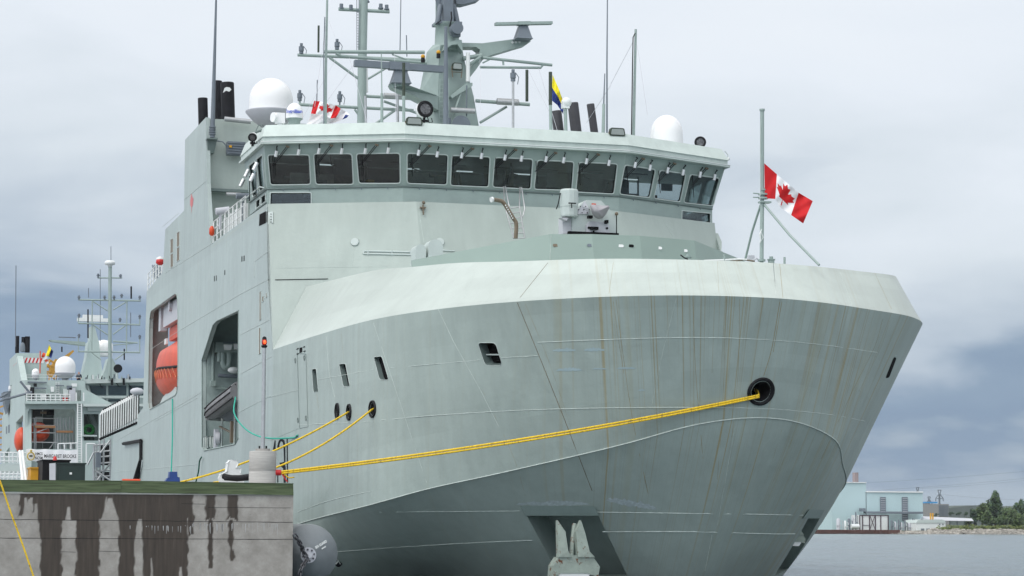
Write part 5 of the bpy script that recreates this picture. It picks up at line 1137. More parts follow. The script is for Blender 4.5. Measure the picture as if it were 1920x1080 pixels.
mb = MB(); mb.prism([V(x0, PY + .5, PZ), V(x1 - .05, PY + .5, PZ), V(x1 - .05, 140, PZ), V(x0 - 14, 140, PZ)], (0, 0, -.6)); mb.box2((x1 - 1.1, PY + .5, -4), (x1 - .9, 140, PZ - .3))
mb.build('pier_deck', M['concrete'], pier)
mb = MB(); a, b = at(-160, 921.5, Y=PY - .02), at(548, 926.5, Y=PY - .02); mb.prism([a, b, b - V(0, 0, .035), a - V(0, 0, .035)], (0, .3, 0)); mb.build('coping_edge_light', plain('coping with painted edge light', (.62, .60, .57), .8, var=.2), pier)  # pale strip paints in the light caught by the coping's front lip
mt_t, t, b = mat_base('weathered green timber', .85); L = t.links.new
tc = nd(t, 'ShaderNodeTexCoord'); mpv = nd(t, 'ShaderNodeMapping'); mpv.inputs['Scale'].default_value = (.5, 6, 9); L(tc.outputs['Object'], mpv.inputs[0]); n1 = nd(t, 'ShaderNodeTexNoise', i_Scale=2.5, i_Detail=7., i_Distortion=.6); L(mpv.outputs[0], n1.inputs['Vector'])
r_ = ramp(t, [(.28, (.04, .05, .026)), (.5, (.075, .105, .05)), (.72, (.12, .15, .08))]); L(n1.outputs[0], r_.inputs[0]); L(r_.outputs[0], b.inputs['Base Color']); bp = nd(t, 'ShaderNodeBump', i_Strength=.5, i_Distance=.01); L(n1.outputs[0], bp.inputs['Height']); L(bp.outputs[0], b.inputs['Normal'])
M['timber'] = mt_t
def beam(xa, xb, ya, yb, h, label):
    a, b = at(xa, ya, Y=PY - .05), at(xb, yb, Y=PY - .05); mb = MB(); hh = h / pxm(PY)
    bmx = bmesh.new(); vsx = [a, b, b - V(0, 0, hh), a - V(0, 0, hh)]
    mb.prism(vsx, (0, .3, 0)); bmx.free(); o = mb.build('timber_curb', M['timber'], None, label, 'timber', 'timber curbs along the pier edge')
    md = o.modifiers.new('b', 'BEVEL'); md.width = .018; md.segments = 2; return o
c1 = beam(-160, 226.5, 898.5, 902, 19.5, 'left green timber beam lying along the top of the pier wall'); c2 = beam(228, 549.5, 902, 907, 19.5, 'right green timber beam along the pier wall, in front of the concrete post base')
for x in (46, 188, 243, 376, 522):
    mb = MB(); a = at(x, 923.5 + x * .006, Y=PY + .02); mb.box(a + V(.18, .1, -.01), (.42, .2, .12)); mb.build('spacer_block', M['timber'], pier)
mb = MB()
for x in (300, 425, 500, 512): mb.cyl(at(x, 913, Y=PY - .058), .02, .012, 8, axis=(0, -1, 0))
mb.build('knot', M['black'], c2)
# concrete post base, pole and beacon
DY = 65.5
dbx = empty('beacon_post', at(491, 900, Y=DY), 'grey concrete drum base carrying a slim steel pole with a lit red beacon', 'beacon post')
c = at(492, 903, Y=DY); r = 24.5 / pxm(DY); h = (at(492, 846, Y=DY) - c).z
mb = MB(); mb.lathe(V(c.x, c.y, c.z - .3), [(r, 0), (r, .3 + h * .33), (r * .992, .3 + h * .335), (r, .3 + h * .34), (r, .3 + h * .97), (r * .96, .3 + h)], 40); mb.build('drum_base', plain('ribbed concrete', (.40, .39, .375), .9, var=.18, scale=2, bump=.35, stretch=(1, 1, 14)), dbx)
mb = MB(); mb.cyl(V(c.x, c.y, c.z + h), r * .55, .07, 28); mb.build('plinth', M['concrete'], dbx)
mb = MB()
for i in range(4): t = i * math.pi / 2 + .5; mb.cyl(V(c.x + .14 * math.cos(t), c.y + .14 * math.sin(t), c.z + h + .07), .015, .08, 8)
mb.build('anchor_bolts', M['black'], dbx)
mb = MB(); top = at(495.5, 650, Y=DY); mb.tube([V(c.x, c.y, c.z + h + .07), top], .062, 14, True, .052); mb.build('pole', M['steel'], dbx)
mb = MB(); mb.lathe(top, [(.05, -.04), (.09, 0), (.09, .03), (.055, .05)], 16); mb.lathe(top, [(.075, .21), (.05, .28), (.01, .30)], 16); mb.build('lamp_housing', M['black'], dbx)
mb = MB(); mb.lathe(top, [(.06, .05), (.078, .1), (.078, .18), (.06, .22)], 16); mb.build('lamp_lens', plain('red lamp glass', (.35, .02, .01), .2), dbx)
mb = MB(); mb.sphere(top + V(0, -.055, .13), .045, 12, (1, 1, 1.4)); mb.build('lamp_bulb', M['beacon'], dbx)
# white and blue bollards, hose
c = at(432, 898, Y=68); s_ = 1 / pxm(68)
mb = MB(); mb.prism([c + V(x * s_, -.15, z * s_) for x, z in ((-20, 2), (-18, 8), (-8, 13), (-6, 29), (-1, 33), (10, 33), (12, 27), (9, 20), (18, 19), (17, 10), (22, 6), (22, -6), (-18, -6))], (0, .4, 0))
o = mb.build('bollard', M['whitep'], None, 'white horn-shaped bollard on the pier left of the concrete drum', 'bollard'); md = o.modifiers.new('b', 'BEVEL'); md.width = .05; md.segments = 3
mb = MB(); mb.tube([at(419, 893, Y=67.6), at(433, 896, Y=67.4), at(450, 896, Y=67.2), at(470, 893, Y=66.9)], .085, 8); mb.tube([at(421, 897, Y=67.5), at(445, 899, Y=67.3), at(470, 897, Y=66.9)], .06, 8); mb.build('rope_bundle', M['black'], None, 'black rope turns wrapped from the white bollard to the drum', 'rope')
c = at(323, 902, Y=70); s_ = 1 / pxm(70); mb = MB(); mb.prism([c + V(x * s_, -.12, z * s_) for x, z in ((-12, 0), (-9, 5), (-6, 6), (-5, 16), (7, 16), (8, 8), (12, 6), (13, -6), (-12, -6))], (0, .4, 0)); o = mb.build('bollard', M['blue'], None, 'small dark blue bollard just above the green timber', 'bollard'); md = o.modifiers.new('b', 'BEVEL'); md.width = .04; md.segments = 2
c = at(246, 901, Y=73); mb = MB(); mb.tube([c + V(-.28, 0, 0), c + V(.28, 0, 0)], .05, 8); mb.tube([c + V(-.28, 0, 0), c + V(-.28, 0, -.2)], .04, 6); mb.build('hose_end', M['orange'], None, 'short orange red pipe end on the pier beside the black rail', 'pipe')
# containers and bin on the pier
def container(x0, y0, x1, y1, Y, dep, mat, label, cat, name, door=True, side=None):
    a = at(x0, y1, Y=Y); b = at(x1, y0, Y=Y); root = empty(name, (a + b) / 2, label, cat)
    mb = MB(); mb.box2((a.x, Y, PZ), (b.x, Y + dep, b.z - .06)); mb.build('body', M[mat], root)
    mb = MB(); mb.box2((a.x - .04, Y - .05, b.z - .06), (b.x + .04, Y + dep + .04, b.z)); mb.build('lid', M[mat], root)
    if door:
        mb = MB(); mb.box2((a.x + .12, Y - .02, PZ + .1), (b.x - .12, Y, b.z - .18)); d = mb.build('door', M[mat], root)
        MB().box(((a.x + b.x) / 2, Y - .03, b.z - .42), (.09, .02, .08)).build('label_plate', M['whitep'], d)
    return root
container(105, 868, 160, 905, 92, 2.5, 'green', 'dark green steel container nearest the camera, with a small white plate', 'container', 'container')
r_ = container(79, 862, 131, 905, 95, 2.5, 'black', 'black container standing behind the dark green container', 'container', 'container', False)
MB().prism([at(93, 869, Y=91.7), at(104, 868, Y=91.7), at(104, 904, Y=91.7), at(93, 904, Y=91.7)], (0, .1, 0)).build('panel', M['dish'], None, 'narrow pale grey panel leaning at the left end of the dark green container', 'panel')
mb = MB(); c = at(103, 863, Y=94.5); mb.lathe(c, [(.08, 0), (.07, .12), (.02, .17)], 12); mb.build('warning_lamp', M['red'], None, 'small red warning lamp on top of the black container', 'lamp')
container(57, 876, 78, 905, 97, 1.6, 'yellow', 'yellow open metal bin on the pier left of the black container', 'bin', 'bin', False)
mb = MB()
for x0_, x1_ in ((36, 41), (41, 47)): mb.tube([at(x0_ + 1, 846, Y=99), at(x1_ + 2, 903, Y=97)], .07, 6)
mb.build('ramp_poles', M['whitep'], None, 'two pale leaning poles beside the yellow bin', 'poles')
# fender with flange and chain
FC = at(572, 1038, Y=PY + 1.6); fr_ = 53.5 / pxm(PY + 1.6)
FN = empty('fender', FC, 'round dark grey foam fender with a chain between pier corner and hull', 'fender')
ax = V(.05, 1, 0).normalized(); fl = at(577, 1041, Y=PY + .45)
mb = MB(); 
prof = [(.18, -.02), (.28, .06), (fr_ * .97, .5), (fr_, .6), (fr_, 3.0), (fr_ * .9, 3.3), (.2, 4)]
n = 56; vs = []
for (r, z) in prof:
    t = min(1, max(0, z / .55)); cc = fl.lerp(V(FC.x, 0, FC.z), t) ; cc.y = PY + .5 + z
    vs += [cc + V(math.cos(2 * math.pi * j / n) * r, 0, math.sin(2 * math.pi * j / n) * r) for j in range(n)]
mb.smooth = True; k = len(prof); mb.add(vs, [(i * n + j, i * n + (j + 1) % n, (i + 1) * n + (j + 1) % n, (i + 1) * n + j) for i in range(k - 1) for j in range(n)]); mb.smooth = False
mb.add(vs[:n], [tuple(range(n))]); mb.add(vs[-n:], [tuple(range(n))]); mb.build('foam_body', M['fender'], FN)
mb = MB(); f0 = fl + V(0, -.04, 0); mb.cyl(f0, .22, .08, 28, axis=(0, -1, 0)); mb.cyl(f0 + V(0, -.08, 0), .08, .1, 16, axis=(0, -1, 0)); fo = mb.build('flange', M['dish'], FN)
for j in range(8): t = j * math.pi / 4 + .2; MB().cyl(f0 + V(.16 * math.cos(t), -.08, .16 * math.sin(t)), .028, .03, 8, axis=(0, -1, 0)).build('bolt', M['chain'], fo)
def chain(pts, parent, L_=.16, w=.038):
    P_ = catmull(pts, 20); d = 0; cur = []; acc = 0; last = P_[0]; res = [P_[0]]
    for p in P_[1:]:
        acc += (p - last).length; last = p
        if acc > L_ * .68: res.append(p); acc = 0
    for i, (a, b) in enumerate(zip(res, res[1:])):
        u = (b - a).normalized(); o = u.orthogonal().normalized(); o.rotate(Matrix.Rotation(i * math.pi / 2 + .4, 3, u)); c_ = (a + b) / 2; mb = MB()
        q = [c_ + u * (math.copysign(L_ * .28, math.cos(t)) + math.cos(t) * .05) + o * math.sin(t) * .052 for t in [j * math.pi / 7 + .01 for j in range(15)]]
        mb.tube(q, .021, 6, cap=False); mb.build('chain_link', M['chain'], parent)
chain([at(552, 1003, Y=PY - .12), at(563, 1020, Y=PY), at(570, 1037, Y=PY + .2), at(576, 1046, Y=PY + .2)], FN)
chain([at(576, 1046, Y=PY + .2), at(572, 1055, Y=PY + .1), at(565, 1066, Y=PY), at(560, 1090, Y=PY)], FN)
mb = MB(); c = at(604, 1024, Y=71.9); mb_r = (V(1, 0, .35)).normalized()
put_text(mb, 'SEA GUARD', .10, at(602, 1021, Y=PY + .58), V(.9, .95, .42), V(-.42, .24, .9), .004, 1.15, .004); put_text(mb, 'FENDERS', .05, at(607, 1027, Y=PY + .58), V(.9, .95, .42), V(-.42, .24, .9), .002, 1.1, .004); mb.build('fender_lettering', M['whitep'], FN)

# ================================================================== ROPES
def rope(pts, r, mat, label, cat='rope', group=None, n=7, twist=False):
    mb = MB(); mb.tube(pts, r, n)
    return mb.build('mooring_rope' if mat == 'ropey' else 'line', M[mat], None, label, cat, group)
hp_, hn_, _ = HAW[0]
start = at(519, 886, Y=65.4); end = hp_ + V(-.12, -.12, -.14)
def mrope(a, b, s, extra): return sag(a, b, s, 30) + extra
inn = [hp_ + V(.0, .25, .02), hp_ + V(.05, .6, .1)]
rope(mrope(start + V(0, 0, .012), end + V(0, 0, .022), .17, inn), .031, 'ropey', 'upper strand of the doubled long yellow mooring rope running to the large bow fairlead', group='yellow mooring ropes')
rope(mrope(start - V(0, 0, .042), end - V(0, 0, .034), .19, [q - V(0, 0, .07) for q in inn]), .031, 'ropey', 'lower strand of the doubled long yellow mooring rope running to the large bow fairlead', group='yellow mooring ropes')
mb = MB(); mb.tube([start + V(-.06, 0, .0), start + V(.12, 0, .0)], .085, 8); mb.tube([start + V(.15, -.05, -.05), start + V(.25, -.05, -.2), start + V(.3, -.05, -.26)], .02, 5); mb.build('rope_whipping', M['red'], None, 'red whipping on the end of the doubled yellow rope beside the drum', 'rope whipping')
mb = MB(); mb.tube([start + V(.2, -.05, -.05), start + V(.35, -.05, -.15), start + V(.5, -.05, -.13)], .02, 5); mb.build('rope_tail', M['ropey'], None, 'frayed yellow tail hanging under the doubled rope near the drum', 'rope tail')
e1, e2 = HAW[2][0], HAW[3][0]
rope(sag(at(338, 904, Y=73), e1 + V(-.1, -.15, -.02), .25, 24) + [e1 + V(.05, .1, .02)], .032, 'ropey', 'single yellow rope running to the middle of three small round fairleads', group='yellow mooring ropes')
rope(sag(at(400, 905, Y=71), e2 + V(-.1, -.15, -.05), .45, 24) + [e2 + V(.08, .1, .03)], .032, 'ropey', 'single yellow rope running to the rightmost of three small round fairleads', group='yellow mooring ropes')
rope(catmull([at(-10, 880, Y=40), at(1, 905, Y=40), at(20, 960, Y=40), at(42, 1020, Y=40), at(66, 1090, Y=40)], 6), .016, 'ropey', 'thin yellow line crossing in front of the pier wall at the far left', group='yellow mooring ropes')
rope(catmull([sp(446, 745) - V(.1, 0, 0), sp(462, 776) - V(.5, 0, 0), sp(490, 806) - V(.6, 0, 0), sp(520, 821) - V(.5, 0, 0), hp(550, 821, .05), hp(560, 816, .05)], 6), .03, 'ropet', 'teal line hanging in a curve from the boat bay along the grey hull')
rope([sp(325, 748) - V(.05, 0, 0), sp(329, 820) - V(.15, 0, 0), sp(332, 903) - V(.3, 0, 0)], .035, 'ropet', 'straight teal line dangling below the orange lifeboat')
rope(catmull([sp(382, 857) - V(.1, 0, 0), sp(379, 865) - V(.12, 0, 0), sp(378, 885) - V(.15, 0, 0), sp(375, 905) - V(.2, 0, 0)], 4), .035, 'roped', 'short dark green rope end hanging on the hull below the boat bay')

# ================================================================== SHIP AND GEAR IN THE BACKGROUND, LEFT
BYD = 225.
M['innerdark'] = plain('hangar paint with shade in colour', (.07, .085, .085), .8, var=.6, scale=.7)  # darker copy of the interior paint, hangar shade put into its colour
S2 = empty('warship', at(150, 990, Y=240), 'distant pale grey naval ship berthed behind at the far left, with a hazard-striped funnel casing', 'ship')
def B(x, y, d=0.): return at(x, y, Y=BYD + d)
sx2 = B(47, 800).x
M['grey2'] = paint('far ship paint', (.40, .48, .465), plates=False, wash=.4)
def slab(name, pxs, d, dep, mat, parent=None, holes=()):
    return MB().prism([B(x, y, d) for x, y in pxs], (0, dep, 0), [[B(x, y, d) for x, y in h] for h in holes]).build(name, M[mat] if isinstance(mat, str) else mat, parent or S2)
slab('front_wall', [(47, 713), (160, 713), (160, 730), (210, 757), (275, 757), (275, 905), (47, 905)], 0, .5, 'grey2', holes=[[(52, 772), (56, 767), (138, 767), (142, 774), (142, 842), (52, 842)], [(157, 776), (185, 776), (185, 826), (157, 826)], [(138, 732), (152, 732), (152, 752), (138, 752)]])
slab('upper_deck_house', [(47, 731), (160, 731), (160, 757), (47, 757)], 4, 30, 'grey2')
s2side = [at(x, y, X=sx2) for x, y in [(47, 713), (40, 713), (31, 662), (24, 672), (21, 735), (4, 782), (2, 905), (47, 905)]]
MB().prism(s2side, (.6, 0, 0), [[at(x, y, X=sx2) for x, y in h] for h in ([(43, 778), (43, 862), (30, 868), (30, 792)], [(18, 838), (18, 868), (9, 870), (9, 850)])]).build('side_wall', M['grey2'], S2)
for a in ([(18, 796), (15, 797), (15, 812), (18, 811)], [(13, 799), (11, 800), (11, 814), (13, 813)]):
    MB().prism([at(x, y, X=sx2 - .02) for x, y in a], (.01, 0, 0)).build('side_window', M['slate'], S2)
mb = MB(); mb.box2((sx2 + .6, 232, -2), (sx2 + 22, 262, B(100, 768).z - 6)); mb.prism([V(sx2 + 3, 228, -2), V(sx2 + 26, 228, -2), V(sx2 + 26, 228, B(0, 757).z), V(sx2 + 3, 228, B(0, 757).z)], (0, .3, 0)); mb.build('hangar_interior', M['inner'], S2)
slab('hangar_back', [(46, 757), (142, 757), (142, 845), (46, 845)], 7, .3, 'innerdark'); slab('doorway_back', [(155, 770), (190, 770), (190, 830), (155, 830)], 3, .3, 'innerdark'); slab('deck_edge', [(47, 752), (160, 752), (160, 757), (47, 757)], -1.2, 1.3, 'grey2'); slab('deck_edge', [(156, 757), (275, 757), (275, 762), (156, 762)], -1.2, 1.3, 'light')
cas = MB().prism([at(31, 662, Y=238), at(87, 662, Y=238), at(88, 714, Y=238), at(31, 714, Y=238)], (0, 10, 0)).build('funnel_casing', M['grey2'], S2)
MB().prism([at(31, 670, Y=237.97), at(82, 672, Y=237.97), at(82, 681, Y=237.97), at(31, 680, Y=237.97)], (0, .02, 0)).build('hazard_band', M['whitep'], cas)
for k in range(7): x = 31.5 + k * 7; MB().prism([at(x + 3.6, 670.4 + k * .15, Y=237.95), at(x + 6.6, 670.4 + k * .15, Y=237.95), at(min(82, x + 3.2), 680 + k * .1, Y=237.95), at(x, 680 + k * .1, Y=237.95)], (0, .01, 0)).build('hazard_stripe', M['red'], cas)
MB().prism([at(x, y, X=sx2 - .03) for x, y in ((31, 670), (24.5, 679), (24.5, 687), (31, 681))], (.01, 0, 0)).build('hazard_side', M['flagwhite'] if False else plain('pinkish side band', (.55, .38, .38), .6), cas)
for (x, w, y0, y1) in ((32, 7, 630, 662), (43, 6, 632, 660), (51, 9, 631, 661)):
    a, b = at(x, y1, Y=242), at(x + .5, y0, Y=242); MB().tube([a, b], w / 2 / pxm(242), 16).build('exhaust_stack', M['funnel'], S2)
MB().lathe(at(42, 659, Y=240), [(.28, 0), (.26, .5), (.2, .8), (.02, .95)], 14).build('vent_cowl', M['slate'], S2)
def rado2(x, yt, yb, hw, Y, base=True):
    c = at(x, yb, Y=Y); H = at(x, yt, Y=Y).z - c.z; r = hw / pxm(Y); o = MB().lathe(c, [(r * .96, 0), (r, H * .15), (r, H * .35)] + [(r * math.cos(t) + .003, H * .4 + H * .6 * math.sin(t)) for t in [j * math.pi / 16 for j in range(9)]], 28).build('radome', M['white'], S2)
    if base: MB().lathe(c, [(r * 1.05, .02), (r * .98, -.1), (r * .6, -.45), (r * .3, -.5), (r * .28, -1.1)], 24).build('radome_base', M['dish'], o)
rado2(122, 668, 700, 18, 226); rado2(66.5, 691, 703, 6.5, 226); rado2(19, 722, 730, 3, 250)
MB().lathe(B(194, 668, 12), [(.9, 0), (.95, .8), (.9, 1.3), (.5, 1.6), (.02, 1.7)], 24).build('radome', M['white'], S2)
# bridge of the far ship
bo = slab('bridge_wall', [(160, 712), (275, 712), (275, 757), (170, 757)], 1.5, 8, 'grey2'); slab('bridge_roof', [(152, 716), (160, 711), (275, 709), (275, 716), (158, 719)], .2, 9.5, 'light', bo)
for a in ([(168, 723), (199, 723), (199, 741), (172, 741)], [(203, 723), (237, 723), (237, 741), (203, 741)], [(241, 723), (275, 723), (275, 741), (241, 741)], [(173, 748), (199, 748), (199, 753), (173, 753)], [(203, 748), (226, 748), (226, 753), (203, 753)]):
    slab('window', a, 1.46, .02, 'darkglass', bo)
mb = MB()
for a, b in (((155, 718), (165, 757)), ((158, 722), (168, 757)), ((163, 719), (170, 745))): mb.tube([B(*a, .8), B(*b, .8)], .09, 6)
mb.tube([B(165, 745, .8), B(275, 745, .6)], .1, 6); mb.build('bridge_frames', M['light'], bo)
mb = MB()
for a in ((191, 724), (222, 722), (245, 724)): mb.tube([B(a[0] - 4, a[1] - 4, 1.2), B(a[0] + 2, a[1] + 4, 1.2)], .05, 4)
for x in (210, 232): mb.tube([B(x, 709, 0), B(x, 722, .1)], .12, 5)
mb.build('wiper_arm', M['black'], bo)
def w2(name, pts, w, mat='trim', d=0., parent=None):
    mb = MB(); mb.tube([B(x, y, d) for x, y in pts], w / 2 / pxm(BYD), 8); return mb.build(name, M[mat], parent or S2)
# masts
pm = w2('pole_mast', [(206, 712), (206, 600), (206.5, 500)], 6.5)
MB().lathe(B(206, 500), [(.2, 0), (.25, .15), (.5, .2), (.52, .45), (.4, .58), (.02, .6)], 24).build('mast_top_antenna', M['whitep'], pm)
w2('whip_antenna', [(208, 492), (208, 462)], 1.2, 'slate', parent=pm)
for a, w in (([(183, 521), (229, 521)], 2.5), ([(147, 562), (264, 564)], 3), ([(147, 606), (263, 609)], 3), ([(146, 659), (263, 661)], 3), ([(173, 564), (202, 583)], 2.2), ([(240, 564), (212, 581)], 2.2), ([(173, 608), (202, 628)], 2.2), ([(238, 608), (212, 627)], 2.2), ([(173, 565), (172, 657)], 2.2), ([(238, 565), (237, 660)], 2.2), ([(262, 608), (262, 598)], 2), ([(147, 606), (147, 596)], 2), ([(262, 660), (262, 636)], 2), ([(147, 659), (147, 634)], 2), ([(172, 661), (190, 675)], 2.2), ([(235, 661), (215, 675)], 2.2)):
    w2('yard', a, w, 'trim', parent=pm)
for x, y in ((148, 558), (262, 558), (196, 558), (214, 558), (148, 592), (262, 594), (148, 630), (262, 632), (184, 517), (226, 518), (225, 600), (228, 555)):
    mb = MB(); mb.cyl(B(x, y) - V(0, 0, .2), .1, .4, 8); mb.cyl(B(x, y), .16, .08, 8); mb.build('mast_sensor', M['slate'], pm)
for pts, w, mt in (([(246, 560), (246, 537)], 3, 'black'), ([(165, 634), (165, 580)], 2.6, 'black'), ([(233, 675), (233, 654)], 2.5, 'black'), ([(166, 558), (166, 540)], 1.5, 'slate'), ([(245, 632), (245, 586)], 1.5, 'slate'), ([(188, 640), (188, 505)], 1.2, 'slate'), ([(116, 660), (116, 650)], 2.5, 'black'), ([(29, 650), (30, 498)], 1.5, 'slate'), ([(75, 700), (75.5, 658)], 2, 'orange')):
    w2('antenna', pts, w, mt)
slab('mast_tower', [(166, 640), (186, 640), (188, 668), (194, 712), (153, 712), (163, 668)], 8, 3, 'grey2'); slab('mast_tower', [(198, 690), (203, 672), (211, 672), (221, 690), (222, 712), (190, 712)], 1, 2.5, 'grey2')
slab('radar_tower', [(170, 612), (178, 612), (185, 640), (168, 640)], 8, 2, 'grey2'); mb = MB(); mb.box(B(175, 600, 8), (3.2, .6, .35)); mb.box(B(174, 594, 8), (2, .5, .35)); mb.build('radar_scanner', M['whitep'], S2)
slab('yard_arm', [(92, 637), (160, 641), (160, 648), (150, 647), (96, 640)], 7, 1, 'trim'); w2('yard_arm', [(110, 632), (142, 633)], 2, 'slate', 7); w2('yard_arm', [(212, 640), (258, 643)], 3, 'trim', 7); w2('yard_arm', [(212, 647), (250, 644)], 2, 'trim', 7)
mb = MB(); c = B(221, 691, -1); mb.lathe(c, [(.38, 0), (.4, -.1), (.3, -.35), (.05, -.45)], 18, (0, -1, 0)); o = mb.build('searchlight', M['whitep'], S2); MB().lathe(c, [(.3, 0), (.42, .02), (.42, .1), (.3, .1)], 18, (0, -1, 0)).build('rim', M['black'], o)
# rail, ladder and clutter on its face
mb = MB()
for x in range(50, 134, 9): mb.tube([B(x, 754, -1.1), B(x, 739, -1.1)], .05, 5)
for y in (739, 744, 749): mb.tube([B(49, y, -1.1), B(132, y + .5, -1.1)], .045, 5)
mb.tube([B(143, 752, -1), B(143, 736, -1)], .07, 5); mb.tube([B(157, 752, -1), B(157, 736, -1)], .07, 5); mb.build('deck_rail', M['whitep'], S2)
mb = MB()
for x in (145.5, 153): mb.tube([B(x, 757, -1.3), B(x, 872, -1.3)], .07, 5)
for k in range(25): mb.tube([B(145.5, 760 + k * 4.5, -1.3), B(153, 760 + k * 4.5, -1.3)], .04, 4)
mb.build('ladder', M['whitep'], S2)
mb = MB()
for x in (105, 110.5): mb.tube([B(x - 0, 716, -.1), B(x, 740, -.1)], .04, 4)
for k in range(6): mb.tube([B(105, 718 + k * 4, -.1), B(110.5, 718 + k * 4, -.1)], .03, 4)
mb.build('ladder', M['whitep'], S2)
slab('red_locker', [(118, 744), (127, 744), (127, 757), (118, 757)], -.9, .5, 'red'); slab('pipe_run', [(52, 715), (88, 716), (88, 718), (52, 718)], -.3, .2, 'slate')
for x_, y_, w_, h_, mt_ in ((130, 727, .5, .4, 'slate'), (123, 736, .5, .7, 'light'), (52, 730, .5, .8, 'whitep'), (60, 738, .4, 1.2, 'black'), (135, 740, .6, 1.3, 'dish'), (90, 739, .4, .9, 'trim'), (75, 728, 1.2, .12, 'slate'), (112, 723, .8, .1, 'slate'), (98, 730, .3, .5, 'whitep'), (139, 722, .5, .3, 'whitep'), (66, 722, .3, .3, 'black'), (84, 745, .7, .5, 'whitep')): MB().box(B(x_, y_, -.5), (w_, .3, h_)).build('deck_box', M[mt_], S2)
rn = random.Random(6)
for k_ in range(26): x_ = 153 + 112 * rn.random(); h_ = 2 + 9 * rn.random(); w2('roof_fitting', [(x_, 711), (x_ + rn.uniform(-2, 2), 711 - h_)], rn.choice((1, 1.5, 2.5)), rn.choice(('slate', 'whitep', 'trim', 'black')), -.5 + rn.random())
for k_ in range(12): x_ = 52 + 84 * rn.random(); w2('roof_fitting', [(x_, 713), (x_, 713 - 3 - 8 * rn.random())], rn.choice((.8, 1.2)), rn.choice(('slate', 'whitep')), 1)
for y_ in (703, 707.5): w2('roof_rail', [(49, y_), (150, y_)], .7, 'whitep', .3)
for k_ in range(16): x_ = 58 + 80 * rn.random(); y_ = 770 + 50 * rn.random(); MB().box(B(x_, y_, 3.5), (rn.uniform(.2, 1.3), .5, rn.uniform(.1, 1.))).build('hangar_gear', M[rn.choice(('slate', 'dish', 'black', 'trim', 'brown'))], S2)
for x_ in (60, 80, 101, 125): w2('hangar_pipe', [(x_, 769), (x_, 840)], 1.2, 'trim', 4)
slab('hull_band', [(165, 757), (275, 757), (275, 770), (165, 770)], -.4, .3, 'light')
mb = MB(); c_ = B(167, 806, 1.5); mb.tube([c_ + V(.42 * math.cos(t), 0, .42 * math.sin(t)) for t in [j * math.pi / 8 for j in range(17)]], .16, 8); mb.build('hose_reel', plain('green hose', (.01, .16, .03), .7), S2); mb = MB(); mb.box(B(165, 817, 0), (1.7, .5, .15)); mb.build('reel_shelf', M['light'], S2)
# two orange boats in the far hangar
for (x, y, w, h, d, lab) in ((70, 811, 22, 20, 2.5, 'orange lifeboat behind the scaffold inside the hangar of the distant ship'), (40, 825, 13, 26, 6, 'orange lifeboat seen edge on at the side opening of the distant ship')):
    c = B(x, y, d); rx, rz = w / pxm(BYD), h / pxm(BYD) * .9; mb = MB(); mb.sphere(c, 1, 20, (rx, 1.6, rz)); o = mb.build('lifeboat', M['orange'], None, lab, 'lifeboat')
    MB().box(c + V(0, 0, rz * .8), (rx * .9, 1.4, rz * .5)).build('canopy', M['orange'], o); mb = MB(); mb.tube([c + V(-rx, -.9, 0), c + V(0, -1.66, -.05), c + V(rx, -.9, 0)], .06, 5); mb.build('rubbing_strake', M['black'], o)
SC = empty('scaffolding', B(85, 840, .8), 'steel pipe scaffolding with planks standing in the hangar of the distant ship', 'scaffolding')
mb = MB()
for x in (64, 67, 104, 108, 113, 119, 124, 131, 137): mb.tube([B(x, 842, .8), B(x, 780 + (x % 5), .8)], .06, 5)
for y in (784, 797, 811, 829): mb.tube([B(60, y, .8), B(108, y + 1, .8)], .05, 5)
mb.tube([B(66, 812, .8), B(102, 798, .8)], .05, 5); mb.tube([B(92, 842, .8), B(104, 826, .8)], .05, 5); mb.build('pipe_frame', M['steel'], SC)
mb = MB(); mb.box2(B(65, 802, .6), B(103, 798.5, 1.2)); mb.box2(B(106, 811, .6), B(136, 808, 1.2)); mb.build('plank', M['wood'], SC)
# banner
bn = empty('banner', B(98, 855, -3), 'white banner lettered with the ship name, hung below the hangar of the distant ship', 'banner')
mb = MB(); nx = 30; a, b, c, d = B(49, 842, -3), B(145, 844, -3), B(145, 868, -3), B(50, 864, -3)
vs = []
for j in range(5):
    for i in range(nx + 1):
        p = a.lerp(b, i / nx).lerp(d.lerp(c, i / nx), j / 4); vs.append(p + V(0, .05 * math.sin(i * .9), .04 * math.sin(i * .7) * (1 - j / 6)))
mb.smooth = True; mb.add(vs, [(j * (nx + 1) + i, j * (nx + 1) + i + 1, (j + 1) * (nx + 1) + i + 1, (j + 1) * (nx + 1) + i) for j in range(4) for i in range(nx)]); mb.build('cloth', M['flagwhite'], bn)
mb = MB(); rt = R.normalized(); put_text(mb, 'MARGARET BROOKE', .46, B(113, 855.5, -3.35), (1, 0, 0), (0, 0, 1), .006, .70); put_text(mb, 'HMCS', .36, B(73, 851, -3.35), (1, 0, 0), (0, 0, 1), .006, .72); put_text(mb, 'NCSM', .36, B(73, 859, -3.35), (1, 0, 0), (0, 0, 1), .006, .72); mb.build('lettering', M['letter'], bn)
mb = MB(); cc = B(58, 855, -3.2); mb.tube([cc + V(.32 * math.cos(t), 0, .36 * math.sin(t) - .02) for t in [j * math.pi / 8 for j in range(17)]], .06, 5); mb.sphere(cc + V(0, 0, .5), .12, 8); mb.build('crest_ring', plain('gold print', (.45, .33, .05), .6), bn)
mb = MB(); mb.box(cc, (.3, .02, .16)); mb.build('crest_centre', M['green'], bn)
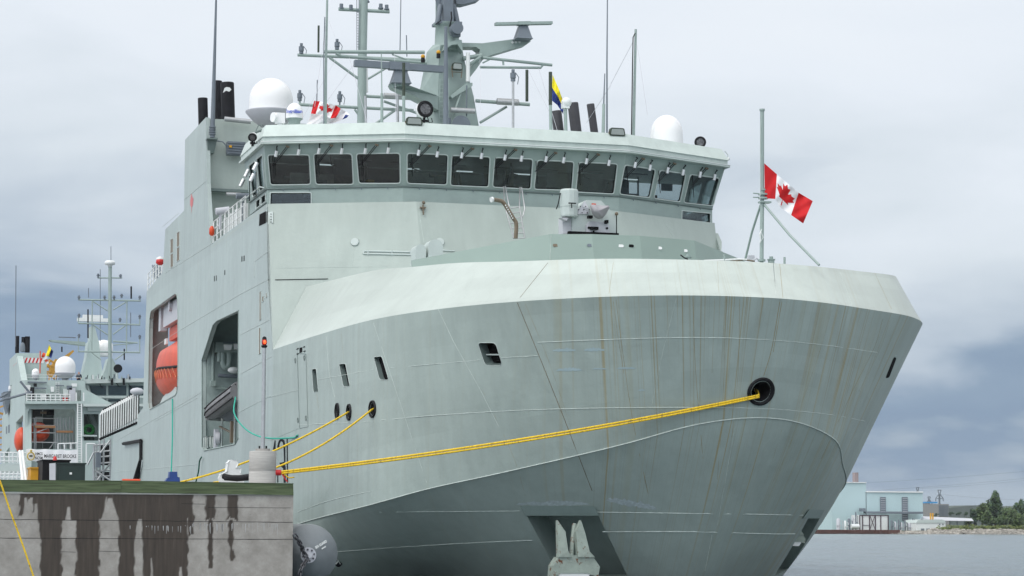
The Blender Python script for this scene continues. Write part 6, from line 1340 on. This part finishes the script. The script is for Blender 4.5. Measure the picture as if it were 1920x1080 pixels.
# windsock, person, cranes
ws = empty('windsock', B(75, 700, -1), 'orange and white striped windsock on a red pole on the distant ship', 'windsock')
mb = MB(); mb.tube([B(79, 665, -1), B(84, 667, -1)], .24, 10); mb.tube([B(86, 674, -1), B(88, 678, -1)], .15, 8); mb.build('sock_orange', M['orange'], ws); mb = MB(); mb.tube([B(84, 667, -1), B(86, 674, -1)], .2, 8); mb.tube([B(88, 678, -1), B(89.5, 682, -1)], .12, 8); mb.build('sock_white', M['flagwhite'], ws)
def person(px, py, Y, label):
    o = at(px, py, Y=Y); H = 1.75; base = o - V(0, 0, H)
    Vv = [(0, 0, .95), (0, 0, 1.15), (0, 0, 1.42), (0, 0, 1.52), (0, 0, 1.62), (0, -.01, 1.72), (.12, 0, .9), (.13, -.02, .5), (.13, 0, .08), (.13, -.14, .04), (-.12, 0, .9), (-.13, -.02, .5), (-.13, 0, .08), (-.13, -.14, .04), (.2, 0, 1.42), (.26, -.06, 1.15), (.16, -.28, 1.05), (.08, -.33, 1.04), (-.2, 0, 1.42), (-.26, -.06, 1.15), (-.16, -.28, 1.05), (-.08, -.33, 1.04)]
    E_ = [(0, 1), (1, 2), (2, 3), (3, 4), (4, 5), (0, 6), (6, 7), (7, 8), (8, 9), (0, 10), (10, 11), (11, 12), (12, 13), (2, 14), (14, 15), (15, 16), (16, 17), (2, 18), (18, 19), (19, 20), (20, 21)]
    Rr = [.17, .16, .17, .07, .10, .08, .11, .075, .05, .04, .11, .075, .05, .04, .075, .055, .04, .035, .075, .055, .04, .035]
    me = bpy.data.meshes.new('person'); me.from_pydata([V(*v) for v in Vv], E_, []); ob = bpy.data.objects.new('person', me); COL.objects.link(ob); ob.location = base
    sk = ob.modifiers.new('s', 'SKIN'); 
    for v, r in zip(me.skin_vertices[0].data, Rr): v.radius = (r, r)
    me.skin_vertices[0].data[0].use_root = True; ob.modifiers.new('u', 'SUBSURF').levels = 2
    dg = bpy.context.evaluated_depsgraph_get(); nm_ = bpy.data.meshes.new_from_object(ob.evaluated_get(dg)); ob.modifiers.clear(); ob.data = nm_
    nm_.materials.clear(); nm_.materials.append(plain('navy clothing', (.012, .018, .04), .8)); nm_.materials.append(plain('skin', (.42, .22, .15), .6)); nm_.materials.append(plain('dark hair', (.015, .01, .008), .8))
    for p in nm_.polygons:
        z = p.center.z; p.use_smooth = True; p.material_index = 2 if z > 1.70 or (z > 1.6 and p.center.y > .03) else (1 if z > 1.5 or p.center.y < -.2 and z > .9 else 0)
    tag(ob, label, 'person'); return ob
person(148, 696.5, 228.5, 'person in dark navy clothes leaning on the rail beside the dome of the distant ship')
def lattice(pts, w, n, mat, name, label):
    """crane jib: four chords with zigzag bracing"""
    root = empty(name, pts[0], label, 'crane'); mb = MB(); a, b = Vector(pts[0]), Vector(pts[1]); u = (b - a).normalized(); s1 = u.cross(V(0, 1, 0)).normalized() * w; s2 = V(0, w * 1.2, 0)
    for q in (s1, -s1, s1 + s2, -s1 + s2): mb.tube([a + q, b + q * .7], w * .14, 5)
    for i in range(n):
        p, q = a.lerp(b, i / n), a.lerp(b, (i + 1) / n)
        for off in (V(0, 0, 0), s2): mb.tube([p + s1 * (1 if i % 2 else -1) + off, q + s1 * (-1 if i % 2 else 1) + off], w * .1, 4)
    mb.build('jib', M[mat], root); return root
cr = lattice([at(92, 706, Y=300), at(104, 678, Y=300)], .9, 5, 'craney', 'crane', 'ochre yellow crane rising behind the white dome of the distant ship')
mb = MB(); mb.prism([at(94, 690, Y=300), at(104, 673, Y=300), at(112, 674, Y=300), at(137, 656, Y=300), at(139, 659, Y=300), at(116, 682, Y=300), at(102, 702, Y=300), at(93, 712, Y=300)], (0, 2, 0)); mb.build('boom', M['craney'], cr)
lattice([at(5, 850, Y=330), at(1, 757, Y=330)], 1.3, 8, 'craney', 'crane', 'orange lattice crane tower at the left edge of the photo')
mb = MB(); 
for a, b in (((0, 745), (14, 737)), ((0, 752), (16, 745)), ((38, 715), (60, 742)), ((12, 748), (60, 735))): mb.tube([at(*a, Y=224), at(*b, Y=224)], .12, 5)
mb.build('wing_boom', M['slate'], S2); MB().prism([at(6, 735, Y=246), at(20, 733, Y=246), at(20, 748, Y=246), at(14, 775, Y=246), at(9, 755, Y=246)], (0, 3, 0)).build('wing_window', M['slate'], S2)
slab('wing_station', [(10, 737), (20, 735), (20, 752), (13, 752)], 24, 2, 'light')
# lattice gangway and scaffold tower at the stern of the near ship
gw = empty('gangway', at(222, 780, Y=150), 'gangway with close black and white striped side screen behind the stern of the near ship', 'gangway')
mbw, mbk = MB(), MB()
for k in range(17):
    t = k / 16; x = 187 + (257 - 187) * t; yb_2 = 820 - (820 - 790) * t - 6 * t; yt = 778 - (778 - 742) * t
    a, b2, c2 = at(x, yb_2, Y=146), at(x + .6, yt, Y=146), at(x + 6, yt - 9, Y=146.6)
    mbw.tube([a - V(0, .12, 0), b2 - V(0, .12, 0), c2 - V(0, .12, 0)], .045, 5); mbk.tube([a + V(.09, .04, 0), b2 + V(.09, .04, 0), c2 + V(.09, .04, 0)], .055, 5)
    mbw.tube([a + V(0, 0, -.0), a - V(0, 0, .25)], .06, 5)
mbw.build('white_stanchions', M['whitep'], gw); mbk.build('dark_screen_strips', M['black'], gw)
mb = MB(); mb.tube([at(186, 824, Y=146), at(258, 792, Y=146)], .09, 6); mb.tube([at(193, 768, Y=146.4), at(262, 733, Y=146.6)], .05, 6); [mb.tube([at(187, 822 - q_, Y=146.4), at(257, 790 - q_, Y=146.4)], .05, 5) for q_ in (10, 20, 30)]; mb.build('gangway_side', M['black'], gw)
mb = MB(); mb.sphere(at(257, 734, Y=146), .35, 10, (1.3, 1, .7)); mb.tube([at(250, 738, Y=146), at(264, 737, Y=146)], .12, 6); mb.build('life_raft_canister', M['dish'], gw)
sc = empty('scaffold_tower', at(200, 880, Y=150), 'steel access tower beside the stern of the near ship, left of its side', 'scaffold tower')
mb = MB(); rnd = random.Random(3)
for x in (176, 181, 187, 193, 207): mb.tube([at(x, 905, Y=150), at(x + (2 if x == 193 else 0), 822 + (10 if x < 185 else 0), Y=150)], .07, 5)
for y in (835, 848, 858, 870, 884, 895): mb.tube([at(175, y, Y=150), at(208, y - 3, Y=150)], .06, 5)
for a, b in (((182, 858), (206, 826)), ((181, 884), (206, 900)), ((183, 900), (206, 870)), ((164, 872), (176, 848))): mb.tube([at(*a, Y=149.6), at(*b, Y=149.6)], .06, 5)
mb.build('pipe_frame', M['steel'], sc)
mb = MB(); mb.box2(at(180, 876, Y=149.3), at(188, 849, Y=149.8)); mb.build('control_box', M['slate'], sc)
mb = MB(); mb.box2(at(187, 872, Y=151.0), at(206, 835, Y=151.4)); mb.box2(at(180, 905, Y=151), at(207, 885, Y=151.4)); mb.build('dark_netting', M['black'], sc)
# railings of the near quay at far left
rl = empty('gangway', at(30, 900, Y=170), 'pale boarding ramp with rails in front of the distant ship, far left', 'gangway')
mb = MB()
for x in (0, 8, 17, 24, 33): mb.tube([at(x, 868, Y=170), at(x, 848, Y=170)], .06, 5)
for y in (848, 856, 864): mb.tube([at(-20, y, Y=170), at(48, y + 1, Y=170)], .05, 5)
for x in (109, 121, 133, 145, 162, 177): mb.tube([at(x, 842 if x < 146 else 868, Y=175), at(x, 832, Y=175)], .05, 5)
mb.tube([at(109, 832, Y=175), at(145, 831, Y=175)], .05, 6); mb.tube([at(162, 832, Y=175), at(178, 832, Y=175)], .05, 6); mb.build('hand_rail', M['whitep'], rl)
mb = MB(); mb.box2(at(-20, 884, Y=170), at(50, 872, Y=172)); mb.build('ramp_deck', M['light'], rl)
mb = MB()
for k in range(8): mb.tube([at(-10 + k * 8, 905, Y=169.8), at(-6 + k * 8, 884, Y=169.8)], .07, 5)
for y in (889, 895, 901): mb.tube([at(-20, y, Y=169.8), at(46, y, Y=169.8)], .06, 5)
mb.build('ramp_truss', M['whitep'], rl)
MB().box2((-60, 172, -2.4), (14.5, 320, .9)).build('quay', M['concrete'], None, 'low concrete quay under the distant ship and its gangways', 'quay')

# ================================================================== WATER AND FAR SHORE
mt, t, b = mat_base('harbour water', .16); L = t.links.new; b.inputs['Base Color'].default_value = (.14, .18, .195, 1); b.inputs['IOR'].default_value = 1.33
tc = nd(t, 'ShaderNodeTexCoord'); mpv = nd(t, 'ShaderNodeMapping'); mpv.inputs['Scale'].default_value = (1, 1.0, 1); mpv.inputs['Rotation'].default_value = (0, 0, rad(-12)); L(tc.outputs['Object'], mpv.inputs[0])
mq = nd(t, 'ShaderNodeMapping'); mq.inputs['Scale'].default_value = (.16, .045, 1); L(tc.outputs['Object'], mq.inputs[0]); nq = nd(t, 'ShaderNodeTexNoise', i_Scale=1., i_Detail=7., i_Roughness=.75); L(mq.outputs[0], nq.inputs['Vector'])
na = nd(t, 'ShaderNodeTexNoise', i_Scale=1.1, i_Detail=8., i_Roughness=.62, i_Distortion=.4); nb = nd(t, 'ShaderNodeTexNoise', i_Scale=.11, i_Detail=4.); L(mpv.outputs[0], na.inputs['Vector']); L(mpv.outputs[0], nb.inputs['Vector'])
ad = nd(t, 'ShaderNodeMath', operation='MULTIPLY_ADD'); L(nb.outputs[0], ad.inputs[0]); ad.inputs[1].default_value = .8; L(na.outputs[0], ad.inputs[2]); bp = nd(t, 'ShaderNodeBump', i_Strength=.65, i_Distance=.35); L(ad.outputs[0], bp.inputs['Height']); bq = nd(t, 'ShaderNodeBump', i_Strength=.9, i_Distance=1.6); L(nq.outputs[0], bq.inputs['Height']); L(bp.outputs[0], bq.inputs['Normal']); L(bq.outputs[0], b.inputs['Normal'])
WZ = -1.8
mb = MB(); mb.quad((-1400, -900, WZ - .12), (3400, -900, WZ - .12), (3400, 4200, WZ - .12), (-1400, 4200, WZ - .12))
# open water on the right is modelled with real wavelets, rows spread with distance
NRW, NCW = 520, 330; vs = []
for j in range(NRW + 1):
    t = j / NRW; dist = 62 * (760 / 62) ** t; stp = dist * .0048
    for i in range(NCW + 1):
        u = i / NCW; az = rad(15 + 22 * u); x, y = dist * math.sin(az), dist * math.cos(az)
        e = min(1, 8 * min(u, 1 - u, t, 1 - t)); lw = 1 + dist / 160
        h = noise.noise(V(x * .9 / lw, y * .9 / lw, 1)) * .07 * lw ** .8 + noise.noise(V(x * 2.3 / lw, y * 2.3 / lw, 5)) * .035 * lw ** .8 + noise.noise(V(x * .12, y * .1, 9)) * .05
        vs.append((x, y, WZ + h * e * (.55 + .9 * max(0, noise.noise(V(x * .02, y * .012, 2)) + .3)) - .12 * (1 - e)))
k = NCW + 1; mb.smooth = True; mb.add(vs, [(j * k + i, j * k + i + 1, (j + 1) * k + i + 1, (j + 1) * k + i) for j in range(NRW) for i in range(NCW)])
mb.build('water', mt, kind='structure')
SY = at(1740, 1001, Z=WZ).y; print('shore Y', SY)
def Z_(x, y, d=0.): return at(x, y, Y=SY + d)
X0s = Z_(1480, 995).x; X1s = Z_(2150, 995).x
M['grass'] = plain('shore ground', (.09, .10, .05), .95, var=.4, scale=.3)
gz = Z_(1740, 995, 8).z
MB().box2((X0s - 80, SY + 8, WZ - 2), (X1s + 300, SY + 700, gz)).build('far_shore', M['grass'], kind='structure')
mb = MB(); mb.box2(Z_(1500, 1001, 0), Z_(1666, 993.5, 7.9))
for k in range(60): x = 1502 + k * 2.75; mb.box2(Z_(x, 1000, -.2), Z_(x + 1.2, 994, 0))
mb.build('sheet_pile_wall', plain('rusty sheet piling', (.10, .045, .035), .8, var=.3, scale=.6), None, 'dark rusty sheet pile wall along the waterline below the pale plant', 'sea wall')
rnd = random.Random(11); mb = MB()
for k in range(1500):
    x = 1664 + 330 * rnd.random(); t_ = rnd.random(); c = Z_(x, 1002 - t_ * 8 * (.55 if x < 1740 else 1), t_ * 8); s = .35 + .9 * rnd.random() ** 2
    q = Matrix.Rotation(rnd.random() * 3, 3, 'Z') @ Matrix.Rotation(rnd.random() * 3, 3, 'X'); mb.box(c, (s, s * .8, s * .6), q)
mb.build('shoreline_rocks', plain('riprap rock', (.30, .28, .25), .9, var=.45, scale=.5), kind='stuff', label='pale grey boulders tumbled along the waterline of the far shore', cat='rocks')
# power plant
M['cyan'] = plain('pale cyan cladding', (.43, .56, .585), .6, var=.04, scale=.15)
pp = empty('power_plant', Z_(1655, 995, 30), 'large pale cyan clad plant building with two tall dark louvre strips', 'building')
def fb(name, x0, y0, x1, y1, d, dep, mat, parent): 
    a, b = Z_(x0, y1, d), Z_(x1, y0, d); return MB().box2((a.x, a.y, a.z), (b.x, a.y + dep, b.z)).build(name, M[mat] if isinstance(mat, str) else mat, parent)
w1 = fb('tall_hall', 1560, 905, 1624, 998, 30, 40, 'cyan', pp); w2_ = fb('main_hall', 1624.1, 923, 1730, 998, 30, 40, 'cyan', pp)
fb('parapet', 1624.2, 921.5, 1731, 923, 29.6, 41, 'whitep', pp); fb('parapet', 1560, 904, 1624.5, 905, 29.6, 41, 'whitep', pp)
for x0_, y0_, y1_ in ((1650.8, 932, 960), (1692, 932, 977)):
    o = fb('louvre_strip', x0_, y0_, x0_ + 10, y1_, 29.7, .2, 'slate', w2_); mb = MB()
    for k in range(int((y1_ - y0_) / 4)): mb.box2(Z_(x0_ + .6, y0_ + 3.2 + k * 4, 29.6), Z_(x0_ + 9.4, y0_ + 2.4 + k * 4, 29.7))
    mb.build('louvre_slats', M['dish'], o)
fb('pipe_bridge', 1624, 959.5, 1731, 963, 27, 2, 'slate', pp); fb('chimney', 1603.5, 886, 1609.5, 904, 33, 2, plain('brownish stack', (.25, .2, .2), .7), pp); fb('roof_unit', 1616, 953, 1623, 959, 27, 2, 'slate', pp)
wh = empty('shed', Z_(1638, 995, 20), 'white clad shed with dark edge strips and an X brace in front of the plant', 'shed')
fb('wall', 1612, 966, 1665, 994, 20, 6, 'whitep', wh); mb = MB()
for x in (1611.5, 1617, 1630, 1641, 1651, 1665): mb.box2(Z_(x, 994, 19.8), Z_(x + .9, 966, 19.95))
mb.tube([Z_(1631, 966, 19.7), Z_(1641, 993, 19.7)], .1, 4); mb.tube([Z_(1641, 966, 19.7), Z_(1631, 993, 19.7)], .1, 4); mb.box2(Z_(1611.5, 967, 19.8), Z_(1666, 965.8, 19.95)); mb.box2(Z_(1617, 985, 19.8), Z_(1630, 984.4, 19.95)); mb.build('edge_strips', plain('maroon trim', (.07, .04, .06), .7), wh)
ls = empty('shed', Z_(1745, 996, 14), 'low white shed with rounded roof near the rocky shore', 'shed')
fb('wall', 1718, 980, 1773, 996.5, 14, 8, 'whitep', ls); mb = MB(); mb.prism([Z_(1717.5, 980.5, 13.8), Z_(1721, 975.5, 13.8), Z_(1728, 974, 13.8), Z_(1766, 974, 13.8), Z_(1771, 975.5, 13.8), Z_(1773.5, 980.5, 13.8)], (0, 8.5, 0)); mb.build('roof', M['light'], ls)
for a in ((1737, 991, 1743.5, 996), (1761, 982, 1763, 984.5), (1767, 982, 1769, 984.5), (1727, 991, 1733, 996)): fb('opening', *a, 13.9, .05, 'slate', ls)
gr = empty('canopy', Z_(1778, 980, 30), 'long grey roofed open canopy on posts running to the trees', 'canopy')
mb = MB(); mb.prism([Z_(1731, 968, 30), Z_(1822, 972, 30), Z_(1826, 977, 27), Z_(1731, 975.5, 27)], (0, 3, 0)); mb.build('roof', M['dish'], gr)
for x in (1781, 1795, 1809, 1825): fb('post', x, 976, x + .8, 992, 28, .3, 'slate', gr)
for x in (1745, 1749): 
    mb = MB(); mb.tube([Z_(x, 974, 20), Z_(x, 962, 20)], .13 * 2, 8); o = mb.build('vent_pipe', M['yellow'], None, 'yellow vent pipe with red cap, %s of two behind the low white shed' % ('left' if x == 1745 else 'right'), 'pipe', 'yellow vent pipes'); MB().cyl(Z_(x, 963.5, 20), .3, .35, 8).build('cap', M['red'], o)
# plant clutter between the sheds
rnd = random.Random(4)
for k, (x, y0_, w, mt_) in enumerate(((1672, 975, 4, 'slate'), (1678, 978, 5, 'dish'), (1685, 974, 3, 'slate'), (1690, 979, 5, 'dish'), (1697, 976, 4, 'slate'), (1705, 980, 6, 'dish'), (1712, 971, 2.5, 'slate'), (1715, 973, 2.5, 'slate'), (1599, 968, 4, 'dish'), (1605, 960, 3, 'slate'), (1592, 972, 6, 'slate'), (1585, 976, 5, 'whitep'), (1572, 972, 8, 'dish'))):
    a = Z_(x, 996, 18); h = Z_(x, y0_, 18).z - a.z; r = w / 2 / pxm(SY); mb = MB(); mb.lathe(a, [(r, 0), (r, h * .9), (r * .6, h)], 12); mb.box(a + V(0, -.5, h * .45), (r * 2.6, .3, .25)); mb.tube([a + V(r, -.3, h * .8), a + V(r * 2.2, -.3, h * .8), a + V(r * 2.2, -.3, 0)], .12, 5)
    nm_ = {1672: 'dark vessel just right of the white braced shed', 1678: 'pale vessel, second right of the white braced shed', 1685: 'narrow dark vessel below the plant between its two louvre strips', 1690: 'pale vessel just left of the second louvre strip foot', 1697: 'dark vessel standing before the foot of the second louvre strip', 1705: 'wide pale vessel between the second louvre strip and the low shed', 1712: 'tall thin dark vessel, left of the pair beside the low shed', 1715: 'thin dark vessel touching the left end of the low shed', 1599: 'pale vessel just left of the white braced shed tank', 1605: 'tall dark vessel immediately left of the white braced shed', 1592: 'wide dark vessel below the tall hall, nearest the bow', 1585: 'white vessel by the ship bow edge on the far shore', 1572: 'widest pale vessel, partly behind the ship bow'}[x]
    mb.build('process_vessel', M[mt_], None, nm_, 'vessel', 'process vessels before the plant')
mb = MB(); c = Z_(1603, 987, 17); mb.tube([c + V(-1.3, 0, 0), c + V(1.3, 0, 0)], .7, 14); mb.build('tank', M['whitep'], None, 'white horizontal tank at the foot of the plant', 'tank')
mb = MB(); mb.box2(Z_(1713, 995, 16), Z_(1721, 990.5, 18)); mb.build('skip', M['blue'], None, 'small blue skip left of the low white shed', 'skip')
mb = MB()
for x, y in ((1674, 978), (1684, 978)): mb.sphere(Z_(x, y, 16), .28, 8)
# apartment blocks and pylons far behind
def block(x0_, y0_, x1_, y1_, d, lab, mt_):
    root = empty('apartment_block', Z_((x0_ + x1_) / 2, y1_, d), lab, 'building', 'apartment blocks behind the plant'); a, b = Z_(x0_, y1_, d), Z_(x1_, y0_, d)
    MB().box2((a.x, a.y, gz), (b.x, a.y + 25, b.z)).build('wall', M[mt_], root); n = int((x1_ - x0_) / 2.6)
    for i in range(n): xx = x0_ + 1 + i * 2.6; MB().box2(Z_(xx, y1_, d - .5), Z_(xx + 1.1, y0_ + 2, d - .4)).build('window_column', M['slate'], root)
    return root
M['bld1'] = plain('blue grey cladding', (.13, .18, .25), .7); M['bld2'] = plain('tan grey cladding', (.22, .22, .22), .7)
block(1731, 943, 1742, 968, 420, 'pale slab block just right of the plant, leftmost of the far blocks', 'bld2'); block(1742, 945, 1759, 968, 380, 'blue grey block below the smaller pylon', 'bld1'); block(1760, 945, 1779, 968, 340, 'tan grey block, rightmost of the far blocks', 'bld2')
MB().box2(Z_(1737, 943.4, 375), Z_(1749, 941, 380)).build('crane_cabin', plain('bright blue', (.03, .25, .55), .6), None, 'bright blue rooftop cabin on the blocks under the smaller pylon', 'cabin')
def pylon(x, yt, yb, d, w, lab):
    root = empty('pylon', Z_(x, yb, d), lab, 'pylon', 'power line pylons'); mb = MB(); r = .22 * (SY + d) / 900; q = lambda dx, y: Z_(x + dx, y, d); H = yb - yt
    for s_ in (-1, 1):
        mb.tube([q(s_ * w * .35, yb), q(s_ * w * .12, yt + H * .45), q(s_ * w * .16, yt + H * .15), q(s_ * w * .5, yt)], r, 4)
        mb.tube([q(s_ * w * .12, yt + H * .15), q(s_ * w * 1.1, yt + H * .3), q(s_ * w * .12, yt + H * .33)], r, 4); mb.tube([q(s_ * w * .12, yt + H * .5), q(s_ * w * 1.5, yt + H * .7), q(s_ * w * .14, yt + H * .66)], r, 4); mb.tube([q(s_ * w * 1.5, yt + H * .7), q(s_ * w * 1.6, yt + H * .85)], r, 4); mb.tube([q(s_ * w * 1.1, yt + H * .3), q(s_ * w * 1.2, yt + H * .42)], r, 4)
        for k in range(5): y = yt + H * (.2 + .15 * k); mb.tube([q(-s_ * w * .2, y), q(s_ * w * .2, y + H * .12)], r * .7, 4)
    mb.tube([q(-w * .5, yt), q(w * .5, yt)], r, 4); mb.tube([q(-w * .3, yt + H * .85), q(w * .3, yt + H * .85)], r, 4)
    mb.build('lattice', M['slate'], root); MB().box(q(0, yb) - V(0, 0, 1), (3, 3, 2)).build('footing', M['concrete'], root)
pylon(1761.5, 919, 968, 500, 6, 'tallest lattice pylon, standing over the tan block'); pylon(1742, 931.5, 968, 620, 4.5, 'smaller lattice pylon behind the blue grey block'); pylon(1720.5, 914, 960, 330, 4.5, 'lattice pylon whose top shows above the plant roof')
for k, (a, b, d) in enumerate((((1612, 906), (1930, 883), 250), ((1655, 918.5), (1930, 896), 330), ((1725, 916), (1930, 900), 330), ((1765, 927), (1930, 938), 500))):
    mb = MB(); mb.tube([Z_(a[0] + (b[0] - a[0]) * i / 12, a[1] + (b[1] - a[1]) * i / 12 + 4 * (i / 12) * (1 - i / 12) * 1.5, d) for i in range(13)], .05, 4); mb.build('power_line', M['slate'], None, ['highest thin power line crossing the sky at right', 'second power line from the top at right', 'third power line from the top at right', 'lowest power line, falling rightward from the tallest pylon'][k], 'cable', 'power lines at right')
# hills
def hill(name, pts, d, mat):
    mb = MB(); P_ = [Z_(x, y, d) for x, y in pts]; k = len(P_); vs = [V(p.x, p.y, gz - 1) for p in P_] + P_ + [p + V(0, 500, 0) for p in P_]
    mb.add(vs, [(i, i + 1, k + i + 1, k + i) for i in range(k - 1)] + [(k + i, k + i + 1, 2 * k + i + 1, 2 * k + i) for i in range(k - 1)]); return mb.build(name, mat, kind='structure')
rnd = random.Random(2); pts = [(1560 + i * 4, 950 + 3 * math.sin(i * .16) + rnd.random() * 1.0 + (3 if i < 40 else 0)) for i in range(130)]
hill('hills', pts, 2600, plain('wooded hill', (.035, .055, .035), .95, var=.3, scale=.01))

# ================================================================== TREES
M['bark'] = plain('bark', (.06, .045, .035), .9)
LV = [plain('leaves a', (.045, .085, .028), .7, var=.5, scale=.5), plain('leaves b', (.075, .115, .035), .7, var=.5, scale=.5), plain('leaves c', (.14, .17, .035), .7, var=.4, scale=.5), plain('leaves d', (.035, .07, .045), .7, var=.5, scale=.5)]
def crown(mb, c, rx, rz, n, rnd, leaf=.5):
    clumps = []
    for k in range(max(7, n // 60)):
        while True:
            v = V(rnd.uniform(-1, 1), rnd.uniform(-1, 1), rnd.uniform(-1, 1))
            if v.length < 1: break
        clumps.append((V(v.x * rx * .78, v.y * rx * .78, v.z * rz * .8), rnd.uniform(.22, .42)))
    for i in range(n):
        cc, rr = rnd.choice(clumps); v = V(rnd.gauss(0, 1), rnd.gauss(0, 1), rnd.gauss(0, 1)).normalized() * rnd.random() ** .4
        p = c + cc + V(v.x * rx * rr, v.y * rx * rr, v.z * rz * rr); u = V(rnd.gauss(0, 1), rnd.gauss(0, 1), rnd.gauss(0, 1)).normalized(); w_ = u.orthogonal().normalized(); s = leaf * rnd.uniform(.5, 1.2)
        mb.mi = 0 if rnd.random() < .65 else 1
        mb.add([p - u * s * .5 - w_ * s * .3, p + u * s * .5 - w_ * s * .3, p + u * s * .6 + w_ * s * .3, p - u * s * .3 + w_ * s * .45], [(0, 1, 2, 3)])
    mb.mi = 0
def tree(px, ytop, ybot, hw, d, lab, n=1600, kinds=(0, 1), seed=1, name='tree', open_=False):
    rnd = random.Random(seed); b = Z_(px, ybot, d); tp = Z_(px, ytop, d); H = tp.z - b.z; rx = hw / F * (SY + d) * 1.02
    root = empty(name, b, lab, 'tree', 'trees on the far shore'); mb = MB(); mb.tube([b - V(0, 0, .5), b + V(.1, 0, H * .4), b + V(0, 0, H * .8)], [.035 * H, .025 * H, .008 * H], 7)
    for k in range(6): t = rnd.uniform(.25, .7); a = rnd.uniform(0, 6.28); mb.tube([b + V(0, 0, H * t), b + V(math.cos(a) * rx * .6, math.sin(a) * rx * .6, H * (t + .2))], .008 * H, 5)
    mb.build('trunk', M['bark'], root); mb = MB(); crown(mb, b + V(0, 0, H * .56), rx, H * .46, n, rnd, .06 * H + .15)
    mb.build('crown', [LV[kinds[0]], LV[kinds[1]]], root)
TR = [(1866, 925, 992, 19, 45, 'tallest tree, with a broad dark crown above the shore', 2600, (0, 3)), (1842, 938, 990, 15, 40, 'paler loose tree left of the tallest tree', 1500, (1, 0)), (1826, 948, 990, 11, 60, 'small dark tree at the left end of the wood', 1200, (3, 0)), (1893, 948, 992, 19, 30, 'rounded tree just right of the tallest tree', 2200, (0, 1)), (1914, 935, 993, 17, 38, 'dark tree at the right edge of the photo', 2400, (0, 3)), (1855, 958, 994, 16, 20, 'bushy low tree in front of the pale loose tree', 1700, (0, 1)), (1880, 965, 994, 15, 14, 'low bushy tree below the tallest tree', 1600, (0, 1)), (1906, 962, 995, 16, 14, 'low bushy tree in front at the right edge', 1700, (1, 0)), (1936, 945, 995, 20, 25, 'tree cut by the right edge of the photo', 1500, (0, 1)), (1815, 968, 993, 9, 60, 'small round tree behind the canopy posts', 700, (0, 1)), (1783, 958, 968, 7, 200, 'small distant tree right of the tan block', 500, (3, 0)), (1798, 960, 968, 8, 200, 'small distant tree above the canopy roof', 500, (3, 0)), (1812, 959, 968, 8, 200, 'small distant tree left of the wood', 500, (3, 0)), (1755, 962, 970, 8, 200, 'small distant tree below the blue grey block', 500, (3, 0))]
for i, (x, yt, yb, hw, d, lab, n, kd) in enumerate(TR): tree(x, yt, yb, hw, d, lab, n, kd, seed=20 + i)
mb = MB(); rnd = random.Random(9)
for k in range(74):
    x = 1764 + k * 2.6 + rnd.uniform(-2, 2); crown(mb, Z_(x, 992 - rnd.random() * 3, 9 + rnd.random() * 4), 1.3 + rnd.random(), .7 + rnd.random() * .6, 110, rnd, .35)
mb.build('shore_bushes', [LV[2], LV[1]], kind='stuff', label='yellow green low bushes along the top of the far rocks', cat='bushes')

# ------------------------------------------------------------------ air
hz = bpy.data.materials.new('haze air'); hz.use_nodes = True; t = hz.node_tree; t.nodes.clear(); o_ = t.nodes.new('ShaderNodeOutputMaterial'); v_ = t.nodes.new('ShaderNodeVolumePrincipled')
v_.inputs['Color'].default_value = (.86, .92, 1, 1); v_.inputs['Density'].default_value = .00006; v_.inputs['Anisotropy'].default_value = .1; t.links.new(v_.outputs[0], o_.inputs['Volume'])
MB().box2((-1600, -1000, -9), (3600, 4400, 70)).build('haze', hz, kind='stuff', label='thin pale air over the harbour', cat='haze')
